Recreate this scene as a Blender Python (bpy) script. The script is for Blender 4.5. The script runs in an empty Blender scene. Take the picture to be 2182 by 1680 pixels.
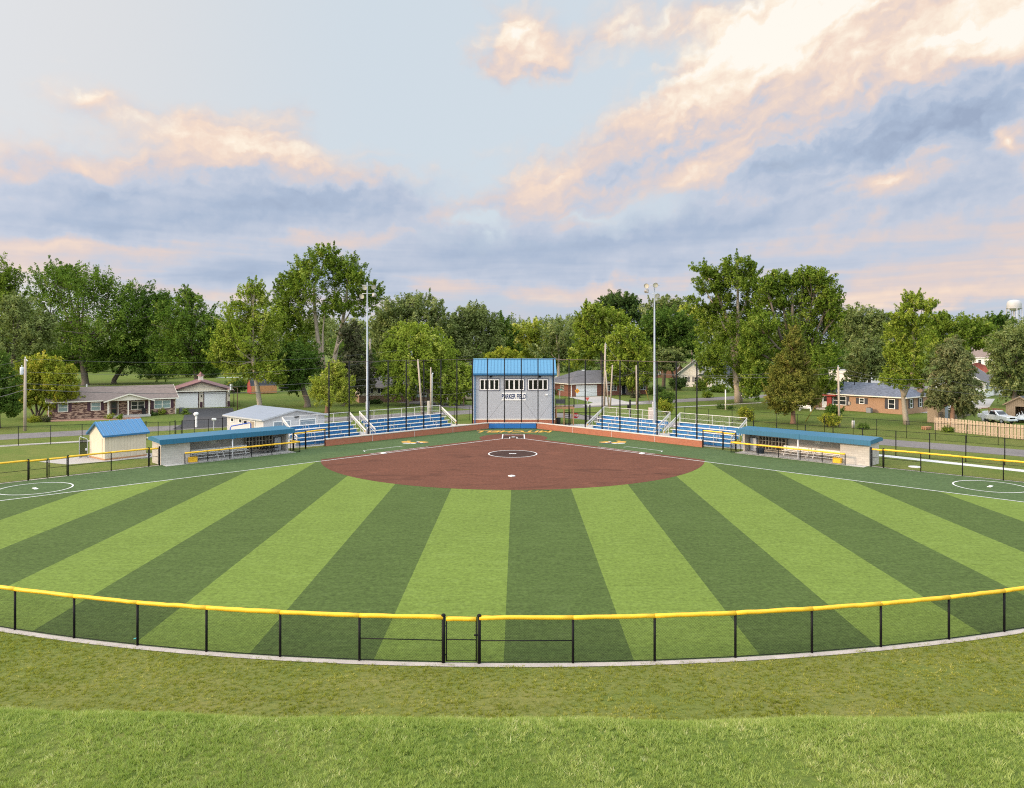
import bpy, bmesh, math, random
import numpy as np
from mathutils import Vector, Matrix

# ---------------------------------------------------------------- camera, sky, sun, exposure
S = bpy.context.scene
COL = S.collection
F_PX, CX, HY, CAM_H = 1625.0, 1091.0, 729.0, 11.2      # focal length, centre column, horizon row (photo pixels), eye height
cam_d = bpy.data.cameras.new("camera")
cam_d.sensor_fit = 'HORIZONTAL'
cam_d.sensor_width = 36.0
cam_d.lens = 36.0 * F_PX / 2182.0
cam_d.shift_y = (729.0 - 840.0) / 2182.0
cam_d.clip_start = 0.2
cam_d.clip_end = 6000
cam = bpy.data.objects.new("camera", cam_d)
COL.objects.link(cam)
cam.location = (0, 0, CAM_H)
cam.rotation_euler = (math.radians(90), 0, 0)
S.camera = cam

S.view_settings.view_transform = 'Standard'
S.view_settings.look = 'None'
S.view_settings.exposure = 0.0
S.view_settings.gamma = 1.0
S.view_settings.use_curve_mapping = False
S.render.engine = 'CYCLES'
S.cycles.max_bounces = 6
S.cycles.diffuse_bounces = 3
S.cycles.glossy_bounces = 2
S.cycles.transmission_bounces = 4
S.cycles.transparent_max_bounces = 8
S.cycles.use_denoising = False
S.cycles.filter_width = 1.15
S.cycles.sample_clamp_indirect = 6.0

SUN_EL, SUN_AZ = math.radians(19), math.radians(-107)   # azimuth from +Y towards +X
sd = Vector((math.sin(SUN_AZ) * math.cos(SUN_EL), math.cos(SUN_AZ) * math.cos(SUN_EL), math.sin(SUN_EL)))
sun_l = bpy.data.lights.new("sun", 'SUN')
sun_l.energy = 3.2
sun_l.angle = math.radians(9)
sun_l.color = (1.0, 0.74, 0.50)
sun = bpy.data.objects.new("sun", sun_l)
COL.objects.link(sun)
sun.rotation_euler = sd.to_track_quat('Z', 'Y').to_euler()
sun.location = (-60, 0, 60)


def build_world():
    w = bpy.data.worlds.new("World")
    S.world = w
    w.use_nodes = True
    w.cycles.sampling_method = 'MANUAL'
    w.cycles.sample_map_resolution = 512
    nt = w.node_tree
    N, L = nt.nodes, nt.links
    N.clear()
    out = N.new('ShaderNodeOutputWorld')
    bg = N.new('ShaderNodeBackground')
    STR = 0.1
    bg.inputs['Strength'].default_value = STR
    L.new(bg.outputs[0], out.inputs[0])

    def val(x, sock):
        if hasattr(x, 'links'):
            L.new(x, sock)
        else:
            sock.default_value = x

    def m(op, a, b=0.0, c=0.0, clamp=False):
        n = N.new('ShaderNodeMath')
        n.operation = op
        n.use_clamp = clamp
        val(a, n.inputs[0]); val(b, n.inputs[1]); val(c, n.inputs[2])
        return n.outputs[0]

    def comb(x, y, z=0.0):
        n = N.new('ShaderNodeCombineXYZ')
        val(x, n.inputs[0]); val(y, n.inputs[1]); val(z, n.inputs[2])
        return n.outputs[0]

    def noise(vec, scale, detail=5, rough=0.55, dist=0.0, color=False):
        n = N.new('ShaderNodeTexNoise')
        n.noise_dimensions = '3D'
        L.new(vec, n.inputs['Vector'])
        n.inputs['Scale'].default_value = scale
        n.inputs['Detail'].default_value = detail
        n.inputs['Roughness'].default_value = rough
        n.inputs['Distortion'].default_value = dist
        return n.outputs['Color'] if color else n.outputs['Fac']

    def vmath(op, a, b):
        n = N.new('ShaderNodeVectorMath')
        n.operation = op
        val(a, n.inputs[0]); val(b, n.inputs[1])
        return n.outputs[0]

    def mrange(x, a, b, c=0.0, d=1.0, smooth=True):
        n = N.new('ShaderNodeMapRange')
        n.interpolation_type = 'SMOOTHSTEP' if smooth else 'LINEAR'
        val(x, n.inputs[0])
        n.inputs[1].default_value = a; n.inputs[2].default_value = b
        n.inputs[3].default_value = c; n.inputs[4].default_value = d
        return n.outputs[0]

    def mix(f, a, b):
        n = N.new('ShaderNodeMix')
        n.data_type = 'RGBA'
        val(f, n.inputs[0])
        for s, x in ((n.inputs[6], a), (n.inputs[7], b)):
            if hasattr(x, 'links'):
                L.new(x, s)
            else:
                s.default_value = (*x, 1.0)
        return n.outputs[2]

    tc = N.new('ShaderNodeTexCoord')
    sep = N.new('ShaderNodeSeparateXYZ')
    nrm = N.new('ShaderNodeVectorMath'); nrm.operation = 'NORMALIZE'
    L.new(tc.outputs['Generated'], nrm.inputs[0])
    L.new(nrm.outputs[0], sep.inputs[0])
    x, y, z = sep.outputs
    az = m('ARCTAN2', x, y)
    el = m('ARCSINE', z)
    uv = comb(az, el)

    def pa(px, py):            # photo pixel -> (azimuth, elevation) of the cloud seen there
        dx, dz = (px - CX) / F_PX, (HY - py) / F_PX
        return math.atan(dx), math.atan2(dz, math.sqrt(1 + dx * dx))

    # perspective cloud-layer coordinate: streaks flatten towards the horizon
    wv = m('DIVIDE', 1.0, m('ADD', m('MAXIMUM', el, 0.0), 0.10))
    lay = comb(m('MULTIPLY', az, wv), m('MULTIPLY', wv, 1.0))
    warp = noise(uv, 7.0, 4, 0.6, color=True)
    warp2 = noise(uv, 22.0, 5, 0.62, color=True)
    w1 = vmath('MULTIPLY', vmath('SUBTRACT', warp, (0.5, 0.5, 0.5)), (0.16, 0.075, 0.0))
    w2 = vmath('MULTIPLY', vmath('SUBTRACT', warp2, (0.5, 0.5, 0.5)), (0.06, 0.045, 0.0))
    p = vmath('ADD', vmath('ADD', uv, w1), w2)

    def blob(px, py, rx, ry, ang, src=None):
        a, e = pa(px, py)
        mp = N.new('ShaderNodeMapping')
        mp.vector_type = 'TEXTURE'
        L.new(src or p, mp.inputs[0])
        mp.inputs[1].default_value = (a, e, 0)
        mp.inputs[2].default_value = (0, 0, math.radians(ang))
        mp.inputs[3].default_value = (rx / F_PX, ry / F_PX, 1)
        g = N.new('ShaderNodeTexGradient')
        g.gradient_type = 'QUADRATIC_SPHERE'
        L.new(mp.outputs[0], g.inputs[0])
        return g.outputs['Fac']

    def field(tab):
        acc = None
        for (px, py, rx, ry, ang, amp) in tab:
            b = blob(px, py, rx, ry, ang)
            acc = m('MULTIPLY', b, amp) if acc is None else m('MULTIPLY_ADD', b, amp, acc)
        return acc

    cover = field(CLOUD_COVER)
    tone = field(CLOUD_TONE)
    ofs = (-0.007, 0.012, 0.0)
    off = vmath('ADD', uv, ofs)
    n_big = noise(uv, 8.0, 5, 0.52)
    n_big_o = noise(off, 8.0, 5, 0.52)
    # cloud texture drawn out along the bands: level on the left, rising to the right
    sp = N.new('ShaderNodeSeparateXYZ'); L.new(p, sp.inputs[0])
    vs = m('SUBTRACT', sp.outputs[1], m('MULTIPLY', m('MAXIMUM', sp.outputs[0], 0.0), 0.36))
    q = comb(m('MULTIPLY', sp.outputs[0], 0.62), m('MULTIPLY', vs, 1.7))
    n_fine = noise(q, 22.0, 5, 0.54)
    n_fine_o = noise(vmath('ADD', q, (-0.005, 0.016, 0.0)), 22.0, 5, 0.54)
    n_str = noise(vmath('ADD', vmath('MULTIPLY', lay, (0.75, 1.25, 1.0)), vmath('MULTIPLY', w1, (3.0, 6.0, 0.0))), 1.0, 5, 0.5, 0.5)   # streaks
    n_str2 = noise(vmath('MULTIPLY', lay, (1.5, 6.0, 1.0)), 1.0, 3, 0.5, 0.3)

    lowf = mrange(el, 0.27, 0.08)                                 # streaks only low in the sky
    d = m('ADD', cover, m('MULTIPLY', m('SUBTRACT', n_big, 0.5), 1.1))
    d = m('ADD', d, m('MULTIPLY', m('SUBTRACT', n_fine, 0.5), 0.62))
    d = m('ADD', d, m('MULTIPLY', m('SUBTRACT', n_str, 0.5), m('MULTIPLY', lowf, 1.1)))
    alpha = mrange(d, -0.10, 0.72)
    # sun-side relief: density falls off towards the light -> lit edge
    hi = m('SUBTRACT', 1.0, lowf)
    rel = m('ADD', m('MULTIPLY', m('SUBTRACT', n_fine, n_fine_o), m('MULTIPLY_ADD', hi, 0.50, 0.12)),
            m('MULTIPLY', m('SUBTRACT', n_big, n_big_o), m('MULTIPLY_ADD', hi, 1.0, 0.25)))
    t = m('ADD', m('ADD', tone, 0.55), rel)
    t = m('ADD', t, m('MULTIPLY', m('SUBTRACT', n_str, 0.5), m('MULTIPLY', lowf, 0.85)))
    t = m('ADD', t, m('MULTIPLY', m('SUBTRACT', n_str2, 0.5), m("MULTIPLY", lowf, 0.12)))
    t = m('ADD', t, m('MULTIPLY', m('SUBTRACT', n_big, 0.5), 0.45))
    # a thick edge is darker than a thin one
    t = m('SUBTRACT', t, m('MULTIPLY', mrange(d, 0.5, 1.5), 0.12))
    rampn = N.new('ShaderNodeValToRGB')
    cr = rampn.color_ramp
    K = 1.0 / STR
    def lin(c):
        return tuple(((v / 255.0) / 12.92 if v / 255.0 < 0.04045 else ((v / 255.0 + 0.055) / 1.055) ** 2.4) for v in c)
    stops = [(0.0, (158, 173, 198)), (0.22, (174, 189, 212)), (0.42, (197, 205, 221)), (0.58, (224, 209, 206)),
             (0.74, (243, 220, 204)), (0.90, (254, 240, 222)), (1.0, (255, 250, 240))]
    while len(cr.elements) < len(stops):
        cr.elements.new(0.5)
    for e_, (pos, c) in zip(cr.elements, stops):
        e_.position = pos
        e_.color = (*lin(c), 1)
    L.new(t, rampn.inputs[0])
    cloud = vmath('MULTIPLY', rampn.outputs[0], (K, K, K))

    sky = N.new('ShaderNodeTexSky')
    sky.sky_type = 'NISHITA'
    sky.sun_disc = False
    sky.sun_elevation = SUN_EL
    sky.sun_rotation = SUN_AZ
    sky.air_density = 1.0
    sky.dust_density = 2.2
    sky.ozone_density = 1.0
    # thin high veil over the clear sky: evens the blue out to a pale grey-blue, pinker low down
    veil_c = mix(mrange(el, 0.0, 0.16), lin((196, 206, 224)), lin((216, 227, 236)))
    veil_c = mix(mrange(az, -0.15, -0.55), veil_c, lin((228, 229, 231)))
    veil = vmath('MULTIPLY', veil_c, (K, K, K))
    clear = mix(0.90, sky.outputs[0], veil)
    col = mix(alpha, clear, cloud)
    # unseen sky overhead and round the low sun, brightness added to fill the scene
    up = mrange(el, 0.50, 1.0, 1.0, SKY_TOP_FILL)
    dp = N.new('ShaderNodeVectorMath'); dp.operation = 'DOT_PRODUCT'
    L.new(nrm.outputs[0], dp.inputs[0]); dp.inputs[1].default_value = sd
    glow = m('MULTIPLY', m('POWER', m('MAXIMUM', dp.outputs['Value'], 0.0), 3.0), SUN_GLOW)
    # extra sky brightness added behind the viewer to lift camera-facing walls and trees
    back = mrange(y, 0.05, -0.65, 0.0, SKY_BACK_FILL)
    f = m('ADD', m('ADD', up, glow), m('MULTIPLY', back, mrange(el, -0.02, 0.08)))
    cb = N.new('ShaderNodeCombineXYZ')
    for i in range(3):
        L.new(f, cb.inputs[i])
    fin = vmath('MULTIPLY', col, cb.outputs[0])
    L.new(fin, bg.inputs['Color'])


SKY_TOP_FILL, SUN_GLOW, SKY_BACK_FILL = 2.8, 0.9, 1.5
# (px, py, rx, ry, degrees, amount): where the cloud masses stand, as seen in the photograph
CLOUD_COVER = [
    (1900, 60, 660, 240, 14, 1.7), (1640, 80, 330, 200, 22, 1.2), (1480, 270, 560, 150, 24, 1.5), (1250, 380, 340, 130, 25, 1.3),
    (2000, 280, 620, 270, 10, 1.3), (1750, 450, 800, 170, 5, 0.9), (2100, 450, 460, 190, 0, 0.8),
    (1090, 95, 150, 130, 10, 1.5), (1260, 75, 330, 110, 15, 0.6), (1060, 160, 160, 55, 10, 0.7), (1500, 30, 120, 60, 0, 0.4),
    (480, 310, 390, 130, 0, 1.0), (170, 375, 330, 100, 0, 1.1), (250, 470, 640, 150, 2, 1.4), (700, 450, 700, 150, -2, 1.4),
    (600, 570, 1100, 110, 0, 1.2), (190, 205, 130, 55, 0, 0.55), (640, 235, 150, 60, 0, 0.45),
    (1400, 560, 1100, 130, 3, 1.2), (1950, 590, 520, 90, 0, 0.8), (1285, 605, 90, 40, 0, 0.8), (2080, 630, 380, 60, 0, 0.7),
    (1020, 475, 90, 35, 0, -1.1), (1250, 470, 120, 25, 0, -0.5), (2010, 290, 110, 45, 0, -0.7),
    (250, 90, 600, 200, 0, -0.55), (800, 150, 330, 230, 0, -1.2), (350, 235, 420, 70, 0, 0.35), (120, 120, 260, 60, 5, 0.25), (1150, 220, 330, 60, 18, -0.7), (1400, 175, 90, 60, 20, -0.6), (1420, 110, 120, 45, 10, -0.4),
]
CLOUD_TONE = [
    (1760, 30, 560, 190, 16, 0.62), (1600, 90, 300, 150, 22, 0.45), (2150, 40, 460, 150, 14, 0.50), (1420, 250, 460, 100, 26, 0.26), (1560, 330, 420, 70, 22, 0.15),
    (1180, 390, 200, 110, 28, 0.25), (1950, 285, 620, 130, 16, -0.40), (1640, 365, 460, 60, 20, -0.24), (2120, 240, 300, 130, 12, -0.20), (1900, 385, 150, 60, 0, 0.45),
    (1700, 420, 420, 80, 8, 0.12), (1090, 80, 170, 120, 0, 0.55), (1330, 60, 260, 110, 10, 0.25), (2000, 90, 420, 90, 14, 0.3),
    (430, 305, 330, 90, 0, 0.22), (180, 350, 230, 60, 0, 0.30), (640, 420, 800, 100, 0, -0.26), (250, 470, 640, 90, 0, -0.20), (180, 520, 500, 40, 3, 0.22), (600, 335, 500, 60, -8, 0.18),
    (750, 570, 1000, 110, 0, -0.22), (1300, 520, 800, 120, 0, -0.24), (700, 510, 300, 30, 0, 0.2), (1750, 520, 500, 50, 4, 0.15), (1500, 480, 500, 80, 10, -0.15), (2000, 620, 380, 70, 0, 0.25), (1285, 605, 80, 36, 0, 0.35),
    (190, 205, 130, 55, 0, 0.2), (350, 235, 420, 70, 0, 0.15), (120, 120, 260, 60, 5, 0.2), (2160, 290, 90, 70, 0, 0.55), (250, 700, 700, 130, 0, 0.1),
]
build_world()

# ---------------------------------------------------------------- helpers
R = random.Random(7)
NR = np.random.default_rng(11)


def G(px, py):
    """ground point seen at a photo pixel"""
    d = CAM_H * F_PX / (py - HY)
    return ((px - CX) / F_PX * d, d)


def AT(px, d):
    return (px - CX) / F_PX * d


def ZZ(py, d):
    return CAM_H - (py - HY) / F_PX * d


def lin(c):
    return tuple(((v / 255.0) / 12.92 if v / 255.0 < 0.04045 else ((v / 255.0 + 0.055) / 1.055) ** 2.4) for v in c)


def tag(o, label=None, cat=None, group=None, kind=None):
    if label: o['label'] = label
    if cat: o['category'] = cat
    if group: o['group'] = group
    if kind: o['kind'] = kind
    return o


def thing(name, label, cat, loc=(0, 0, 0), rz=0.0, group=None):
    o = bpy.data.objects.new(name, None)
    o.empty_display_size = 0.3
    COL.objects.link(o)
    o.location = loc
    o.rotation_euler = (0, 0, rz)
    return tag(o, label, cat, group)


def clone(root, loc=None, rz=None, label=None, group=None, scale=None):
    r = root.copy(); COL.objects.link(r)
    if loc is not None: r.location = loc
    if rz is not None: r.rotation_euler = (0, 0, rz)
    if scale is not None: r.scale = scale
    if label: r['label'] = label
    if group: r['group'] = group
    for ch in list(root.children):
        c = ch.copy(); COL.objects.link(c); c.parent = r
        for g in list(ch.children):
            q = g.copy(); COL.objects.link(q); q.parent = c
    return r


# ---- materials
_M = {}


class NT:
    def __init__(self, name):
        self.m = bpy.data.materials.new(name)
        self.m.use_nodes = True
        self.nt = self.m.node_tree
        self.N, self.L = self.nt.nodes, self.nt.links
        self.b = self.N['Principled BSDF']
        self.out = self.N['Material Output']

    def val(self, x, sock):
        if hasattr(x, 'links'): self.L.new(x, sock)
        elif isinstance(x, tuple) and len(x) == 3 and len(getattr(sock, 'default_value', (0,))) == 4: sock.default_value = (*x, 1)
        else: sock.default_value = x

    def coord(self, kind='Object'):
        return self.N.new('ShaderNodeTexCoord').outputs[kind]

    def mapping(self, vec, scale=(1, 1, 1), rot=(0, 0, 0), loc=(0, 0, 0)):
        n = self.N.new('ShaderNodeMapping')
        self.L.new(vec, n.inputs[0])
        n.inputs[1].default_value = loc; n.inputs[2].default_value = rot; n.inputs[3].default_value = scale
        return n.outputs[0]

    def noise(self, vec, scale, detail=4, rough=0.55, dist=0.0, out='Fac'):
        n = self.N.new('ShaderNodeTexNoise')
        self.L.new(vec, n.inputs['Vector'])
        n.inputs['Scale'].default_value = scale; n.inputs['Detail'].default_value = detail
        n.inputs['Roughness'].default_value = rough; n.inputs['Distortion'].default_value = dist
        return n.outputs[out]

    def math(self, op, a, b=0.0, clamp=False):
        n = self.N.new('ShaderNodeMath'); n.operation = op; n.use_clamp = clamp
        self.val(a, n.inputs[0]); self.val(b, n.inputs[1])
        return n.outputs[0]

    def rng(self, x, a, b, c=0.0, d=1.0):
        n = self.N.new('ShaderNodeMapRange')
        self.val(x, n.inputs[0])
        n.inputs[1].default_value = a; n.inputs[2].default_value = b; n.inputs[3].default_value = c; n.inputs[4].default_value = d
        return n.outputs[0]

    def mix(self, f, a, b, mode='MIX'):
        n = self.N.new('ShaderNodeMix'); n.data_type = 'RGBA'; n.blend_type = mode
        self.val(f, n.inputs[0]); self.val(a, n.inputs[6]); self.val(b, n.inputs[7])
        return n.outputs[2]

    def attr(self, name, out='Fac'):
        n = self.N.new('ShaderNodeAttribute'); n.attribute_name = name
        return n.outputs[out]

    def bump(self, h, strength=0.3, dist=0.02):
        n = self.N.new('ShaderNodeBump')
        n.inputs['Strength'].default_value = strength; n.inputs['Distance'].default_value = dist
        self.L.new(h, n.inputs['Height'])
        self.L.new(n.outputs[0], self.b.inputs['Normal'])

    def base(self, c): self.val(c, self.b.inputs['Base Color'])

    def pset(self, rough=0.7, metal=0.0, spec=None):
        self.b.inputs['Roughness'].default_value = rough
        self.b.inputs['Metallic'].default_value = metal
        if spec is not None: self.b.inputs['Specular IOR Level'].default_value = spec


def mul(c, k): return tuple(min(1.0, v * k) for v in c)


def mat(name, rgb, rough=0.7, metal=0.0, var=0.12, scale=2.0, fine=0.06, bump=0.0, spec=None):
    """painted / plain surface: broad weathering and fine grain round one base colour (0..1 linear)"""
    if name in _M: return _M[name]
    t = NT(name)
    c = t.coord('Object')
    n1 = t.noise(c, scale, 4, 0.6)
    n2 = t.noise(c, scale * 14, 3, 0.6)
    f = t.math('ADD', t.math('MULTIPLY', t.math('SUBTRACT', n1, 0.5), var * 2), t.math('MULTIPLY', t.math('SUBTRACT', n2, 0.5), fine * 2))
    k = t.math('ADD', f, 1.0)
    cx = t.N.new('ShaderNodeCombineXYZ')
    for i in range(3): t.L.new(k, cx.inputs[i])
    col = t.mix(1.0, rgb, cx.outputs[0], 'MULTIPLY')
    t.base(col)
    t.pset(rough, metal, spec)
    if bump: t.bump(n2, bump, 0.01)
    _M[name] = t.m
    return t.m


def mat_brick(name, c1, c2, mortar, bw=0.203, bh=0.068, mort=0.010, bias=0.0, blotch=0.0, c3=None):
    t = NT(name)
    uv = t.coord('UV')
    n = t.N.new('ShaderNodeTexBrick')
    t.L.new(uv, n.inputs['Vector'])
    n.inputs['Color1'].default_value = (*c1, 1); n.inputs['Color2'].default_value = (*c2, 1); n.inputs['Mortar'].default_value = (*mortar, 1)
    n.inputs['Scale'].default_value = 1.0
    n.inputs['Brick Width'].default_value = bw; n.inputs['Row Height'].default_value = bh
    n.inputs['Mortar Size'].default_value = mort; n.inputs['Bias'].default_value = bias
    n.inputs['Mortar Smooth'].default_value = 0.3
    col = n.outputs['Color']
    g = t.noise(uv, 1.3, 4, 0.6)
    col = t.mix(t.rng(g, 0.3, 0.75, 0.0, 0.35), col, t.mix(1.0, col, (0.72, 0.70, 0.70), 'MULTIPLY'))
    if c3 is not None:                      # courses of pale weathered bricks among dark ones
        pn = t.noise(t.mapping(uv, (1.4, 5.5, 1)), 1.0, 2, 0.5)
        col = t.mix(t.rng(pn, 0.49, 0.53), col, t.mix(n.outputs['Fac'], c3, mortar))
    t.base(col); t.pset(0.85, 0, 0.3)
    return t.m


def mat_lines(name, rgb, period, groove=0.08, dark=0.6, axis=0, rough=0.5, var=0.08, metal=0.0, bumpd=0.015, vary=0.0):
    """boards, siding or standing seams: grooves across one UV axis"""
    t = NT(name)
    uv = t.coord('UV')
    sep = t.N.new('ShaderNodeSeparateXYZ'); t.L.new(uv, sep.inputs[0])
    u = t.math('DIVIDE', sep.outputs[axis], period)
    fr = t.math('FRACT', u)
    e = t.math('MULTIPLY', t.math('ABSOLUTE', t.math('SUBTRACT', fr, 0.5)), 2.0)
    g = t.rng(e, 1.0 - groove * 2, 1.0 - groove * 0.6)
    n1 = t.noise(t.coord('Object'), 1.3, 4, 0.6)
    k = t.rng(n1, 0.25, 0.75, 1 - var, 1 + var)
    if vary:
        wn = t.N.new('ShaderNodeTexWhiteNoise'); wn.noise_dimensions = '1D'
        t.L.new(t.math('FLOOR', u), wn.inputs['W'])
        k = t.math('MULTIPLY', k, t.rng(wn.outputs['Value'], 0, 1, 1 - vary, 1 + vary))
    cx = t.N.new('ShaderNodeCombineXYZ')
    for i in range(3): t.L.new(k, cx.inputs[i])
    c = t.mix(1.0, rgb, cx.outputs[0], 'MULTIPLY')
    t.base(t.mix(g, c, t.mix(1.0, c, (dark, dark, dark), 'MULTIPLY')))
    t.pset(rough, metal)
    return t.m


def mat_shingle(name, rgb, var=0.3):
    t = NT(name)
    uv = t.coord('UV')
    n = t.N.new('ShaderNodeTexBrick')
    t.L.new(uv, n.inputs['Vector'])
    n.inputs['Color1'].default_value = (*mul(rgb, 1 - var), 1); n.inputs['Color2'].default_value = (*mul(rgb, 1 + var), 1)
    n.inputs['Mortar'].default_value = (*mul(rgb, 0.55), 1)
    n.inputs['Scale'].default_value = 1.0; n.inputs['Brick Width'].default_value = 0.30; n.inputs['Row Height'].default_value = 0.14
    n.inputs['Mortar Size'].default_value = 0.008
    g = t.noise(uv, 0.7, 5, 0.65)
    fine = t.noise(uv, 9.0, 3, 0.7)
    c = t.mix(t.rng(g, 0.3, 0.7, 0, 0.5), n.outputs['Color'], t.mix(1.0, n.outputs['Color'], (0.75, 0.75, 0.77), 'MULTIPLY'))
    c = t.mix(t.rng(fine, 0.35, 0.7, 0, 0.3), c, mul(rgb, 1.5))
    t.base(c); t.pset(0.92, 0, 0.2)
    return t.m


def mat_leaf(name, a, b, c=None, trans=0.27):
    """leaves: tint attribute picks between the plant's own leaf greens"""
    t = NT(name)
    tint = t.attr('tint')
    col = t.mix(tint, a, b)
    if c is not None: col = t.mix(t.rng(tint, 0.75, 1.0), col, c)
    d = t.N.new('ShaderNodeBsdfDiffuse'); t.L.new(col, d.inputs[0])
    tr = t.N.new('ShaderNodeBsdfTranslucent')
    t.L.new(t.mix(1.0, col, (1.15, 1.2, 0.6), 'MULTIPLY'), tr.inputs[0])
    ms = t.N.new('ShaderNodeMixShader'); ms.inputs[0].default_value = trans
    t.L.new(d.outputs[0], ms.inputs[1]); t.L.new(tr.outputs[0], ms.inputs[2])
    t.L.new(ms.outputs[0], t.out.inputs[0])
    return t.m


def mat_glass(name, tintc=(0.02, 0.025, 0.03)):
    if name in _M: return _M[name]
    t = NT(name)
    n = t.noise(t.coord('Object'), 1.2, 2, 0.5)
    t.base(t.mix(n, mul(tintc, 0.6), mul(tintc, 1.5)))
    t.pset(0.08, 0, 0.6)
    _M[name] = t.m
    return t.m


# ---- mesh builder
class MB:
    def __init__(s):
        s.v, s.f, s.mi = [], [], []
        s.T = None

    def add(s, vs, fs, mi=0):
        o = len(s.v)
        if s.T is not None: vs = [tuple(s.T @ Vector(q)) for q in vs]
        s.v += [tuple(q) for q in vs]
        for f in fs:
            s.f.append(tuple(i + o for i in f)); s.mi.append(mi)

    def box(s, c, d, mi=0, rz=0.0, bev=0.0):
        x, y, z = d[0] / 2, d[1] / 2, d[2] / 2
        ca, sa = math.cos(rz), math.sin(rz)
        def P(a, b, e): return (c[0] + a * ca - b * sa, c[1] + a * sa + b * ca, c[2] + e)
        if bev <= 0:
            vs = [P(a, b, e) for e in (-z, z) for a, b in ((-x, -y), (x, -y), (x, y), (-x, y))]
            s.add(vs, [(0, 3, 2, 1), (4, 5, 6, 7), (0, 1, 5, 4), (1, 2, 6, 5), (2, 3, 7, 6), (3, 0, 4, 7)], mi)
        else:
            t = bev
            ring = lambda ix, iy: [(-ix + t, -iy), (ix - t, -iy), (ix, -iy + t), (ix, iy - t), (ix - t, iy), (-ix + t, iy), (-ix, iy - t), (-ix, -iy + t)]
            vs, fs = [], []
            levels = [(-z, t), (-z + t, 0), (z - t, 0), (z, t)]
            for e, ins in levels:
                vs += [P(a, b, e) for a, b in ring(x - ins, y - ins)]
            for k in range(3):
                for i in range(8):
                    j = (i + 1) % 8
                    fs.append((k * 8 + i, k * 8 + j, k * 8 + 8 + j, k * 8 + 8 + i))
            fs.append(tuple(reversed(range(8)))); fs.append(tuple(range(24, 32)))
            s.add(vs, fs, mi)
        return s

    def span(s, a, b, mi=0):
        return s.box(((a[0] + b[0]) / 2, (a[1] + b[1]) / 2, (a[2] + b[2]) / 2), (abs(b[0] - a[0]), abs(b[1] - a[1]), abs(b[2] - a[2])), mi)

    def quad(s, pts, mi=0):
        s.add(pts, [tuple(range(len(pts)))], mi); return s

    def prism(s, poly, axis_vec, mi=0):
        """closed polygon (list of 3d points) swept along a vector"""
        n = len(poly)
        a = [Vector(p) for p in poly]; w = Vector(axis_vec)
        nrm = sum(((a[i] - a[0]).cross(a[i + 1] - a[0]) for i in range(1, n - 1)), Vector())
        if nrm.dot(w) > 0: a.reverse()
        vs = [tuple(p) for p in a] + [tuple(p + w) for p in a]
        fs = [tuple(range(n)), tuple(reversed(range(n, 2 * n)))] + [(i, i + n, (i + 1) % n + n, (i + 1) % n) for i in range(n)]
        s.add(vs, fs, mi); return s

    def slab(s, quad3, th, mi=0):
        """thick sheet: quad with thickness th along its normal downwards"""
        a = [Vector(p) for p in quad3]
        n = (a[1] - a[0]).cross(a[2] - a[0]).normalized()
        if n.z < 0: n = -n
        return s.prism([tuple(p - n * th) for p in a], tuple(n * th), mi)

    def tube(s, pts, r, n=8, mi=0, cap=True):
        pts = [Vector(p) for p in pts]
        rs = r if isinstance(r, (list, tuple)) else [r] * len(pts)
        vs, fs = [], []
        prev = None
        for i, p in enumerate(pts):
            t = (pts[min(i + 1, len(pts) - 1)] - pts[max(i - 1, 0)]).normalized()
            if prev is None:
                u = t.cross(Vector((0, 0, 1)))
                if u.length < 1e-3: u = t.cross(Vector((1, 0, 0)))
            else:
                u = prev - t * prev.dot(t)
            u.normalize(); prev = u
            w = t.cross(u)
            for k in range(n):
                a = 2 * math.pi * k / n
                vs.append(tuple(p + (u * math.cos(a) + w * math.sin(a)) * rs[i]))
        for i in range(len(pts) - 1):
            for k in range(n):
                j = (k + 1) % n
                fs.append((i * n + k, i * n + j, (i + 1) * n + j, (i + 1) * n + k))
        if cap:
            fs.append(tuple(reversed(range(n)))); fs.append(tuple(range((len(pts) - 1) * n, len(pts) * n)))
        s.add(vs, fs, mi); return s

    def cyl(s, c, r, h, n=16, mi=0, r2=None):
        return s.tube([c, (c[0], c[1], c[2] + h)], [r, r if r2 is None else r2], n, mi)

    def lathe(s, prof, c=(0, 0, 0), n=20, mi=0, axis=None):
        """profile of (radius, height) turned round z, or round an axis vector"""
        q = Vector(axis).normalized().to_track_quat('Z', 'Y') if axis is not None else None
        vs, fs = [], []
        for (r, h) in prof:
            for k in range(n):
                a = 2 * math.pi * k / n
                p = Vector((r * math.cos(a), r * math.sin(a), h))
                if q is not None: p = q @ p
                vs.append((p[0] + c[0], p[1] + c[1], p[2] + c[2]))
        for i in range(len(prof) - 1):
            for k in range(n):
                j = (k + 1) % n
                fs.append((i * n + k, i * n + j, (i + 1) * n + j, (i + 1) * n + k))
        s.add(vs, fs, mi); return s

    def build(s, name, mats, parent=None, smooth=False):
        if not isinstance(mats, (list, tuple)): mats = [mats]
        me = bpy.data.meshes.new(name)
        me.from_pydata(s.v, [], s.f)
        for m_ in mats: me.materials.append(m_)
        if len(mats) > 1: me.polygons.foreach_set('material_index', s.mi)
        uv = me.uv_layers.new(name='UVMap').data
        V = s.v
        co = []
        for p in me.polygons:
            n = p.normal
            if abs(n.z) > 0.92:
                for vi in p.vertices: co += (V[vi][0], V[vi][1])
            else:
                h = math.hypot(n.x, n.y)
                tx, ty = -n.y / h, n.x / h
                k = 1.0 / max(0.2, h)
                for vi in p.vertices: co += (V[vi][0] * tx + V[vi][1] * ty, V[vi][2] * k)
        uv.foreach_set('uv', co)
        if smooth: me.polygons.foreach_set('use_smooth', [True] * len(me.polygons))
        o = bpy.data.objects.new(name, me)
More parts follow.
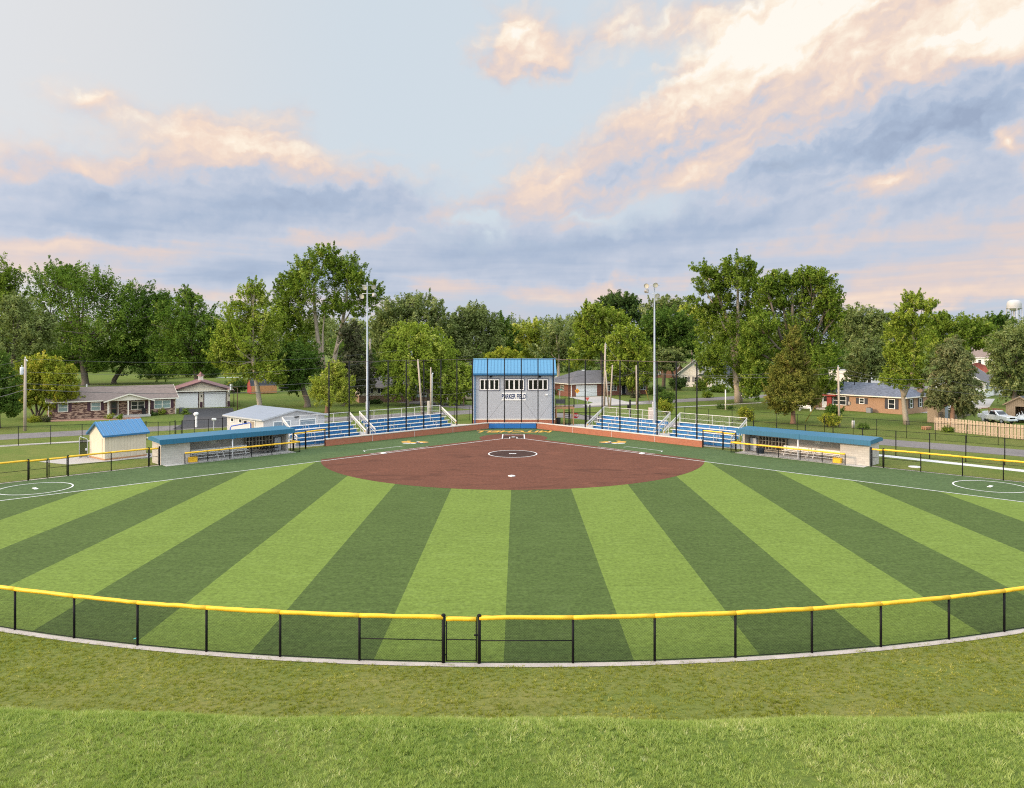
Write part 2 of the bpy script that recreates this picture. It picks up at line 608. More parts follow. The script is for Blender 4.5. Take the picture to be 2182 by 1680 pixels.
        COL.objects.link(o)
        if parent is not None: o.parent = parent
        return o


def bulk(name, V, F, mats, parent=None, attr=None, smooth=False):
    """mesh from numpy arrays; F is (n,3) or (n,4); attr = per-face float 'tint'"""
    me = bpy.data.meshes.new(name)
    n, k = F.shape
    me.vertices.add(len(V)); me.vertices.foreach_set('co', np.ascontiguousarray(V, dtype=np.float32).ravel())
    me.loops.add(n * k); me.loops.foreach_set('vertex_index', np.ascontiguousarray(F, dtype=np.int32).ravel())
    me.polygons.add(n)
    me.polygons.foreach_set('loop_start', np.arange(0, n * k, k, dtype=np.int32))
    me.update(calc_edges=True)
    if attr is not None:
        a = me.attributes.new('tint', 'FLOAT', 'FACE')
        a.data.foreach_set('value', np.ascontiguousarray(attr, dtype=np.float32))
    for m_ in (mats if isinstance(mats, (list, tuple)) else [mats]): me.materials.append(m_)
    if smooth: me.polygons.foreach_set('use_smooth', np.ones(n, dtype=bool))
    o = bpy.data.objects.new(name, me)
    COL.objects.link(o)
    if parent is not None: o.parent = parent
    return o


def text_obj(name, body, size, m, parent, loc, rot, ext=0.004, sx=1.0, shear=0.0, bold=0.0):
    cu = bpy.data.curves.new(name, 'FONT')
    cu.body = body; cu.size = size; cu.align_x = 'CENTER'; cu.align_y = 'CENTER'
    cu.extrude = ext; cu.offset = bold; cu.shear = shear
    cu.resolution_u = 3
    tmp = bpy.data.objects.new(name, cu)
    COL.objects.link(tmp)
    dg = bpy.context.evaluated_depsgraph_get()
    me = bpy.data.meshes.new_from_object(tmp.evaluated_get(dg))
    bpy.data.objects.remove(tmp)
    me.name = name
    me.materials.clear(); me.materials.append(m)
    o = bpy.data.objects.new(name, me)
    COL.objects.link(o)
    o.location = loc; o.rotation_euler = rot; o.scale = (sx, 1, 1)
    if parent is not None: o.parent = parent
    return o


# ---- the common paints and metals
W_ALU = mat('aluminium', (0.62, 0.60, 0.58), 0.45, 0.25, 0.05)
GALV = mat('galvanised steel', (0.48, 0.51, 0.55), 0.5, 0.2, 0.08, 1.2)
BLACK = mat('black vinyl coated steel', (0.008, 0.008, 0.009), 0.6, 0, 0.2, spec=0.15)
YELLOW = mat('yellow plastic rail cap', (0.80, 0.46, 0.016), 0.5, 0, 0.22, 2.2, 0.10)
WHITE = mat('white paint', (0.82, 0.82, 0.80), 0.55, 0, 0.06)
CREAM = mat('cream trim paint', (0.76, 0.71, 0.60), 0.6, 0, 0.06)
CONC = mat('concrete', (0.42, 0.40, 0.37), 0.9, 0, 0.18, 0.8, 0.12)
ASPH = mat('old asphalt', (0.165, 0.152, 0.150), 0.95, 0, 0.16, 0.35, 0.2)
ASPH_NEW = mat('new asphalt', (0.040, 0.040, 0.044), 0.9, 0, 0.18, 0.5, 0.15)
BLUE_SEAM = mat_lines('blue standing seam steel', (0.052, 0.170, 0.32), 0.41, 0.05, 0.55, 0, 0.35, 0.05, 0.1, 0.03)
BLUE_TRIM = mat('blue steel trim', (0.020, 0.125, 0.27), 0.4, 0, 0.06)
TEAL = mat_lines('blue fascia panel', (0.018, 0.125, 0.22), 0.30, 0.05, 0.6, 0, 0.4, 0.05, 0.0, 0.02)
BLUE_PAD = mat('royal blue vinyl', (0.012, 0.125, 0.37), 0.45, 0, 0.1)
BLUE_BOARD = mat('blue riser board', (0.020, 0.185, 0.46), 0.45, 0, 0.06)
BRICK_RED = mat_brick('red brick', (0.42, 0.125, 0.060), (0.32, 0.092, 0.046), (0.33, 0.23, 0.17), 0.21, 0.075, 0.008)
BLOCK = mat_brick('split face concrete block', (0.52, 0.485, 0.43), (0.44, 0.41, 0.365), (0.36, 0.335, 0.30), 0.40, 0.20, 0.012)
GLASS = mat_glass('dark window glass')
WOOD_POLE = mat('weathered pole wood', (0.40, 0.33, 0.265), 0.9, 0, 0.2, 1.0, 0.2)
WOOD_NEW = mat('treated lumber', (0.42, 0.22, 0.10), 0.8, 0, 0.15)
RUBBER = mat('black rubber', (0.02, 0.02, 0.02), 0.8)
BARK = mat('grey bark', (0.13, 0.105, 0.08), 0.95, 0, 0.35, 1.6, 0.3, 0.5)
BARK_PALE = mat('pale bark', (0.36, 0.30, 0.23), 0.95, 0, 0.25, 1.2, 0.25, 0.4)
BARK_RED = mat('reddish bark', (0.22, 0.125, 0.08), 0.95, 0, 0.3, 1.6, 0.3, 0.4)

# ---------------------------------------------------------------- ground, roads, ball field
HOME = (0.16, 89.3)
TILT = 0.0072


def FLD(x, y, z=0.0):
    """field frame (x to the viewer's right, y from home plate towards centre field) -> world"""
    return (HOME[0] + x - y * TILT, HOME[1] - y - x * TILT, z)


def hill(x, y):
    y0 = 15.8 + (0.75 if x < 0 else 0.30) * (x / 12.0) ** 2 / (1 + (x / 25.0) ** 2)
    t = min(1.0, max(0.0, (y - y0) / 6.4))
    z = 3.0 * (1 - t * t * (3 - 2 * t))
    return z + 0.025 * math.sin(x * 1.3 + y * 0.7) + 0.03 * math.sin(x * 0.41 - y * 0.6) + 0.015 * math.sin(x * 0.83 + 1.7) if y < 24 else 0.0


def mat_lawn():
    t = NT('lawn grass')
    c = t.coord('Object')
    sep = t.N.new('ShaderNodeSeparateXYZ'); t.L.new(c, sep.inputs[0])
    y = sep.outputs[1]
    patch = t.noise(c, 0.16, 5, 0.62)
    patch2 = t.noise(c, 0.9, 5, 0.65)
    fine = t.noise(c, 9.0, 4, 0.7)
    tuft = t.noise(t.mapping(c, (1.0, 2.2, 1.0)), 3.2, 4, 0.65, 0.4)
    green, deep, straw, soil = (0.100, 0.142, 0.026), (0.050, 0.084, 0.015), (0.200, 0.185, 0.055), (0.22, 0.16, 0.10)
    # mown, drier strip between the fence and the bank, and the trodden strips outside the side fences
    dry = t.math('MULTIPLY', t.rng(y, 20.0, 23.0), t.rng(y, 30.0, 27.0))
    side = t.math('MULTIPLY', t.rng(y, 50.0, 60.0), t.rng(y, 112.0, 92.0))
    dryness = t.math('ADD', t.math('MULTIPLY', dry, 0.40), t.math('MULTIPLY', side, 0.20))
    k = t.math('ADD', t.math('MULTIPLY', t.math('SUBTRACT', patch, 0.42), 1.5), t.math('MULTIPLY', t.math('SUBTRACT', patch2, 0.5), 1.0))
    k = t.math('ADD', k, dryness, True)
    col = t.mix(k, green, straw)
    col = t.mix(t.rng(tuft, 0.50, 0.72, 0.0, 0.75), col, deep)
    col = t.mix(t.rng(fine, 0.45, 0.80, 0.0, 0.55), col, t.mix(k, (0.15, 0.21, 0.05), (0.26, 0.24, 0.095)))
    bare = t.noise(c, 0.33, 6, 0.72)
    col = t.mix(t.math('MULTIPLY', t.rng(bare, 0.70, 0.76), t.rng(dryness, 0.1, 0.3)), col, soil)
    t.base(col); t.pset(0.95, 0, 0.1)
    t.bump(t.math('ADD', fine, tuft), 0.9, 0.06)
    return t.m


LAWN = mat_lawn()
xs = [-4000, -1500, -600, -250, -120, -60] + [i * 1.5 for i in range(-30, 31)] + [60, 120, 250, 600, 1500, 4000]
ys = [-400, -60, -20, 0, 6, 10] + [12 + 0.4 * i for i in range(31)] + [30, 60, 120, 250, 600, 1500, 5000]
V = np.array([(x, y, hill(x, y)) for y in ys for x in xs], dtype=np.float32)
nx = len(xs)
Fq = np.array([(j * nx + i, j * nx + i + 1, (j + 1) * nx + i + 1, (j + 1) * nx + i) for j in range(len(ys) - 1) for i in range(nx - 1)])
tag(bulk('ground', V, Fq, LAWN, smooth=True), kind='structure')


def sheet(name, pts, m, z, kind='structure'):
    mb = MB()
    a = sum(pts[i][0] * pts[(i + 1) % len(pts)][1] - pts[(i + 1) % len(pts)][0] * pts[i][1] for i in range(len(pts)))
    pts = list(pts) if a > 0 else list(reversed(pts))
    mb.quad([(p[0], p[1], z) for p in pts])
    return tag(mb.build(name, m), kind=kind)


def ribbon(mb, pts, w, z, mi=0, off=0.0):
    """flat strip of width w along a polyline, its centre moved off to the left by `off`"""
    P = [Vector((p[0], p[1])) for p in pts]
    L_, R_ = [], []
    for i, p in enumerate(P):
        t = (P[min(i + 1, len(P) - 1)] - P[max(i - 1, 0)]).normalized()
        n = Vector((-t.y, t.x))
        L_.append(p + n * (off + w / 2)); R_.append(p + n * (off - w / 2))
    for i in range(len(P) - 1):
        mb.quad([(R_[i].x, R_[i].y, z), (R_[i + 1].x, R_[i + 1].y, z), (L_[i + 1].x, L_[i + 1].y, z), (L_[i].x, L_[i].y, z)], mi)


def mat_turf(name, c, k=1.0, dust=(0.20, 0.22, 0.13), scuff=0.0):
    t = NT(name)
    o = t.coord('Object')
    big = t.noise(o, 0.18, 4, 0.6)
    mid = t.noise(t.mapping(o, (0.55, 1.5, 1.0)), 1.3, 5, 0.65, 0.8)
    grain = t.noise(o, 4.5, 8, 0.82)
    f = t.math('ADD', t.math('MULTIPLY', t.math('SUBTRACT', big, 0.5), 0.30 * k), t.math('MULTIPLY', t.math('SUBTRACT', mid, 0.5), 0.42 * k))
    f = t.math('ADD', f, t.math('MULTIPLY', t.math('SUBTRACT', grain, 0.5), 2.7 * k))
    cx = t.N.new('ShaderNodeCombineXYZ')
    kk = t.math('MAXIMUM', t.math('ADD', f, 1.0), 0.25)
    for i in range(3): t.L.new(kk, cx.inputs[i])
    col = t.mix(1.0, c, cx.outputs[0], 'MULTIPLY')
    # infill showing between the blades where the pile is combed flat
    col = t.mix(t.rng(mid, 0.50, 0.78, 0.0, 0.14), col, dust)
    if scuff:
        sc = t.noise(t.mapping(o, (0.35, 1.0, 1.0)), 0.42, 5, 0.7, 1.2)
        col = t.mix(t.rng(sc, 0.54, 0.72, 0.0, scuff), col, mul(c, 0.55))
        sc2 = t.noise(t.mapping(o, (0.6, 0.9, 1.0), (0, 0, 0.6)), 0.5, 4, 0.65, 0.8)
        col = t.mix(t.rng(sc2, 0.55, 0.75, 0.0, scuff * 0.7), col, mul(c, 1.5))
    t.base(col); t.pset(0.85, 0, 0.15)
    return t.m


T_FOUL = mat_turf('foul ground turf', (0.064, 0.102, 0.036), 1.1)
T_DARK = mat_turf('dark stripe turf', (0.062, 0.095, 0.022), 1.0, (0.13, 0.16, 0.07))
T_LIGHT = mat_turf('light stripe turf', (0.128, 0.182, 0.032), 0.85, (0.20, 0.26, 0.10))
T_CLAY = mat_turf('clay coloured turf', (0.122, 0.047, 0.028), 0.85, (0.16, 0.075, 0.055), 1.0)
T_WORN = mat_turf('dark worn clay turf', (0.050, 0.026, 0.020), 0.9, (0.10, 0.055, 0.045), 0.5)
LINE_W = mat('white turf line', (0.68, 0.68, 0.66), 0.8, 0, 0.10, 3.0, 0.1)

R_OUT = 62.75
# left and right edges of the turf: side fence, dugout front, gate, backstop wall, pad
WALL_L, WALL_LI = (-19.95, 81.8), (-3.1, 98.4)
WALL_R, WALL_RI = (20.15, 80.9), (3.25, 98.4)
DUG_L, DUG_LI = (-31.85, 69.2), (-22.6, 78.0)
DUG_R, DUG_RI = (32.15, 68.6), (23.2, 77.6)
SF_L, SF_R = (-0.687, -0.727), (0.7372, -0.6757)


def arc_hit(p, d):
    t = 0.0
    while math.hypot(p[0] + d[0] * t - HOME[0], p[1] + d[1] * t - HOME[1]) < R_OUT: t += 0.02
    return (p[0] + d[0] * t, p[1] + d[1] * t)


AL, AR = arc_hit(DUG_L, SF_L), arc_hit(DUG_R, SF_R)
aL, aR = math.atan2(AL[1] - HOME[1], AL[0] - HOME[0]) + 2 * math.pi, math.atan2(AR[1] - HOME[1], AR[0] - HOME[0]) + 2 * math.pi
ARC = [(HOME[0] + R_OUT * math.cos(a), HOME[1] + R_OUT * math.sin(a)) for a in np.linspace(aL, aR, 60)]
poly = ARC + [DUG_R, DUG_RI, WALL_R, WALL_RI, WALL_LI, WALL_L, DUG_LI, DUG_L]
sheet('turf_field', poly, T_FOUL, 0.012)

SW = 4.57
for par, nm, m_ in ((0, 'dark_turf_stripes', T_DARK), (1, 'light_turf_stripes', T_LIGHT)):
    mb = MB()
    for k in range(-11, 11):
        if k % 2 != par: continue
        prev = None
        for i in range(25):
            x = SW * (k + i / 24.0)
            top = abs(x) + 0.10
            if abs(x) < 18.6: top = max(top, 13.1 + math.sqrt(18.6 ** 2 - x * x) - 0.05)
            if abs(x) >= 62: continue
            bot = math.sqrt(62.68 ** 2 - x * x)
            if bot <= top:
                prev = None; continue
            cur = (FLD(x, top, 0.016), FLD(x, bot, 0.016))
            if prev: mb.quad([prev[1], cur[1], cur[0], prev[0]])
            prev = cur
    tag(mb.build(nm, m_), kind='structure')

mb = MB()
prev = None
for i in range(121):
    x = -18.2 + 36.4 * i / 120
    lo = max(abs(x) - 1.41, 1.0)
    hi = 13.1 + math.sqrt(max(0, 18.6 ** 2 - x * x))
    if hi <= lo: continue
    cur = (FLD(x, lo, 0.020), FLD(x, hi, 0.020))
    if prev: mb.quad([prev[1], cur[1], cur[0], prev[0]])
    prev = cur
mb.quad([FLD(3.96 * math.cos(a), 0.35 + 3.96 * math.sin(a), 0.024) for a in np.linspace(2 * math.pi, 0, 72, endpoint=False)])
tag(mb.build('infield_surface', T_CLAY), kind='structure')

mb = MB()
mb.quad([FLD(2.30 * math.cos(a), 13.1 + 2.30 * math.sin(a), 0.0275) for a in np.linspace(2 * math.pi, 0, 48, endpoint=False)])
mb.quad([FLD(x, y, 0.0275) for x, y in ((-1.35, -1.25), (1.35, -1.25), (1.35, 0.95), (-1.35, 0.95))][::-1])
tag(mb.build('worn_infield_patches', T_WORN), kind='structure')

# painted lines
mb = MB()
Z = 0.031
def fline(pts, w=0.115, z=Z): ribbon(mb, [FLD(*p)[:2] for p in pts], w, z)
def fring(cx, cy, r, w=0.12, n=64):
    ribbon(mb, [FLD(cx + r * math.cos(a), cy + r * math.sin(a))[:2] for a in np.linspace(0, 2 * math.pi, n + 1)], w, Z)
far = R_OUT / math.sqrt(2)
for s in (-1, 1):
    fline([(s * 1.0, 1.0), (s * far, far)], 0.12)
    fline([(s * 9.05, 8.1), (s * 14.2, 13.25)], 0.09)                       # running lane
    c, q = (16.4, 10.1), 2.25                                               # coach's box
    fline([(s * (12.25), 7.9), (s * 15.35, 11.05)], 0.09)
    fline([(s * 12.25, 7.9), (s * 11.75, 8.3)], 0.09); fline([(s * 15.35, 11.05), (s * 15.05, 11.75)], 0.09)
    fline([(s * 1.28, -2.9), (s * 1.28, 1.12)]); fline([(s * 1.28, 1.12), (s * 0.42, 1.12)])
    fline([(s * 0.42, 1.12), (s * 0.42, -0.35)], 0.10)
fline([(-1.34, -2.9), (1.34, -2.9)])
fring(0, 13.1, 2.40)
BP = [G(75, 1042), G(2110, 1037.5)]
for q in BP:
    ribbon(mb, [(q[0] + 2.5 * math.cos(a), q[1] + 2.5 * math.sin(a)) for a in np.linspace(0, 2 * math.pi, 65)], 0.11, Z)
tag(mb.build('field_lines', LINE_W), kind='structure')

# plates and bases
BASE_W = mat('white base rubber', (0.80, 0.80, 0.79), 0.5, 0, 0.05)


def slab_thing(name, label, cat, poly2, z0, h, m_, group=None):
    mb = MB()
    mb.prism([(p[0], p[1], z0) for p in poly2], (0, 0, h))
    return tag(mb.build(name, m_), label, cat, group)


slab_thing('home_plate', 'white five sided home plate between the two batter boxes', 'home plate',
           [FLD(x, y) for x, y in ((-0.216, -0.43), (0.216, -0.43), (0.216, -0.216), (0, 0), (-0.216, -0.216))], 0.028, 0.02, BASE_W)
for (bx, by, lb) in ((-12.93, 12.93, 'white base bag on the foul line on the side of the blue roofed shed'),
                     (12.93, 12.93, 'white base bag on the foul line on the side of the picket fence'),
                     (0, 25.86, 'white base bag alone near the curved edge of the infield')):
    slab_thing('base', lb, 'base', [FLD(bx + q * 0.3, by + w * 0.3) for q, w in ((-1, 0), (0, -1), (1, 0), (0, 1))], 0.022, 0.07, BASE_W, 'bases of the diamond')
slab_thing('pitching_plate', 'white pitching rubber in the dark circle at the middle of the infield', 'pitching plate',
           [FLD(x, 13.1 + y) for x, y in ((-0.36, -0.09), (0.36, -0.09), (0.36, 0.09), (-0.36, 0.09))], 0.028, 0.02, BASE_W, 'pitching plates')
for q, s, lb in ((BP[0], 1, 'white pitching rubber in the ring by the double gate'), (BP[1], -1, 'white pitching rubber in the ring below the road side fence')):
    slab_thing('pitching_plate', lb, 'pitching plate',
               [(q[0] + x * 0.72 + y * 0.69 * s, q[1] - s * x * 0.69 + y * 0.72) for x, y in ((-0.36, -0.13), (0.36, -0.13), (0.36, 0.13), (-0.36, 0.13))], 0.016, 0.025, BASE_W, 'pitching plates')

# lettering and emblems on the turf
GOLD = mat('gold turf paint', (0.62, 0.33, 0.035), 0.8, 0, 0.12, 3)
NAVY = mat('navy turf paint', (0.018, 0.026, 0.10), 0.8, 0, 0.12, 3)
WPAINT = mat('white turf paint', (0.70, 0.70, 0.70), 0.8, 0, 0.1, 3)
t1 = text_obj('painted_word', 'MITCHELL', 2.5, GOLD, None, FLD(0.2, -5.95, 0.024), (0, 0, math.pi), 0.001, 0.84, 0.28, 0.075)
tag(t1, 'gold slanted word MITCHELL painted on the turf behind home plate', 'lettering')
o = text_obj('letter_shade', 'MITCHELL', 2.5, NAVY, t1, (0.05, -0.08, -0.005), (0, 0, 0), 0.001, 1.0, 0.28, 0.13)


def emblem(cx, cy, mirror, label):
    t = thing('turf_emblem', label, 'emblem', (cx, cy, 0.016), -0.1 * mirror, 'turf emblems')
    def patch(name, m_, polys, z):
        for i, pl in enumerate(polys):
            pts = [(x * mirror, y, z + 0.001 * i) for x, y in pl]
            mb = MB(); mb.quad(pts if mirror > 0 else pts[::-1]); mb.build(name, m_, t)
    def blobp(x, y, rx, ry, ph, n=14):
        return [(x + rx * math.cos(a) * (1 + 0.18 * math.sin(3 * a + ph)), y + ry * math.sin(a) * (1 + 0.18 * math.cos(2 * a + ph))) for a in np.linspace(0, 2 * math.pi, n, endpoint=False)]
    patch('navy_patch', NAVY, [blobp(0.75, -0.25, 0.85, 0.55, 0.3), blobp(-0.35, -0.35, 0.7, 0.45, 1.0), blobp(-0.9, 0.65, 0.5, 0.3, 2)], 0.002)
    patch('gold_patch', GOLD, [blobp(0.95, 0.35, 0.62, 0.50, 1.2), blobp(-0.95, 0.25, 0.50, 0.62, 0.2), blobp(-0.1, -0.25, 0.55, 0.35, 2.2), blobp(-0.75, 1.05, 0.25, 0.28, 0.6)], 0.007)
    patch('white_patch', WPAINT, [blobp(-0.55, -0.80, 0.55, 0.24, 0.9), blobp(0.20, -0.90, 0.30, 0.20, 0.1), blobp(0.35, 0.72, 0.18, 0.15, 0.4), blobp(0.95, -0.25, 0.15, 0.14, 0.0)], 0.012)


ex, ey = G(881, 943.5)
emblem(ex, ey, 1, 'gold, navy and white emblem painted beside the brick wall on the shed side')
ex, ey = G(1309, 943.5)
emblem(ex, ey, -1, 'gold, navy and white emblem painted beside the brick wall on the stop sign side')

# concrete strip under the outfield and side fences, roads and paths
mb = MB()
ribbon(mb, ARC, 0.32, 0.02, 0, -0.17)
for (P0, dr, sgn) in ((DUG_L, SF_L, -1), (DUG_R, SF_R, 1)):
    ribbon(mb, [P0, (P0[0] + dr[0] * 30, P0[1] + dr[1] * 30)], 0.30, 0.02, 0, 0.10 * sgn)
tag(mb.build('mow_strip', mat('stained pinkish concrete', (0.40, 0.355, 0.32), 0.9, 0, 0.35, 1.3, 0.2)), kind='structure')

def mat_road():
    t = NT('patched road asphalt')
    o = t.coord('Object')
    a = t.noise(o, 0.25, 5, 0.62); b_ = t.noise(o, 6, 4, 0.7)
    cr = t.noise(o, 0.35, 6, 0.75, 1.2)
    crack = t.rng(t.math('ABSOLUTE', t.math('SUBTRACT', cr, 0.5)), 0.0, 0.006, 1.0, 0.0)
    c = t.mix(t.rng(a, 0.3, 0.7), (0.205, 0.185, 0.180), (0.145, 0.135, 0.135))
    c = t.mix(t.rng(b_, 0.35, 0.75, 0, 0.5), c, (0.24, 0.22, 0.21))
    c = t.mix(crack, c, (0.06, 0.055, 0.055))
    t.base(c); t.pset(0.95, 0, 0.15)
    return t.m


ROAD = mat_road()
def strip_line(p, slope, x0, x1): return [(x0, p[1] + slope * (x0 - p[0])), (x1, p[1] + slope * (x1 - p[0]))]
mb = MB(); ribbon(mb, strip_line((-45.5, 95.0), 0.605, -170, 150), 6.0, 0.010, 0, 3.0)
tag(mb.build('side_street', ROAD), kind='structure')
mb = MB(); ribbon(mb, [(5.5, 122.0), (32.6, 96.6), (53, 79.1), (90, 44)], 5.6, 0.014, 0, -2.8)
ribbon(mb, [(5.5, 122.0), (-30, 158)], 5.6, 0.014, 0, 2.8)
tag(mb.build('corner_street', ROAD), kind='structure')

PAVE = mat('pale sidewalk concrete', (0.40, 0.37, 0.34), 0.9, 0, 0.14, 0.6, 0.1)
PAVE_NEW = mat('new white concrete', (0.58, 0.57, 0.56), 0.9, 0, 0.08, 0.6, 0.06)
def path(name, pts, w, m_, z=0.006):
    mb = MB(); ribbon(mb, pts, w, z)
    return tag(mb.build(name, m_), kind='structure')
path('sidewalk', [G(-200, 958), G(0, 951), G(198, 939.5), G(330, 932), G(480, 922)], 1.3, PAVE)
path('sidewalk', [G(1850, 968), G(1873, 970.5), G(2182, 1004), G(2350, 1024)], 1.35, PAVE_NEW)
path('sidewalk', [(24, 128.6), (34, 134.0), (52, 144.0), (80, 161)], 1.2, PAVE)
sheet('concourse', [(-24.5, 79.5), (-20.6, 82.4), (-3.6, 98.9), (3.8, 98.9), (20.8, 81.6), (24.6, 79.2), (28.5, 83.5), (15, 97), (10, 104), (-10.5, 104), (-15, 98.5), (-29, 85)], CONC, 0.008)
sheet('driveway', [G(396, 871), G(496, 869.5), (-36.5, 101.5), (-43.5, 97.5), (-45.0, 104)], ASPH_NEW, 0.016)
sheet('driveway', [(11.2, 155.0), (19.0, 157.3), (21.5, 143), (25, 139.5), (12, 132.5), (15.0, 141)], PAVE, 0.016)
sheet('shed_pad', [(-44.2, 71.2), (-40.5, 69.6), (-35.0, 73.6), (-34.4, 76.6), (-40.5, 77.0)], PAVE, 0.010)
sheet('mulch_bed', [G(90, 893), G(118, 886), G(165, 880), G(300, 889), G(300, 893), G(110, 899)], mat('pinkish mulch', (0.30, 0.17, 0.12), 0.95, 0, 0.3, 3), 0.008)
sheet('driveway', [(68, 118), (82, 131), (95, 150), (90, 152), (74, 130), (64, 121)], PAVE, 0.008)
sheet('driveway', [(-92, 236), (-52, 262), (-52, 265), (-92, 240)], PAVE_NEW, 0.008)

# ---------------------------------------------------------------- chain link fences and backstop
def wire_arrays(p0, p1, z0, z1, pitch, w, diamond=True, piece=0.6):
    """flat wires of a chain link (or square netting) panel between two ground points"""
    p0, p1 = np.array(p0[:2], float), np.array(p1[:2], float)
    Lg = np.linalg.norm(p1 - p0); h = z1 - z0
    ex = (p1 - p0) / Lg
    segs = []
    if diamond:
        for s in (1, -1):
            for c in np.arange(-h, Lg, pitch):
                a0, a1 = max(0.0, -c), min(h, Lg - c)
                if a1 - a0 < 1e-3: continue
                n = max(1, int(math.ceil((a1 - a0) / piece)))
                for k in range(n):
                    u0, u1 = a0 + (a1 - a0) * k / n, a0 + (a1 - a0) * (k + 1) / n
                    segs.append((c + u0, u0, c + u1, u1) if s > 0 else (c + u0, h - u0, c + u1, h - u1))
    else:
        for c in np.arange(pitch / 2, Lg, pitch):
            n = max(1, int(h / 1.5))
            for k in range(n): segs.append((c, h * k / n, c, h * (k + 1) / n))
        for c in np.arange(pitch / 2, h, pitch):
            n = max(1, int(Lg / 1.5))
            for k in range(n): segs.append((Lg * k / n, c, Lg * (k + 1) / n, c))
    s = np.array(segs)
    a, b = s[:, :2], s[:, 2:]
    d = b - a; d /= np.linalg.norm(d, axis=1)[:, None]
    nrm = np.stack([-d[:, 1], d[:, 0]], 1) * w / 2
    q = np.stack([a - nrm, b - nrm, b + nrm, a + nrm], 1).reshape(-1, 2)
    V = np.stack([p0[0] + ex[0] * q[:, 0], p0[1] + ex[1] * q[:, 0], z0 + q[:, 1]], 1)
    return V, np.arange(len(V)).reshape(-1, 4)


def wire_mesh(name, spans, z0, z1, pitch, w, m_, parent, diamond=True):
    Vs, Fs, o = [], [], 0
    for p0, p1 in spans:
        if math.hypot(p1[0] - p0[0], p1[1] - p0[1]) < 0.05: continue
        v, f = wire_arrays(p0, p1, z0, z1, pitch, w, diamond)
        Vs.append(v); Fs.append(f + o); o += len(v)
    return bulk(name, np.concatenate(Vs), np.concatenate(Fs), m_, parent)


def wob(a, b, z, n, amp):
    """points from a to b at height z with the small sags of a snapped-on rail cap"""
    return [(a[0] + (b[0] - a[0]) * i / n, a[1] + (b[1] - a[1]) * i / n, z + (R.uniform(-amp, amp) if 0 < i < n else 0)) for i in range(n + 1)]


def fence_post(root, p, h, r, m_=None, cap=True):
    mb = MB()
    mb.tube([(p[0], p[1], -0.05), (p[0], p[1], h)], r, 10)
    if cap: mb.lathe([(r * 1.15, h - 0.02), (r * 1.25, h + 0.02), (r * 0.8, h + 0.06), (0.003, h + 0.08)], (p[0], p[1], 0), 10)
    mb.build('post', m_ or BLACK, root, True)


def chain_fence(name, label, pts, h, cap=None, pitch=0.10, w=0.0036, post_r=0.043, rails=(), thick=(), group=None, skip=(), m_=None, gates=(), cap_r=0.078, bottom=True):
    """pts: ground points, one at each post. skip: spans left open. gates: spans hung with a framed leaf.
    rails: (span, height) middle rails. thick: indices of terminal posts."""
    m_ = m_ or BLACK
    t = thing(name, label, 'fence', (0, 0, 0), 0, group)
    for i, p in enumerate(pts):
        fence_post(t, p, h + (0.06 if i in thick else -0.03), post_r * (1.45 if i in thick else 1.0), m_, i in thick or not cap)
    spans = [(pts[i], pts[i + 1]) for i in range(len(pts) - 1) if i not in skip and i not in gates]
    wire_mesh('wire_mesh', spans, 0.05, h - 0.03, pitch, w, m_, t)
    runs, cur = [], []
    for i in range(len(pts) - 1):
        if i in skip or i in gates:
            if cur: runs.append(cur)
            cur = []
        else:
            cur = cur or [pts[i]]
            cur.append(pts[i + 1])
    if cur: runs.append(cur)
    for run in runs:
        mb = MB()
        mb.tube([(p[0], p[1], h) for p in run], 0.021, 8)
        if bottom: mb.tube([(p[0], p[1], 0.06) for p in run], 0.014, 5)
        mb.build('top_rail', m_, t, True)
        if cap:
            for a, b in zip(run[:-1], run[1:]):                      # one length of cap per bay, butted with a hair of a gap
                e = 0.006 / max(0.1, math.hypot(b[0] - a[0], b[1] - a[1]))
                a2 = (a[0] + (b[0] - a[0]) * e, a[1] + (b[1] - a[1]) * e); b2 = (b[0] - (b[0] - a[0]) * e, b[1] - (b[1] - a[1]) * e)
                P = wob(a2, b2, h, 7, 0.009); mb = MB()
                mb.tube([(x, y, z + R.uniform(-0.004, 0.004)) for x, y, z in P], [cap_r * R.uniform(0.93, 1.07) for _ in P], 12)
                mb.build('rail_cap', cap, t, True)
    for i, z in rails:
        a, b = pts[i], pts[i + 1]
        mb = MB(); mb.tube([(a[0], a[1], z), (b[0], b[1], z)], 0.02, 8); mb.build('middle_rail', m_, t, True)
    for i in gates:
        a, b = Vector((*pts[i], 0)), Vector((*pts[i + 1], 0))
        d = (b - a).normalized(); a2, b2 = a + d * 0.10, b - d * 0.10
        mb = MB()
        for z in (0.10, h * 0.52, h - 0.06): mb.tube([(a2.x, a2.y, z), (b2.x, b2.y, z)], 0.018, 8)
        for q in (a2, b2): mb.tube([(q.x, q.y, 0.08), (q.x, q.y, h + 0.02)], 0.024, 8)
        q = b2
        mb.box((q.x, q.y, h * 0.62), (0.16, 0.05, 0.05)); 
        for z in (0.3, h - 0.3): mb.tube([(a.x, a.y, z), (a2.x, a2.y, z)], 0.02, 6)
        g = mb.build('gate', m_, t, True)
        wire_mesh('gate_mesh', [(tuple(a2), tuple(b2))], 0.10, h - 0.06, pitch, w, m_, g)
        if cap:
            mb = MB(); mb.tube(wob(a2, b2, h - 0.05, 4, 0.004), cap_r, 12); mb.build('gate_cap', cap, g, True)
    return t


def on_arc(px):
    k = (px - CX) / F_PX                     # ray x = k y meets the fence circle, near side
    hx, hy = HOME
    A, B, C_ = 1 + k * k, -2 * (k * hx + hy), hx * hx + hy * hy - (R_OUT + 0.02) ** 2
    y = (-B - math.sqrt(B * B - 4 * A * C_)) / (2 * A)
    return (k * y, y)


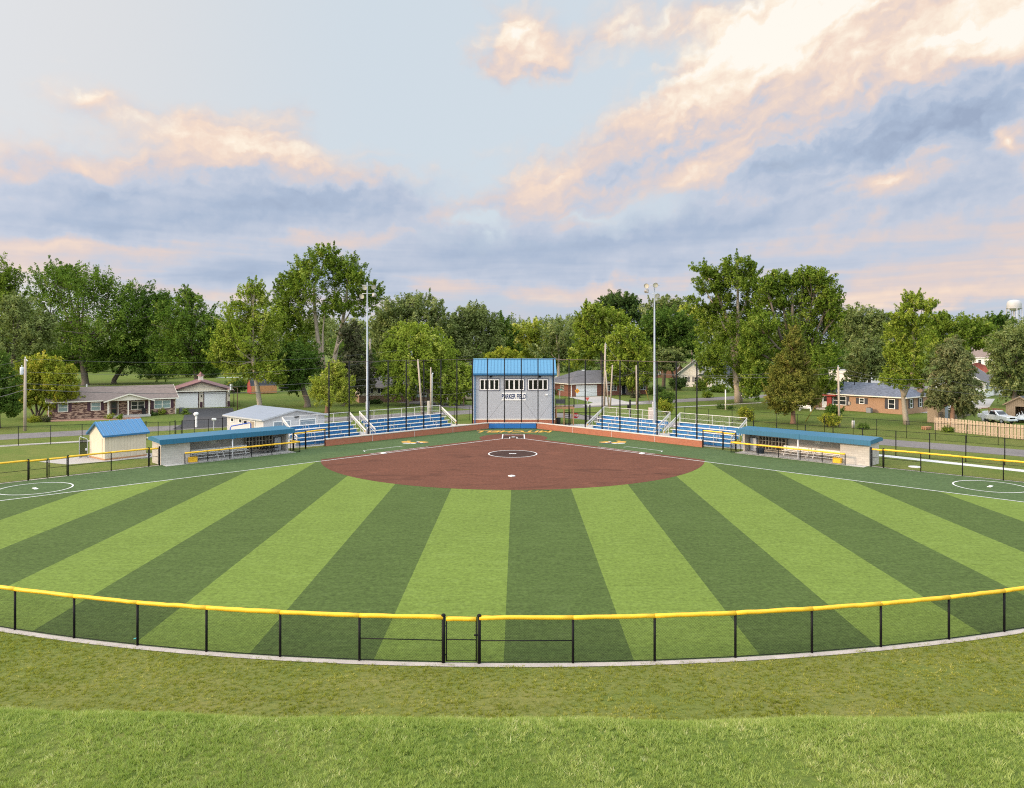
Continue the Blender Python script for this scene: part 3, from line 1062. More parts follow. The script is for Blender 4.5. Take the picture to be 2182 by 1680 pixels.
px_posts = [32, 158, 293, 440, 597, 766, 945, 1021, 1221, 1395, 1567, 1730, 1877, 2022, 2140]
pts = [on_arc(p) for p in px_posts]
ang = lambda p: math.atan2(p[1] - HOME[1], p[0] - HOME[0])
def arc_pt(a): return (HOME[0] + (R_OUT + 0.02) * math.cos(a), HOME[1] + (R_OUT + 0.02) * math.sin(a))
a0, a1 = ang(pts[0]), ang(pts[-1])
pts = [arc_pt(a0 - 0.046 * k) for k in (4, 3, 2, 1)] + pts + [arc_pt(a1 + 0.046 * k) for k in (1, 2, 3, 4)]
g = 4 + 6
chain_fence('outfield_fence', 'long curved chain link fence with yellow cap along the near edge of the turf', pts, 1.60, YELLOW,
            pitch=0.055, w=0.0052, post_r=0.045, rails=((g - 1, 0.80), (g + 1, 0.80)), thick=(g, g + 1), gates=(g,))


def on_line(px, P0, dr):
    k = (px - CX) / F_PX
    t = (k * P0[1] - P0[0]) / (dr[0] - k * dr[1])
    return (P0[0] + dr[0] * t, P0[1] + dr[1] * t)


P0 = (DUG_L[0] - 0.1, DUG_L[1] - 0.1)
pl = [P0] + [on_line(p, P0, SF_L) for p in (317, 237, 145, 102, 60, -40, -160)]
chain_fence('side_fence', 'yellow capped chain link fence with double gate beside the blue roofed shed', pl, 1.62, YELLOW,
            rails=((1, 0.85), (2, 0.85), (5, 0.85)), thick=(0, 1, 3, 5), gates=(0, 3, 4), group='side fences')
P0 = (DUG_R[0] + 0.1, DUG_R[1] - 0.1)
pr = [P0] + [on_line(p, P0, SF_R) for p in (1883, 1962, 2051, 2138, 2240)]
chain_fence('side_fence', 'yellow capped chain link fence running out from the right hand dugout along the road', pr, 1.62, YELLOW,
            rails=((1, 0.85),), thick=(0, 1), gates=(0,), group='side fences')

# black fences between the lawns and the streets
pts = [G(x, y) for x, y in ((-120, 958), (-40, 953.5), (39, 950), (108, 946.5), (175, 943), (245, 939), (311, 935))]
pts = [on_line(x, G(39, 950), (0.93, 0.366)) for x in (-160, -70, 39, 108, 175, 245, 311)]
pts2 = [G(337, 937), G(362, 936.5), G(373, 935), G(388, 934.5), G(414, 931.5), G(444, 929.5), G(474, 927.5), G(486, 926)]
chain_fence('boundary_fence', 'tall black chain link fence behind the shed with blue metal roof', pts, 2.05, None, thick=(6,), post_r=0.036, group='black boundary fences')
chain_fence('boundary_fence', 'black chain link fence with walk gate between the shed and the grey building', [pts[-1]] + pts2, 2.0, None, thick=(3, 4, 7, 8), gates=(3,), post_r=0.036, group='black boundary fences')
rp = [on_line(x, G(1909, 972), (0.775, -0.632)) for x in (1560, 1606, 1655, 1716, 1775, 1838, 1909, 1981, 2058, 2141, 2235)]
chain_fence('boundary_fence', 'tall black chain link fence between the white path and the near side of the road', rp, 2.45, None, post_r=0.045, group='black boundary fences')
rp2 = [on_line(x, (46.9, 87.5), (0.76, -0.65)) for x in (1458, 1510, 1560, 1605, 1655, 1699, 1757, 1818, 1868, 1932, 1993, 2060, 2127, 2210)]
chain_fence('boundary_fence', 'lower black chain link fence on the far grassy side of the road', rp2, 2.0, None, post_r=0.030, group='black boundary fences')
lp = [on_line(x, (-14.0, 104.5), (0.86, 0.51)) for x in (600, 640, 690, 740, 790, 835, 880, 925, 968, 1000)]
chain_fence('boundary_fence', 'black chain link fence along the street behind the left bleachers', lp, 1.9, None, post_r=0.034, group='black boundary fences')

# fences either side of the brick wall
lg = [(DUG_LI[0] - 0.1, DUG_LI[1] + 0.3), on_line(640, WALL_L, (-0.6, -0.8)), (WALL_L[0] - 0.15, WALL_L[1] + 0.1)]
lg = [(-22.55, 78.55), (-21.55, 79.7), (-20.05, 81.75)]
chain_fence('gate_fence', 'short yellow capped fence and gate between the left dugout and the brick wall', lg, 1.80, YELLOW, thick=(0, 1, 2), gates=(0,), rails=((1, 0.9),), group='gate fences')
rg = [(23.0, 78.3), (21.9, 79.2), (20.25, 80.85)]
chain_fence('gate_fence', 'short yellow capped fence and gate between the right dugout and the brick wall', rg, 1.80, YELLOW, thick=(0, 1, 2), gates=(0,), rails=((1, 0.9),), group='gate fences')

# backstop
def wall_front(p, q, name, label, flip):
    t = thing(name, label, 'brick wall', (0, 0, 0), 0, 'brick backstop walls')
    a, b = Vector((*p, 0)), Vector((*q, 0))
    d = (b - a).normalized(); n = Vector((d.y, -d.x, 0))
    if n.y < 0: n = -n
    th = 0.35
    mb = MB(); mb.prism([tuple(a), tuple(b), tuple(b + n * th), tuple(a + n * th)], (0, 0, 0.70)); mb.build('brick_body', BRICK_RED, t)
    mb = MB()
    A, B_ = a - n * 0.04 - d * 0.03, b - n * 0.04 + d * 0.0
    mb.prism([tuple(A + Vector((0, 0, 0.702))), tuple(B_ + Vector((0, 0, 0.702))), tuple(B_ + n * (th + 0.08) + Vector((0, 0, 0.702))), tuple(A + n * (th + 0.08) + Vector((0, 0, 0.702)))], (0, 0, 0.09))
    mb.build('wall_cap', mat('cast stone cap', (0.56, 0.51, 0.45), 0.85, 0, 0.1), t)
    Lw = (b - a).length
    for f in ((0.25, 0.5, 0.75)):
        mb = MB(); c = a + d * (Lw * f) - n * 0.003
        mb.box((c.x, c.y, 0.35), (0.03, 0.012, 0.69), 0, math.atan2(d.y, d.x)); mb.build('movement_joint', PAVE_NEW, t)
    return t
wall_front(WALL_L, WALL_LI, 'backstop_wall', 'low red brick wall in front of the left bleachers', 1)
wall_front(WALL_RI, WALL_R, 'backstop_wall', 'low orange lit brick wall in front of the right bleachers', 1)
t = thing('backstop_pad', 'royal blue padded panel between the two brick walls behind home plate', 'wall pad', (0, 98.4, 0))
for i in range(3):
    mb = MB(); mb.box((-2.03 + 2.04 * i + 0.06, 0.12, 0.34), (2.02, 0.16, 0.62), 0, 0, 0.03); mb.build('pad_panel', BLUE_PAD, t)
mb = MB(); mb.box((0.08, 0.36, 0.34), (6.3, 0.30, 0.68)); mb.build('pad_backing', BRICK_RED, t)
mb = MB(); mb.box((0.08, 0.30, 0.74), (6.34, 0.44, 0.09)); mb.build('wall_cap', _M['cast stone cap'], t)

bs = thing('backstop_net', 'tall black post and netting backstop round home plate', 'backstop', (0, 0, 0))
BH = 9.05
offL = lambda px: on_line(px, (WALL_L[0] - 0.12, WALL_L[1] + 0.40), (0.7124, 0.7018))
offR = lambda px: on_line(px, (WALL_R[0] + 0.12, WALL_R[1] + 0.40), (-0.6947, 0.7193))
net = [offL(x) for x in (701, 744, 786, 827, 865.5, 903, 939.5, 973.5, 1007)] + [(AT(x, 98.75), 98.75) for x in (1038.5, 1075, 1111, 1146.5)] + [offR(x) for x in (1179, 1212.5, 1247, 1283, 1321, 1359.5, 1400, 1441, 1485)]
for i, p in enumerate(net):
    mb = MB(); mb.tube([(p[0], p[1], 0), (p[0], p[1], BH)], 0.066 if 8 < i < 13 else 0.076, 10); mb.build('pole', BLACK, bs, True)
mb = MB(); mb.tube([(p[0], p[1], BH - 0.05) for p in net[:10]], 0.022, 6); mb.tube([(p[0], p[1], BH - 0.05) for p in net[9:]], 0.03, 6)
mb.build('top_cable', mat('weathered steel cable', (0.16, 0.12, 0.10), 0.6, 0.3), bs, True)
mb = MB()
for a, b in zip(net[:-1], net[1:]):
    mb.tube([(a[0], a[1], 5.2), ((a[0] + b[0]) / 2, (a[1] + b[1]) / 2, 5.05), (b[0], b[1], 5.2)], 0.012, 5)
for a, b, s in ((9, 10, -1), (11, 12, 1), (12, 13, -1)):
    p, q = net[a], net[b]
    if s < 0: p, q = q, p
    mb.tube([(p[0], p[1], 3.9), (q[0], q[1], 1.0)], 0.010, 5)
mb.build('guy_cables', BLACK, bs, True)
wire_mesh('netting', list(zip(net[:-1], net[1:])), 0.75, BH - 0.06, 0.22, 0.0030, BLACK, bs, False)

# ---------------------------------------------------------------- buildings
def fb(mb, face, s0, s1, z0, z1, o0, o1, mi=0):
    """box on a wall face: s along the wall, z up, o outwards"""
    k, c = face
    if k == 'front': mb.span((s0, c - o1, z0), (s1, c - o0, z1), mi)
    elif k == 'back': mb.span((s0, c + o0, z0), (s1, c + o1, z1), mi)
    elif k == 'left': mb.span((c - o1, s0, z0), (c - o0, s1, z1), mi)
    else: mb.span((c + o0, s0, z0), (c + o1, s1, z1), mi)


def win(root, face, s, z, w, h, frame=None, mull=0, rail=True, shutter=None, fw=0.09, name='window', shw=0.42, glass=None):
    frame = frame or WHITE
    mb = MB()
    x0, x1 = s - w / 2, s + w / 2
    fb(mb, face, x0, x1, z, z + fw, 0, 0.07); fb(mb, face, x0, x1, z + h - fw, z + h, 0, 0.07)
    fb(mb, face, x0, x0 + fw, z + fw, z + h - fw, 0, 0.066); fb(mb, face, x1 - fw, x1, z + fw, z + h - fw, 0, 0.066)
    for i in range(mull):
        c = x0 + w * (i + 1) / (mull + 1)
        fb(mb, face, c - fw * 0.6, c + fw * 0.6, z + fw, z + h - fw, 0, 0.062)
    if rail: fb(mb, face, x0 + fw, x1 - fw, z + h * 0.5 - 0.03, z + h * 0.5 + 0.03, 0, 0.055)
    o = mb.build(name, frame, root)
    mb = MB(); fb(mb, face, x0 + fw * 0.5, x1 - fw * 0.5, z + fw * 0.5, z + h - fw * 0.5, 0.004, 0.022)
    mb.build('pane', glass or GLASS, o)
    if shutter:
        for q in (-1, 1):
            c = s + q * (w / 2 + shw / 2 + 0.02)
            mb = MB(); fb(mb, face, c - shw / 2, c + shw / 2, z, z + h, 0, 0.045)
            mb.build('shutter', shutter, root)
    return o


def door(root, face, s, w, h, m_, frame=None, glass=None, z=0.0, name='door'):
    mb = MB()
    fb(mb, face, s - w / 2 - 0.1, s - w / 2, z, z + h + 0.1, 0, 0.06); fb(mb, face, s + w / 2, s + w / 2 + 0.1, z, z + h + 0.1, 0, 0.06)
    fb(mb, face, s - w / 2, s + w / 2, z + h, z + h + 0.1, 0, 0.058)
    fr = mb.build('door_frame', frame or WHITE, root)
    mb = MB(); fb(mb, face, s - w / 2, s + w / 2, z + 0.02, z + h, 0, 0.04)
    d = mb.build(name, m_, root)
    mb = MB(); fb(mb, face, s + w / 2 - 0.14, s + w / 2 - 0.08, z + h * 0.45, z + h * 0.5, 0.04, 0.10); mb.build('handle', BLACK, d)
    if glass:
        for (a, b) in glass:
            mb = MB(); fb(mb, face, s - w * 0.33, s + w * 0.33, z + h * a, z + h * b, 0.041, 0.05); mb.build('pane', GLASS, d)
    return d


def walls(root, Lx, Ly, h, m_, peak=None, ridge='x', name='wall', z0=0.0):
    mb = MB()
    if peak is None:
        mb.span((0, 0, z0), (Lx, Ly, h))
    elif ridge == 'x':
        mb.prism([(0, 0, z0), (0, Ly, z0), (0, Ly, h), (0, Ly / 2, peak), (0, 0, h)], (Lx, 0, 0))
    else:
        mb.prism([(0, 0, z0), (Lx, 0, z0), (Lx, 0, h), (Lx / 2, 0, peak), (0, 0, h)], (0, Ly, 0))
    return mb.build(name, m_, root)


def gable_roof(root, Lx, Ly, h, peak, ridge, m_, oh=0.4, th=0.14, trim=None, name='roof'):
    mb = MB()
    if ridge == 'x':
        s = (peak - h) / (Ly / 2)
        e = h - s * oh
        A, B_ = -oh, Lx + oh
        mb.slab([(A, -oh, e + th), (B_, -oh, e + th), (B_, Ly / 2, peak + th), (A, Ly / 2, peak + th)], th)
        mb.slab([(A, Ly / 2 + 0.002, peak + th), (B_, Ly / 2 + 0.002, peak + th), (B_, Ly + oh, e + th), (A, Ly + oh, e + th)], th)
    else:
        s = (peak - h) / (Lx / 2)
        e = h - s * oh
        A, B_ = -oh, Ly + oh
        mb.slab([(-oh, A, e + th), (Lx / 2, A, peak + th), (Lx / 2, B_, peak + th), (-oh, B_, e + th)], th)
        mb.slab([(Lx / 2 + 0.002, A, peak + th), (Lx + oh, A, e + th), (Lx + oh, B_, e + th), (Lx / 2 + 0.002, B_, peak + th)], th)
    r = mb.build(name, m_, root)
    if trim:
        mb = MB()
        if ridge == 'x':
            for y in (-oh - 0.03, Ly + oh + 0.03): mb.box((Lx / 2, y, e + 0.02), (Lx + 2 * oh, 0.08, 0.16))
            for x in (-oh - 0.02, Lx + oh + 0.02):
                for (p, q) in (((x, -oh, e), (x, Ly / 2, peak)), ((x, Ly + oh, e), (x, Ly / 2, peak))):
                    mb.prism([(p[0] - 0.02, p[1], p[2] - 0.06), (q[0] - 0.02, q[1], q[2] - 0.06), (q[0] - 0.02, q[1], q[2] + th + 0.01), (p[0] - 0.02, p[1], p[2] + th + 0.01)], (0.04, 0, 0))
        else:
            for x in (-oh - 0.03, Lx + oh + 0.03): mb.box((x, Ly / 2, e + 0.02), (0.08, Ly + 2 * oh, 0.16))
            for y in (-oh - 0.02, Ly + oh + 0.02):
                for (p, q) in (((-oh, y, e), (Lx / 2, y, peak)), ((Lx + oh, y, e), (Lx / 2, y, peak))):
                    mb.prism([(p[0], p[1] - 0.02, p[2] - 0.08), (q[0], q[1] - 0.02, q[2] - 0.08), (q[0], q[1] - 0.02, q[2] + th + 0.01), (p[0], p[1] - 0.02, p[2] + th + 0.01)], (0, 0.04, 0))
        mb.build('fascia', trim, root)
    return r


def hip_roof(root, Lx, Ly, h, peak, m_, oh=0.5, th=0.12, trim=None, a=None, b=None):
    """hipped on all sides, ridge along x; a and b are how far in the ridge starts at either end"""
    a = Ly / 2 if a is None else a; b = Ly / 2 if b is None else b
    e = h - 0.05
    p = [(-oh, -oh, e), (Lx + oh, -oh, e), (Lx + oh, Ly + oh, e), (-oh, Ly + oh, e), (a, Ly / 2, peak), (Lx - b, Ly / 2, peak)]
    q = [(x, y, z + th) for x, y, z in p]
    mb = MB()
    mb.add(q + p[:4], [(0, 1, 5, 4), (1, 2, 5), (2, 3, 4, 5), (3, 0, 4), (6, 9, 8, 7), (0, 6, 7, 1), (1, 7, 8, 2), (2, 8, 9, 3), (3, 9, 6, 0)])
    r = mb.build('roof', m_, root)
    if trim:
        mb = MB()
        mb.box((Lx / 2, -oh - 0.04, e + 0.05), (Lx + 2 * oh + 0.1, 0.08, 0.16)); mb.box((Lx / 2, Ly + oh + 0.04, e + 0.05), (Lx + 2 * oh + 0.1, 0.08, 0.16))
        mb.box((-oh - 0.04, Ly / 2, e + 0.048), (0.08, Ly + 2 * oh, 0.15)); mb.box((Lx + oh + 0.04, Ly / 2, e + 0.048), (0.08, Ly + 2 * oh, 0.15))
        mb.build('fascia', trim, root)
    return r


def frame2(p, q):
    """root location and turn for a front wall running from p to q; its length"""
    return (p[0], p[1], 0), math.atan2(q[1] - p[1], q[0] - p[0]), math.hypot(q[0] - p[0], q[1] - p[1])


# --- press box
LAP_GREY = mat_lines('grey lap siding', (0.385, 0.395, 0.42), 0.16, 0.06, 0.92, 1, 0.5, 0.05)
PBW, PBD, PBY = 10.75, 4.8, 100.9
pb = thing('press_box', 'tall grey press box with blue seam roof and three window bays behind home plate', 'press box', (AT(1008.5, PBY), PBY, 0))
mb = MB(); mb.span((-0.05, -0.05, 0), (PBW + 0.05, PBD, 0.92)); mb.build('brick_base', BRICK_RED, pb)
mb = MB(); mb.span((-0.08, -0.09, 0.92), (PBW + 0.08, PBD, 1.02)); mb.build('base_ledge', CREAM, pb)
mb = MB(); mb.prism([(0, 0, 1.02), (0, PBD, 1.02), (0, PBD, 7.0), (0, 2.3, 8.55), (0, 0, 7.0)], (PBW, 0, 0)); mb.build('wall', LAP_GREY, pb)
mb = MB()
mb.slab([(-0.08, -0.42, 7.05), (PBW + 0.25, -0.42, 7.05), (PBW + 0.25, 2.3, 8.86), (-0.08, 2.3, 8.86)], 0.12)
mb.slab([(-0.08, 2.302, 8.86), (PBW + 0.25, 2.302, 8.86), (PBW + 0.25, PBD + 0.4, 7.2), (-0.08, PBD + 0.4, 7.2)], 0.12)
rf = mb.build('roof', mat('sky blue roof steel', (0.068, 0.225, 0.375), 0.35, 0.1, 0.05), pb)
mb = MB()
for i in range(25):
    x = 0.1 + i * 0.44
    mb.prism([(x, -0.42, 7.052), (x, 2.28, 8.852), (x, 2.28, 8.90), (x, -0.42, 7.10)], (0.035, 0, 0))
mb.build('standing_seams', mat('roof seam steel', (0.043, 0.17, 0.30), 0.35, 0.1, 0.05), rf)
mb = MB(); mb.tube([(-0.1, 2.3, 8.90), (PBW + 0.27, 2.3, 8.90)], 0.07, 8); mb.build('ridge_cap', _M['sky blue roof steel'], rf, True)
mb = MB()
mb.span((-0.10, -0.56, 6.84), (PBW + 0.27, -0.43, 7.03)); mb.span((-0.06, -0.42, 6.76), (PBW + 0.2, -0.02, 6.83))
mb.build('gutter', BLUE_TRIM, pb)
for x in (0.22, PBW - 0.22):
    mb = MB(); mb.span((x - 0.07, -0.14, 0.15), (x + 0.07, -0.01, 6.76)); mb.box((x, -0.20, 0.1), (0.14, 0.25, 0.12)); mb.build('downspout', BLUE_TRIM, pb)
NAVYT = mat('navy trim', (0.03, 0.04, 0.09), 0.5)
TAN_W = mat('almond window frame', (0.80, 0.765, 0.725), 0.5, 0, 0.04)
sx = lambda px: (px - 1008.5) / F_PX * PBY
DARKGL = mat_glass('dark office glass', (0.008, 0.009, 0.010))
for (x0, x1) in ((1022, 1064), (1074.5, 1116.5), (1125, 1167.5)):
    a, b = sx(x0), sx(x1)
    mb = MB(); f = ('front', 0)
    fb(mb, f, a - 0.07, b + 0.07, 4.74, 4.82, 0, 0.05); fb(mb, f, a - 0.07, b + 0.07, 6.28, 6.36, 0, 0.05)
    fb(mb, f, a - 0.07, a, 4.82, 6.28, 0, 0.049); fb(mb, f, b, b + 0.07, 4.82, 6.28, 0, 0.049)
    mb.build('window_trim', NAVYT, pb)
    w = win(pb, f, (a + b) / 2, 4.82, b - a, 1.46, TAN_W, 3, False, None, 0.13, glass=DARKGL)
    mb = MB(); c = (a + b) / 2
    fb(mb, f, c - 0.10, c + 0.10, 4.9, 6.2, 0, 0.072); mb.build('center_mullion', TAN_W, w)
for px in (1046, 1150.5):
    mb = MB(); x = sx(px); mb.box((x, -0.10, 6.60), (0.30, 0.16, 0.22), 0, 0, 0.03); mb.box((x, -0.02, 6.60), (0.1, 0.06, 0.1)); mb.build('flood_light', BLACK, pb)
a, b = sx(1069.3), sx(1121)
mb = MB(); fb(mb, ('front', 0), a, b, 3.47, 4.48, 0.0, 0.05); sg = mb.build('name_sign', mat('white sign board', (0.78, 0.76, 0.72), 0.5, 0, 0.04), pb)
NAVYL = mat('navy sign letters', (0.012, 0.028, 0.10), 0.5, 0, 0.03)
text_obj('sign_letters', 'PARKER FIELD', 0.86, NAVYL, sg, ((a + b) / 2, -0.056, 3.965), (math.radians(90), 0, 0), 0.006, 0.60, 0, 0.028)
mb = MB(); mb.box((sx(1165), -0.08, 4.22), (0.34, 0.14, 0.2), 0, 0, 0.02); mb.box((sx(1172), -0.05, 4.25), (0.08, 0.08, 0.10)); mb.build('meter_box', WHITE, pb)
mb = MB(); mb.box((PBW + 0.12, -0.05, 6.55), (0.28, 0.16, 0.18), 0, 0, 0.04); mb.lathe([(0.10, 0), (0.13, 0.1), (0.02, 0.16)], (PBW + 0.2, -0.15, 6.55), 10); mb.build('security_camera', WHITE, pb)

# --- timber deck and stair beside it
dk = thing('deck_stair', 'raised timber deck with black railing and stairs beside the press box', 'deck', (AT(1183.5, 102.5), 102.5, 0))
mb = MB(); mb.span((0, 0, 2.18), (2.55, 2.6, 2.42)); mb.build('deck_floor', WOOD_NEW, dk)
for x, y in ((0.14, 0.1), (1.15, 0.1), (2.42, 0.1), (0.14, 2.5), (2.42, 2.5)):
    mb = MB(); mb.box((x, y, 1.09), (0.13, 0.13, 2.18)); mb.build('deck_post', WOOD_NEW, dk)
mb = MB()
for z in (2.55, 3.55): mb.tube([(0.03, 0.04, z), (2.52, 0.04, z), (2.52, 2.56, z)], 0.03, 6)
for i in range(14): mb.tube([(0.1 + i * 0.19, 0.04, 2.42), (0.1 + i * 0.19, 0.04, 3.55)], 0.012, 5)
for x in (0.05, 1.3, 2.50): mb.tube([(x, 0.04, 2.42), (x, 0.04, 3.62)], 0.05, 6)
mb.build('railing', BLACK, dk)
mb = MB()
for s in (1.35, 2.05): mb.prism([(s, 0.2, 0.0), (s, 0.5, 0.0), (s, 3.2, 2.35), (s, 2.9, 2.35)], (0.05, 0, 0))
for i in range(9): mb.box((1.72, 0.42 + i * 0.31, 0.25 + i * 0.26), (0.68, 0.27, 0.035))
mb.build('stair_flight', BLACK, dk)
mb = MB(); mb.span((0.02, 0.0, 2.90), (1.25, 0.03, 3.48)); mb.build('deck_screen', mat('dark slat screen', (0.05, 0.05, 0.05), 0.6), dk)
tc = thing('trash_can', 'black trash can under the timber deck', 'trash can', (AT(1190, 102), 102, 0))
mb = MB(); mb.lathe([(0.0, 0.0), (0.24, 0.0), (0.29, 0.85), (0.31, 0.87), (0.31, 0.92), (0.28, 0.92), (0.26, 0.1), (0.0, 0.1)], (0, 0, 0), 18); mb.build('bin', RUBBER, tc, True)
mb = MB(); mb.lathe([(0.32, 0.93), (0.30, 1.0), (0.12, 1.06), (0.0, 1.06)], (0, 0, 0), 18); mb.build('lid', BLACK, tc, True)

# --- dugouts
BENCH = mat('white bench aluminium', (0.82, 0.80, 0.77), 0.5, 0.0, 0.05)


def dugout(p, q, side, label, tone):
    """p = outer front corner, q = inner end; built in a frame with x running inwards and y to the back"""
    d = Vector((q[0] - p[0], q[1] - p[1], 0)); Lg = d.length
    ang_ = math.atan2(d.y, d.x)
    t = thing('dugout', label, 'dugout', (p[0], p[1], 0), ang_, 'dugouts')
    f = side                      # +1: back is to the left of x; -1: to the right
    Dp = 2.3
    def B_(mb, x0, x1, y0, y1, z0, z1, mi=0): mb.span((x0, f * y0, z0), (x1, f * y1, z1), mi)
    mb = MB()
    B_(mb, 0, Lg, Dp - 0.2, Dp, 0, 2.05); B_(mb, 0.0, 0.20, 0.0, Dp - 0.2, 0, 1.95); B_(mb, Lg - 0.2, Lg, 0.6, Dp - 0.2, 0, 1.95)
    B_(mb, 0.2, 2.6, 0.0, 0.2, 0, 1.93)
    mb.build('block_wall', BLOCK, t)
    mb = MB(); B_(mb, 0.1, Lg, -1.05, Dp, 0.0, 0.035); mb.build('floor_slab', CONC, t)
    mb = MB()
    poly = [(-0.25, f * -0.45, 2.02), (-0.25, f * -0.45, 2.36), (-0.25, f * (Dp - 0.4), 2.50), (-0.25, f * (Dp + 0.35), 2.36), (-0.25, f * (Dp + 0.35), 2.12), (-0.25, f * 0.0, 2.02)]
    mb.prism(poly, (Lg + 0.4, 0, 0)); rf = mb.build('roof', TEAL, t)
    mb = MB(); B_(mb, -0.28, Lg + 0.18, -0.49, -0.455, 1.92, 2.37); mb.build('fascia', TEAL, t)
    mb = MB(); B_(mb, Lg * 0.49, Lg * 0.53, -0.53, -0.49, 1.90, 2.40); mb.build('fascia_joint', TEAL, t)
    mb = MB(); mb.tube([(Lg * 0.51, f * -0.30, 0), (Lg * 0.51, f * -0.30, 2.02)], 0.06, 10); mb.build('post', mat('white steel post', (0.75, 0.75, 0.77), 0.4), t, True)
    # bench: seat, back and legs
    for k, (x0, x1) in enumerate(((2.9, 5.9), (5.95, 8.75))):
        b_ = MB(); B_(b_, x0, x1, 1.05, 1.36, 0.43, 0.475); bo = b_.build('bench_seat', BENCH, t)
        b_ = MB(); B_(b_, x0, x1, 1.46, 1.50, 0.50, 0.92); b_.build('bench_back', BENCH, t)
        b_ = MB(); B_(b_, x0, x1, 0.80, 0.98, 0.20, 0.235); b_.build('foot_board', BENCH, t)
        for u in (0.10, 0.90):
            x = x0 + (x1 - x0) * u
            b_ = MB(); B_(b_, x - 0.03, x + 0.03, 1.15, 1.21, 0.03, 0.43); B_(b_, x - 0.03, x + 0.03, 0.86, 0.92, 0.03, 0.20); B_(b_, x - 0.03, x + 0.03, 1.36, 1.46, 0.40, 0.90); b_.build('bench_leg', BENCH, t)
    # cubbies
    mb = MB()
    cx0, cx1 = Lg - 4.0, Lg - 1.2
    for i in range(9): x = cx0 + (cx1 - cx0) * i / 8; B_(mb, x - 0.02, x + 0.02, 1.65, 2.08, 0.30, 1.60)
    for z in (0.30, 0.73, 1.16, 1.58): B_(mb, cx0 + 0.02, cx1 - 0.02, 1.651, 2.079, z, z + 0.04)
    mb.build('cubby_rack', mat('tan cubby board', (0.42, 0.37, 0.29), 0.7), t)
    mb = MB(); B_(mb, cx0 - 0.05, cx1 + 0.05, 2.05, 2.098, 0.3, 1.62); mb.build('rack_back', mat('dark cubby back', (0.05, 0.05, 0.05), 0.8), t)
    mb = MB(); B_(mb, 5.35, 5.85, 2.07, 2.095, 1.30, 1.66); mb.build('wall_notice', mat('paper notice', (0.62, 0.62, 0.55), 0.8), t)
    mb = MB(); B_(mb, Lg - 1.0, Lg - 0.35, 1.5, 2.08, 0.05, 1.35); mb.build('water_locker', mat('pale grey locker', (0.45, 0.47, 0.5), 0.5), t)
    return t, Lg, ang_


dl, LL, angL = dugout(DUG_L, DUG_LI, 1, 'concrete block dugout with blue roof beside the small tan shed', 0)
dr_, LR_, angR = dugout(DUG_R, DUG_RI, -1, 'concrete block dugout with blue roof beside the right hand street', 0)


def local(o, x, y):
    a = o.rotation_euler[2]
    return (o.location[0] + x * math.cos(a) - y * math.sin(a), o.location[1] + x * math.sin(a) + y * math.cos(a))


for o, f, Lg, nm in ((dl, 1, LL, 'left'), (dr_, -1, LR_, 'right')):
    pts = [local(o, x, f * y) for x, y in ((1.75, -1.0), (3.85, -1.0), (5.95, -1.0), (8.1, -1.0), (10.2, -1.0), (Lg + 0.45, -1.0), (Lg + 0.15, 0.45))]
    chain_fence('dugout_rail', 'waist high yellow capped fence in front of the %s' % ('dugout on the shed side' if f > 0 else 'dugout on the street side'), pts, 1.03, YELLOW,
                post_r=0.04, group='dugout front fences', cap_r=0.078)
    bx = local(o, 2.75, f * -0.25)
    t = thing('equipment_box', 'yellow equipment box on the slab of the %s dugout' % ('shed side' if f > 0 else 'street side'), 'box', (*bx, 0.035), o.rotation_euler[2], 'yellow equipment boxes')
    mb = MB(); mb.box((0, 0, 0.2), (0.75, 0.4, 0.40), 0, 0, 0.03); mb.build('body', YELLOW, t)
    mb = MB(); mb.box((0, 0, 0.43), (0.79, 0.44, 0.06), 0, 0, 0.02); mb.build('lid', YELLOW, t)
bx = local(dl, LL - 2.2, 0.3)
t = thing('bat_rack', 'black rack of folded chairs leaning inside the left dugout', 'rack', (*bx, 0.035), angL)
for i in range(5):
    mb = MB(); x = -0.9 + i * 0.4
    mb.tube([(x, 0, 0), (x + 0.12, 0.15, 0.85)], 0.02, 6); mb.tube([(x + 0.3, 0, 0), (x + 0.18, 0.15, 0.85)], 0.02, 6); mb.box((x + 0.15, 0.1, 0.48), (0.34, 0.30, 0.04)); mb.box((x + 0.15, 0.22, 0.82), (0.30, 0.03, 0.2))
    mb.build('folding_chair', BLACK, t)
bx = local(dr_, LR_ - 2.0, -0.4)
t = thing('storage_tub', 'dark storage tub on the floor of the right dugout', 'tub', (*bx, 0.035), angR)
mb = MB(); mb.lathe([(0.0, 0), (0.35, 0), (0.42, 0.45), (0.45, 0.45), (0.45, 0.5), (0.40, 0.5), (0.36, 0.05), (0, 0.05)], (0, 0, 0), 16); mb.build('tub_body', mat('dark blue plastic', (0.03, 0.05, 0.08), 0.5), t, True)
# bent blue hand rail on the left dugout's back
hr = local(dl, 7.6, 2.75)
t = thing('hand_rail', 'bent blue tube rail standing behind the left dugout roof', 'rail', (*hr, 0), angL)
mb = MB(); mb.tube([(0, 0, 0), (0, 0, 2.55), (0.12, 0, 2.75), (2.0, 0, 2.95), (2.15, 0, 2.8), (2.15, 0, 0)], 0.055, 10); mb.build('tube_rail', mat('bright blue enamel', (0.02, 0.08, 0.40), 0.4), t, True)

# --- bleachers
SEAT = mat('seat plank aluminium', (0.78, 0.74, 0.70), 0.5, 0.0, 0.06)


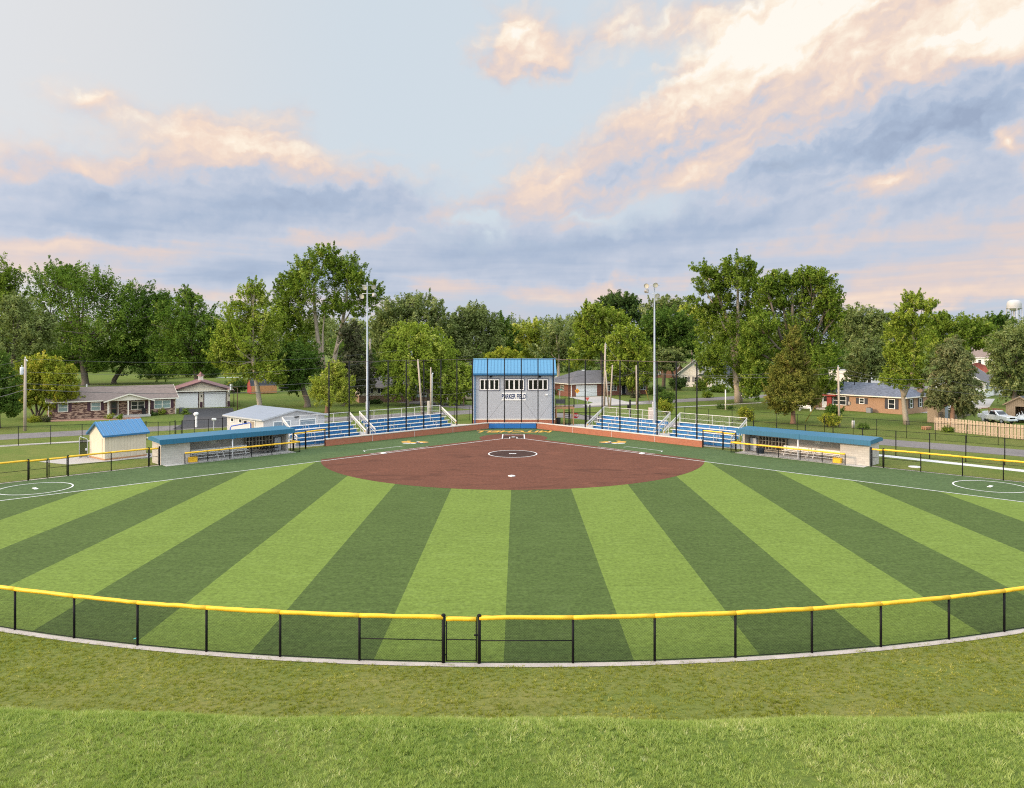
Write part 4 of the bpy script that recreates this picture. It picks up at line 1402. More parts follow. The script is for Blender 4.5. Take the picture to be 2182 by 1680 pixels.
def bleacher(W0, dirv, side, t0, t1, label, aisle=None):
    d = Vector((*dirv, 0)).normalized()
    n = Vector((-d.y, d.x, 0)) if side > 0 else Vector((d.y, -d.x, 0))
    o0 = Vector((*W0, 0)) + d * t0 + n * 1.55
    Lg = t1 - t0
    t = thing('bleacher', label, 'bleachers', tuple(o0), math.atan2(d.y, d.x), 'bleachers')
    f = side
    rows, rise, run = 5, 0.37, 0.64
    def S_(mb, x0, x1, y0, y1, z0, z1): mb.span((x0, f * y0, z0), (x1, f * y1, z1))
    for i in range(rows):
        y, z = i * run, 0.45 + i * rise
        mb = MB()
        S_(mb, 0.0, Lg, y, y + 0.26, z, z + 0.05)
        mb.build('seat_plank', SEAT, t)
        mb = MB()
        S_(mb, 0.15, Lg - 0.15, y + 0.30, y + 0.62, z - 0.16, z - 0.12); mb.build('foot_plank', SEAT, t)
        mb = MB(); S_(mb, 0.10, Lg - 0.10, y + 0.27, y + 0.295, z - 0.36, z - 0.005); mb.build('riser_board', BLUE_BOARD, t)
    nfr = int(Lg / 1.9)
    for k in range(nfr + 1):
        x = 0.25 + (Lg - 0.5) * k / nfr
        mb = MB()
        for i in range(rows):
            y, z = i * run, 0.45 + i * rise
            mb.tube([(x, f * (y + 0.13), 0), (x, f * (y + 0.13), z)], 0.025, 5)
        mb.tube([(x, f * 0.1, 0.12), (x, f * (run * 4 + 0.4), 1.72)], 0.025, 5); mb.tube([(x, f * 0.0, 0.03), (x, f * 3.1, 0.03)], 0.03, 5)
        mb.build('frame', GALV, t)
    yb = run * 4 + 0.65
    mb = MB()
    mb.tube([(0.05, f * yb, 2.98), (Lg - 0.05, f * yb, 2.98)], 0.028, 8)
    mb.tube([(0.05, f * yb, 2.35), (Lg - 0.05, f * yb, 2.35)], 0.016, 6)
    npst = max(4, int(round(Lg / 2.1)))
    for k in range(npst + 1):
        x = 0.05 + (Lg - 0.1) * k / npst
        mb.tube([(x, f * yb, 1.55), (x, f * yb, 2.98)], 0.028, 6)
    mb.build('back_rail', W_ALU, t)
    wire_spans = [((0.05, f * yb), (Lg - 0.05, f * yb))]
    wire_mesh('back_mesh', wire_spans, 1.95, 2.96, 0.15, 0.003, GALV, t)
    for x in (0.0, Lg):
        mb = MB()
        top, low = (x, f * yb, 2.98), (x, f * -0.15, 1.15)
        mb.tube([top, low], 0.03, 8); mb.tube([(x, f * (yb - 0.2), 2.55), (x, f * 0.0, 0.8)], 0.022, 6)
        for u in (0.02, 0.35, 0.68, 0.98):
            p = Vector(top).lerp(Vector(low), u); mb.tube([tuple(p), (p.x, p.y, max(0.05, p.z - 1.2))], 0.028, 6)
        # flat guard board along the sloping rail
        a, b = Vector(top), Vector(low)
        mb.prism([(x - 0.02, a.y, a.z - 0.04), (x - 0.02, b.y, b.z - 0.04), (x - 0.02, b.y, b.z - 0.20), (x - 0.02, a.y, a.z - 0.20)], (0.04, 0, 0))
        mb.build('end_rail', W_ALU, t)
    mb = MB(); x = Lg - 0.02 if t1 > 10 else 0.02
    mb.lathe([(0.0, 0), (0.13, 0), (0.13, 0.03), (0, 0.03)], (Lg + 0.04, f * 0.05, 1.0), 14, 0, (0.2, -1, 0.1) if f > 0 else (-0.2, -1, 0.1)); mb.build('warning_disc', YELLOW, t)
    for xa in (aisle or ()):
        mb = MB()
        for i in range(0, rows - 1):
            y, z = i * run + 0.4, 0.45 + i * rise
            if i % 2 == 0:
                mb.tube([(xa, f * y, z - 0.12), (xa, f * y, z + 0.72), (xa, f * (y + 0.7), z + 0.95), (xa, f * (y + 0.7), z + 0.2)], 0.02, 6)
        mb.build('aisle_rail', W_ALU, t)
    return t


dL = (WALL_LI[0] - WALL_L[0], WALL_LI[1] - WALL_L[1]); dR = (WALL_RI[0] - WALL_R[0], WALL_RI[1] - WALL_R[1])
bleacher(WALL_L, dL, 1, 7.3, 19.6, 'blue and aluminium bleachers next to the press box on the left', (3.0, 9.5))
bleacher(WALL_L, dL, 1, -2.6, 6.0, 'blue and aluminium bleachers between the left dugout and the left light pole', (2.4,))
bleacher(WALL_R, dR, -1, 7.2, 17.2, 'blue and aluminium bleachers next to the timber deck on the right', (3.0, 7.0))
bleacher(WALL_R, dR, -1, -2.6, 5.9, 'blue and aluminium bleachers between the right dugout and the right light pole', (2.4,))

# --- tan shed with blue roof
T111 = mat_lines('tan grooved siding', (0.60, 0.52, 0.40), 0.30, 0.06, 0.70, 0, 0.75, 0.06, 0.0, 0.015)
loc, rz, Lx = frame2((-38.45, 72.0), (-36.0, 75.05))
sh = thing('storage_shed', 'small tan storage shed with bright blue metal gable roof behind the side fence', 'shed', loc, rz)
Ly = 3.3
mb = MB(); mb.span((-0.04, -0.04, 0), (Lx + 0.04, Ly + 0.04, 0.14)); mb.build('skid_base', WOOD_NEW, sh)
mb = MB(); mb.prism([(0, 0, 0.14), (0, Ly, 0.14), (0, Ly, 2.4), (0, Ly / 2, 3.45), (0, 0, 2.4)], (Lx, 0, 0)); mb.build('wall', T111, sh)
gable_roof(sh, Lx, Ly, 2.4, 3.45, 'x', BLUE_SEAM, 0.22, 0.10, BLUE_TRIM)
mb = MB()
for i in range(11):
    x = -0.15 + i * (Lx + 0.3) / 10; s_ = 1.05 / (Ly / 2)
    mb.prism([(x, -0.22, 2.40 - 0.22 * s_ + 0.10), (x, Ly / 2, 3.56), (x, Ly / 2, 3.60), (x, -0.22, 2.44 - 0.22 * s_ + 0.10)], (0.03, 0, 0))
mb.build('roof_ribs', mat('pale roof rib', (0.10, 0.32, 0.60), 0.35, 0.1), sh)
mb = MB(); fb(mb, ('front', 0), 0.35, 1.35, 0.2, 2.1, 0, 0.03); fb(mb, ('front', 0), 2.2, 2.24, 0.8, 0.86, 0, 0.05); mb.build('door', T111, sh)
mb = MB(); fb(mb, ('left', 0), 0.5, 2.7, 0.2, 2.05, 0, 0.03); mb.build('double_door', T111, sh)
# soft toss screen standing on the pad
t = thing('batting_screen', 'tall dark netted batting screen on the pad beside the tan shed', 'screen', (-41.75, 73.6, 0.01), 0.25)
mb = MB(); mb.tube([(0, 0, 0), (0, 0, 1.95), (0.08, 0, 2.05), (0.62, 0, 1.85), (0.7, 0, 1.7), (0.7, 0, 0)], 0.03, 8); mb.tube([(0, -0.3, 0.02), (0, 0.7, 0.02)], 0.03, 6); mb.tube([(0.7, -0.3, 0.02), (0.7, 0.7, 0.02)], 0.03, 6); mb.build('tube_frame', GALV, t, True)
wire_mesh('net', [((0.03, 0), (0.67, 0))], 0.1, 1.75, 0.05, 0.026, BLACK, t, False)
mb = MB(); mb.box((0.62, 0.02, 0.8), (0.2, 0.2, 0.25), 0, 0, 0.03); mb.build('motor_box', GALV, t)

# --- grey block concession building
PALE_BLOCK = mat('pale painted block', (0.52, 0.52, 0.525), 0.7, 0, 0.06)
ROOF_GREY = mat_lines('pale grey metal roof', (0.30, 0.335, 0.40), 0.9, 0.03, 0.75, 0, 0.4, 0.05, 0.3, 0.02)
loc, rz, Lx = frame2((-28.1, 86.2), (-22.7, 92.3))
cb_ = thing('concession_building', 'low pale grey building with metal roof and two serving shutters behind the left dugout', 'concession stand', loc, rz)
Ly = 8.2
walls(cb_, Lx, Ly, 2.42, PALE_BLOCK, 3.25, 'y')
gable_roof(cb_, Lx, Ly, 2.42, 3.25, 'y', ROOF_GREY, 0.35, 0.10, mat('silver trim', (0.45, 0.47, 0.5), 0.45, 0.2))
SHUT = mat_lines('grey roller shutter', (0.22, 0.28, 0.33), 0.09, 0.1, 0.7, 1, 0.5)
for s in (2.35, 5.75):
    mb = MB(); f = ('front', 0)
    for (a, b, c, e) in ((s - 1.15, s + 1.15, 2.0, 2.12), (s - 1.15, s - 1.03, 1.0, 2.0), (s + 1.03, s + 1.15, 1.0, 2.0)): fb(mb, f, a, b, c, e, 0, 0.06)
    fb(mb, f, s - 1.25, s + 1.25, 0.94, 1.0, 0, 0.3)
    w = mb.build('serving_window', WHITE, cb_)
    mb = MB(); fb(mb, f, s - 1.03, s + 1.03, 1.0, 2.0, 0.004, 0.03); mb.build('shutter', SHUT, w)
mb = MB(); fb(mb, ('front', 0), 4.0, 4.5, 2.35, 2.55, 0, 0.2); mb.build('flood_light', BLACK, cb_)
for s in (6.9, 5.0): win(cb_, ('left', 0), s, 1.65, 0.75, 0.55, WHITE, 0, False)
mb = MB(); fb(mb, ('left', 0), 3.7, 3.95, 1.75, 2.0, 0, 0.2); mb.build('wall_light', BLACK, cb_)
door(cb_, ('left', 0), 2.3, 1.0, 2.05, mat('tan steel door', (0.30, 0.25, 0.20), 0.6), WHITE)

# ---------------------------------------------------------------- houses round the field
def solid(name, m_, root, *boxes):
    mb = MB()
    for a, b in boxes: mb.span(a, b)
    return mb.build(name, m_, root)


MULTI_BRICK = mat_brick('mottled brown brick', (0.085, 0.040, 0.032), (0.12, 0.055, 0.040), (0.16, 0.12, 0.10), 0.21, 0.075, 0.008, 0.0, 0, (0.50, 0.34, 0.24))
TAN_BRICK = mat_brick('tan brick', (0.43, 0.25, 0.145), (0.36, 0.205, 0.12), (0.33, 0.25, 0.19), 0.21, 0.075, 0.008)
SH_BROWN = mat_shingle('brown grey shingles', (0.215, 0.170, 0.150), 0.18)
SH_GREY = mat_shingle('grey shingles', (0.150, 0.140, 0.142), 0.2)
SH_BLUE = mat_shingle('slate blue shingles', (0.130, 0.145, 0.180), 0.35)
SH_DARK = mat_shingle('dark grey shingles', (0.070, 0.075, 0.085), 0.25)
MAROON = mat('maroon shutter paint', (0.055, 0.014, 0.026), 0.5)
MAROON_ROOF = mat_lines('maroon metal roof', (0.200, 0.085, 0.080), 0.30, 0.05, 0.7, 0, 0.5, 0.06)
CREAM_SIDE = mat_lines('cream vertical siding', (0.72, 0.64, 0.50), 0.30, 0.05, 0.75, 0, 0.6)
DOOR_WHITE = mat_lines('white garage panel', (0.82, 0.82, 0.81), 0.55, 0.03, 0.75, 1, 0.5, 0.03)
LAP_WHITE = mat_lines('white lap siding', (0.80, 0.78, 0.74), 0.15, 0.08, 0.86, 1, 0.6, 0.04)
LAP_CREAM = mat_lines('cream lap siding', (0.76, 0.70, 0.58), 0.15, 0.08, 0.86, 1, 0.6, 0.04)
NAVY_SH = mat('navy shutter', (0.018, 0.020, 0.035), 0.5)
GREY_SH = mat('grey shutter', (0.16, 0.16, 0.18), 0.5)
DARKWOOD = mat('brown door', (0.10, 0.055, 0.035), 0.5)
CURTAIN = mat('curtained glass', (0.22, 0.30, 0.28), 0.2, 0, 0.3, 3)

# brick ranch with a gabled porch
loc, rz, Lx = frame2((-66.4, 109.4), (-52.4, 118.6))
h1 = thing('ranch_house', 'long brown and tan brick ranch house with gabled front porch and maroon shutters', 'house', loc, rz)
Ly = 8.4; k = Lx / 265.0
sxx = lambda px: (px - 110) * k
walls(h1, Lx, Ly, 2.65, MULTI_BRICK, 4.2, 'x')
gable_roof(h1, Lx, Ly, 2.65, 4.25, 'x', SH_BROWN, 0.45, 0.14, CREAM)
f = ('front', 0)
win(h1, f, sxx(137), 1.05, 1.30, 1.25, CREAM, 0, True, MAROON, glass=CURTAIN); win(h1, f, sxx(203), 1.05, 1.30, 1.25, CREAM, 0, True, MAROON, glass=CURTAIN)
win(h1, f, sxx(346), 0.95, 2.35, 1.3, CREAM, 1, True, MAROON, glass=CURTAIN); win(h1, f, sxx(292), 0.95, 1.9, 1.3, CREAM, 1, True, MAROON)
door(h1, f, sxx(241), 1.0, 2.1, DARKWOOD, CREAM, ((0.5, 0.9), (0.1, 0.42)), 0.3)
p0, p1 = sxx(224), sxx(316)
solid('porch_floor', CONC, h1, ((p0, -2.0, 0), (p1, -0.01, 0.30)))
for px in (226, 268, 313):
    x = sxx(px); solid('porch_post', CREAM, h1, ((x - 0.09, -1.9, 0.30), (x + 0.09, -1.72, 2.5)))
mb = MB(); mb.prism([(p0 - 0.1, -2.0, 2.52), (p1 + 0.1, -2.0, 2.52), ((p0 + p1) / 2, -2.0, 3.42)], (0, 2.0, 0)); mb.build('porch_gable', CREAM, h1)
mb = MB(); c = (p0 + p1) / 2
mb.slab([(p0 - 0.5, -2.35, 2.5), (c, -2.35, 3.60), (c, 2.3, 3.60), (p0 - 0.5, 2.3, 2.5)], 0.12); mb.slab([(c + 0.002, -2.35, 3.60), (p1 + 0.5, -2.35, 2.5), (p1 + 0.5, 2.3, 2.5), (c + 0.002, 2.3, 3.60)], 0.12)
mb.build('porch_roof', SH_BROWN, h1)
mb = MB()
for (a, b) in (((p0 - 0.5, 2.5), (c, 3.60)), ((c, 3.60), (p1 + 0.5, 2.5))):
    mb.prism([(a[0], -2.36, a[1] - 0.20), (b[0], -2.36, b[1] - 0.20), (b[0], -2.36, b[1] - 0.03), (a[0], -2.36, a[1] - 0.03)], (0, -0.05, 0))
mb.build('porch_trim', CREAM, h1)
for x in (-0.08, Lx + 0.08): solid('downspout', CREAM, h1, ((x - 0.05, -0.14, 0.05), (x + 0.05, -0.04, 2.6)))
solid('vent_pipe', WHITE, h1, ((5.0, 4.8, 3.9), (5.16, 4.96, 4.75)))
mb = MB(); mb.box((sxx(272) + 2.0, -0.9, 0.62), (0.55, 0.55, 0.08)); mb.box((sxx(272) + 2.0, -0.66, 0.9), (0.55, 0.06, 0.6)); mb.box((sxx(272) + 2.0, -0.9, 0.45), (0.45, 0.45, 0.3)); mb.build('porch_chair', RUBBER, h1)
ac = thing('air_conditioner', 'dark air conditioner unit at the corner of the brick ranch house', 'air conditioner', (-51.6, 119.2, 0), rz)
mb = MB(); mb.box((0, 0, 0.45), (0.8, 0.8, 0.9), 0, 0, 0.05); mb.build('casing', mat('dark grey steel', (0.07, 0.075, 0.085), 0.5), ac); mb = MB(); mb.cyl((0, 0, 0.90), 0.33, 0.03, 16); mb.build('fan_grille', BLACK, ac)

# two door garage with maroon roof
loc, rz, Lx = frame2((-57.0, 127.8), (-48.6, 131.4))
gg = thing('garage', 'cream double garage with white doors, maroon metal roof and little cupola', 'garage', loc, rz)
Ly = 11.0
walls(gg, Lx, Ly, 2.95, CREAM_SIDE, 4.4, 'y')
gable_roof(gg, Lx, Ly, 2.95, 4.4, 'y', MAROON_ROOF, 0.7, 0.14, mat('dark brown fascia', (0.07, 0.035, 0.03), 0.5))
solid('soffit', CREAM, gg, ((-0.55, -0.6, 2.80), (Lx + 0.55, 0.0, 2.98)))
for s in (2.35, Lx - 2.4):
    mb = MB(); f = ('front', 0); fb(mb, f, s - 1.85, s - 1.7, 0.05, 2.75, 0, 0.06); fb(mb, f, s + 1.7, s + 1.85, 0.05, 2.75, 0, 0.06); fb(mb, f, s - 1.7, s + 1.7, 2.6, 2.75, 0, 0.058)
    fr = mb.build('door_frame', mat('dark brown fascia', (0.07, 0.035, 0.03)), gg)
    mb = MB(); fb(mb, f, s - 1.7, s + 1.7, 0.06, 2.6, 0.0, 0.03); mb.build('garage_door', DOOR_WHITE, fr)
for s in (Lx / 2, Lx - 0.22): mb = MB(); fb(mb, ('front', 0), s - 0.2, s + 0.2, 0.06, 1.0, 0, 0.05); mb.build('maroon_wainscot', MAROON, gg)
for s in (Lx / 2, Lx - 0.15): mb = MB(); fb(mb, ('front', 0), s - 0.07, s + 0.07, 1.85, 2.2, 0.0, 0.15); mb.build('wall_lantern', BLACK, gg)
mb = MB(); mb.box((Lx / 2, 5.6, 4.75), (0.8, 0.8, 0.9)); cu = mb.build('cupola', CREAM, gg)
mb = MB(); mb.lathe([(0.70, 5.20), (0.36, 5.5), (0.02, 5.95)], (Lx / 2, 5.6, 0), 4); mb.build('cupola_roof', MAROON_ROOF, cu)
mb = MB(); mb.tube([(Lx + 0.6, -0.5, 0), (Lx + 0.6, -0.5, 2.85)], 0.06, 8); mb.build('corner_post', mat('dark brown fascia', (0.07, 0.035, 0.03)), gg, True)

# gambrel barn shed
loc, rz, Lx = frame2((AT(536, 163), 163.0), (AT(590, 166), 166.0))
bn = thing('barn_shed', 'small barn shaped shed with red end, orange side and dark gambrel roof', 'shed', loc, rz)
Ly = 3.4
prof = [(0, 0, 0.1), (0, Ly, 0.1), (0, Ly, 1.7), (0, Ly * 0.82, 2.75), (0, Ly / 2, 3.3), (0, Ly * 0.18, 2.75), (0, 0, 1.7)]
mb = MB(); mb.prism(prof, (Lx, 0, 0)); mb.build('wall', mat_lines('faded orange boards', (0.55, 0.27, 0.12), 0.3, 0.05, 0.7, 0, 0.8, 0.12), bn)
mb = MB(); mb.prism([(p[0] - 0.04, p[1], p[2]) for p in prof], (0.035, 0, 0)); mb.build('end_wall', mat('barn red paint', (0.30, 0.045, 0.040), 0.7), bn)
mb = MB(); rp_ = prof[2:]
for a, b in zip(rp_[:-1], rp_[1:]): mb.slab([(-0.2, a[1], a[2] + 0.08), (Lx + 0.2, a[1], a[2] + 0.08), (Lx + 0.2, b[1], b[2] + 0.08), (-0.2, b[1], b[2] + 0.08)], 0.07)
mb.build('roof', SH_DARK, bn)
mb = MB(); fb(mb, ('left', -0.04), 0.9, 2.4, 0.15, 2.1, 0, 0.03); mb.build('door', mat('barn red paint', (0.3, 0.045, 0.04)), bn)

# long pale house behind the left bleachers
loc, rz, Lx = frame2((-28.0, 140.0), (-18.6, 143.0))
h2 = thing('cottage_house', 'long cream house with brick lower half and grey roof behind the left bleachers', 'house', loc, rz)
Ly = 10.0
walls(h2, Lx, Ly, 2.95, LAP_CREAM, 5.3, 'x')
solid('brick_apron', mat_brick('pinkish brick', (0.34, 0.20, 0.14), (0.28, 0.16, 0.115), (0.3, 0.25, 0.2)), h2, ((-0.06, -0.06, 0), (Lx + 0.06, Ly + 0.06, 1.25)))
gable_roof(h2, Lx, Ly, 2.95, 5.3, 'x', SH_GREY, 0.45, 0.14, CREAM)
win(h2, ('front', 0), 4.75, 1.75, 1.9, 0.95, WHITE, 1, False, NAVY_SH); win(h2, ('front', 0), 1.2, 1.75, 1.6, 0.95, WHITE, 1, False, NAVY_SH)
door(h2, ('front', 0), Lx - 0.8, 0.95, 2.1, WHITE, WHITE, ((0.55, 0.85),), 0.3)
loc, rz, Lx = frame2((-18.4, 144.5), (-7.0, 148.6))
h3 = thing('small_house', 'pale blue and white house with white storm door beside the willow tree', 'house', loc, rz)
LAP_BLUE = mat_lines('pale blue lap siding', (0.52, 0.60, 0.68), 0.15, 0.08, 0.86, 1, 0.6, 0.04)
walls(h3, Lx, 8.0, 2.7, LAP_BLUE, 4.3, 'x')
solid('brick_apron', _M.get('x') or mat_brick('pinkish low brick', (0.34, 0.20, 0.14), (0.28, 0.16, 0.115), (0.3, 0.25, 0.2)), h3, ((-0.05, -0.05, 0), (Lx + 0.05, 8.05, 0.7)))
gable_roof(h3, Lx, 8.0, 2.7, 4.3, 'x', SH_DARK, 0.45, 0.14, WHITE)
win(h3, ('front', 0), 2.2, 0.9, 1.9, 1.3, WHITE, 1, True); win(h3, ('front', 0), 4.6, 0.9, 1.0, 1.3, WHITE, 0, True, mat('blue shutter', (0.05, 0.10, 0.22), 0.5))
door(h3, ('front', 0), 6.9, 1.0, 2.2, WHITE, WHITE, ((0.55, 0.92), (0.12, 0.48)), 0.1)
win(h3, ('front', 0), 9.6, 0.9, 1.4, 1.2, WHITE, 1, True)

# far pale house with grey roof, left of the press box roof
loc, rz, Lx = frame2((AT(968, 215), 215), (AT(1012, 212), 212))
h4 = thing('distant_house', 'far cream house with stepped grey gables showing left of the press box roof', 'house', loc, rz)
walls(h4, Lx, 9.0, 3.2, LAP_CREAM, 5.6, 'y'); gable_roof(h4, Lx, 9.0, 3.2, 5.6, 'y', SH_GREY, 0.4, 0.14, WHITE)
win(h4, ('front', 0), Lx / 2, 1.2, 1.2, 1.3, WHITE, 1, True)

# red brick house with hipped roof and garage door
loc, rz, Lx = frame2((11.9, 155.6), (29.2, 164.4))
h5 = thing('brick_house', 'low red brick house with hipped grey roof and wide white garage door', 'house', loc, rz)
Ly = 9.5
BRICK_H = mat_brick('house red brick', (0.28, 0.085, 0.052), (0.20, 0.058, 0.038), (0.24, 0.17, 0.13))
walls(h5, Lx, Ly, 2.62, BRICK_H)
hip_roof(h5, Lx, Ly, 2.62, 5.0, SH_GREY, 0.7, 0.12, CREAM)
s = Lx * (1247 - 1214) / 165.0
mb = MB(); f = ('front', 0); fb(mb, f, s - 2.55, s + 2.55, 2.2, 2.3, 0, 0.05); fb(mb, f, s - 2.55, s - 2.45, 0.0, 2.2, 0, 0.05); fb(mb, f, s + 2.45, s + 2.55, 0.0, 2.2, 0, 0.05); fr = mb.build('door_frame', WHITE, h5)
mb = MB(); fb(mb, f, s - 2.45, s + 2.45, 0.02, 2.2, 0, 0.03); mb.build('garage_door', DOOR_WHITE, fr)
for u in (0.53, 0.92): win(h5, f, Lx * u, 0.9, 2.3, 1.25, WHITE, 2, True)
door(h5, f, Lx * 0.68, 1.0, 2.1, NAVY_SH, WHITE, ((0.2, 0.9),), 0.05)
win(h5, ('left', 0), 3.2, 1.0, 1.5, 1.25, CREAM, 1, True)
solid('downspout', WHITE, h5, ((0.12, -0.16, 0.02), (0.26, -0.04, 2.55)))
solid('roof_vent', WHITE, h5, ((Lx * 0.3, Ly / 2 - 0.2, 4.95), (Lx * 0.3 + 0.8, Ly / 2 + 0.2, 5.25)))

# white house with steep gable
loc, rz, Lx = frame2((42.0, 192.5), (51.6, 186.5))
h6 = thing('gabled_house', 'white siding house with steep front gable half hidden by the tall maple', 'house', loc, rz)
walls(h6, Lx, 11.0, 3.3, LAP_WHITE, 7.6, 'y')
gable_roof(h6, Lx, 11.0, 3.3, 7.6, 'y', SH_DARK, 0.6, 0.16, WHITE)
win(h6, ('front', 0), Lx * 0.5, 4.2, 1.3, 1.7, WHITE, 0, True, GREY_SH)
for u in (0.18, 0.40): win(h6, ('front', 0), Lx * u, 1.2, 0.95, 1.3, WHITE, 0, True, GREY_SH)
mb = MB(); mb.slab([(Lx * 0.48, -1.5, 2.85), (Lx * 0.8, -1.5, 2.85), (Lx * 0.8, 0, 3.3), (Lx * 0.48, 0, 3.3)], 0.1); mb.build('door_hood', SH_DARK, h6)
door(h6, ('front', 0), Lx * 0.62, 1.0, 2.2, mat('tan front door', (0.45, 0.30, 0.15)), WHITE, ((0.5, 0.9),), 0.2)
loc, rz, Lx = frame2((51.9, 187.5), (58.4, 184.0))
walls_l = thing('garden_annex', 'low white annex on the right of the steep gabled house', 'house', loc, rz)
walls(walls_l, Lx, 9.0, 2.8, LAP_WHITE, 4.6, 'x'); gable_roof(walls_l, Lx, 9.0, 2.8, 4.6, 'x', SH_DARK, 0.4, 0.14, WHITE)
for u in (0.25, 0.7): win(walls_l, ('front', 0), Lx * u, 0.9, 1.3, 1.4, WHITE, 0, True)
loc, rz, Lx = frame2((AT(1378, 240), 240), (AT(1442, 236), 236))
h7 = thing('distant_cabin', 'far brown log sided house showing under the dark round tree', 'house', loc, rz)
walls(h7, Lx, 7.0, 2.8, mat_lines('brown log siding', (0.20, 0.085, 0.045), 0.25, 0.1, 0.6, 1), 4.0, 'x'); gable_roof(h7, Lx, 7.0, 2.8, 4.0, 'x', SH_BROWN, 0.4)
win(h7, ('front', 0), Lx * 0.4, 1.0, 1.4, 1.1, WHITE, 1, True)

# tan brick house with blue grey roof, right
loc, rz, Lx = frame2((50.2, 129.6), (60.4, 117.3))
h8 = thing('tan_brick_house', 'tan brick house with slate blue hipped roof and navy shutters', 'house', loc, rz)
Ly = 8.6
walls(h8, Lx, Ly, 2.6, TAN_BRICK)
hip_roof(h8, Lx, Ly, 2.6, 4.35, SH_BLUE, 0.5, 0.12, CREAM, 3.4, 3.6)
k8 = lambda px: Lx * ((px / F_PX * 1.0)) 
def s8(px):            # wall coordinate of a photo column
    k_ = (px - CX) / F_PX
    dx, dy = (60.4 - 50.2) / Lx, (117.3 - 129.6) / Lx
    return (50.2 - k_ * 129.6) / (k_ * dy - dx)
win(h8, ('front', 0), s8(1836.5), 1.25, 0.85, 0.95, WHITE, 0, True, NAVY_SH, shw=0.5); win(h8, ('front', 0), s8(1900), 0.75, 1.05, 1.55, WHITE, 0, True, NAVY_SH, shw=0.5)
win(h8, ('front', 0), s8(1789), 0.85, 2.3, 1.45, WHITE, 1, True, NAVY_SH, shw=0.45)
door(h8, ('front', 0), s8(1759), 0.95, 2.1, WHITE, WHITE, ((0.5, 0.9),), 0.25)
for s in (2.2, 5.6): win(h8, ('right', Lx), s, 0.9, 0.9, 1.4, WHITE, 0, True, NAVY_SH)
solid('red_porch_screen', mat('red porch paint', (0.30, 0.030, 0.025), 0.6), h8, ((s8(1764), -0.35, 0.25), (s8(1774), -0.30, 2.45)), ((s8(1757), -1.0, 2.30), (s8(1786), -0.05, 2.47)))
solid('porch_slab', CONC, h8, ((s8(1748), -1.4, 0), (s8(1772), -0.01, 0.22)))
for s in (4.6, 6.5): solid('vent_pipe', BLACK, h8, ((s, 3.2, 3.5), (s + 0.10, 3.3, 4.75)))
solid('satellite_dish', WHITE, h8, ((s8(1781), 0.4, 2.95), (s8(1781) + 0.6, 0.5, 3.25)))
solid('meter_boxes', mat('meter grey', (0.35, 0.33, 0.3)), h8, ((s8(1808), -0.13, 1.0), (s8(1808) + 0.35, -0.005, 1.5)))
solid('chimney', mat('brown chimney brick', (0.19, 0.13, 0.10), 0.9), h8, ((Lx - 0.9, 6.6, 2.7), (Lx - 0.1, 7.4, 4.6)))
xy = (AT(1802, 124.0) - 0.4, 120.6)
t = thing('air_conditioner', 'grey air conditioner unit against the tan brick wall', 'air conditioner', (56.4, 120.4, 0), rz)
mb = MB(); mb.box((0, 0, 0.4), (0.8, 0.7, 0.8), 0, 0, 0.05); mb.build('casing', mat('mid grey steel', (0.2, 0.21, 0.22), 0.5), t); mb = MB(); mb.cyl((0, 0, 0.80), 0.3, 0.03, 16); mb.build('fan_grille', BLACK, t)

# white block building behind it
loc, rz, Lx = frame2((AT(1765.5, 186), 186), (AT(1830, 178), 178))
h9 = thing('white_hall', 'plain white flat roofed building behind the tan brick house', 'building', loc, rz)
walls(h9, Lx, 12.0, 4.3, mat('white stucco', (0.66, 0.63, 0.60), 0.8, 0, 0.05)); solid('parapet_cap', mat('pale metal coping', (0.4, 0.4, 0.4), 0.5), h9, ((-0.08, -0.08, 4.30), (Lx + 0.08, 12.08, 4.42)))
door(h9, ('front', 0), Lx * 0.75, 1.1, 2.1, GREY_SH, WHITE)
win(h9, ('front', 0), Lx * 0.88, 2.6, 0.9, 0.7, GREY_SH, 0, False)

# white house at the right, its brown and red roofed neighbours
loc, rz, Lx = frame2((95.0, 153.0), (104.0, 163.5))
h10 = thing('side_house', 'white cottage with long grey roof beyond the brown spruce', 'house', loc, rz)
walls(h10, Lx, 9.0, 2.9, LAP_WHITE, 5.9, 'x'); gable_roof(h10, Lx, 9.0, 2.9, 5.9, 'x', SH_GREY, 0.5, 0.14, WHITE)
for u in (0.15, 0.5, 0.75): win(h10, ('front', 0), Lx * u, 0.95, 0.9, 1.5, WHITE, 0, True, NAVY_SH)
win(h10, ('left', 0), 4.5, 0.9, 1.0, 1.4, WHITE, 0, True, NAVY_SH)
solid('chimney', RUBBER, h10, ((2.0, 4.0, 5.6), (2.3, 4.3, 6.8)))
mb = MB(); mb.prism([(Lx - 3.6, -2.2, 0), (Lx - 0.4, -2.2, 0), (Lx - 0.4, -2.2, 2.6), (Lx - 2.0, -2.2, 3.9), (Lx - 3.6, -2.2, 2.6)], (0, 2.2, 0)); mb.build('front_gable', LAP_WHITE, h10)
mb = MB(); c = Lx - 2.0; mb.slab([(c - 1.9, -2.5, 2.55), (c, -2.5, 4.1), (c, 2.0, 4.1), (c - 1.9, 2.0, 2.55)], 0.1); mb.slab([(c + 0.002, -2.5, 4.1), (c + 1.9, -2.5, 2.55), (c + 1.9, 2.0, 2.55), (c + 0.002, 2.0, 4.1)], 0.1); mb.build('gable_roof', SH_GREY, h10)
loc, rz, Lx = frame2((AT(2055, 205), 205), (AT(2132, 203), 203))
h11 = thing('red_roof_house', 'distant house with faded red roof behind the white cottage', 'house', loc, rz)
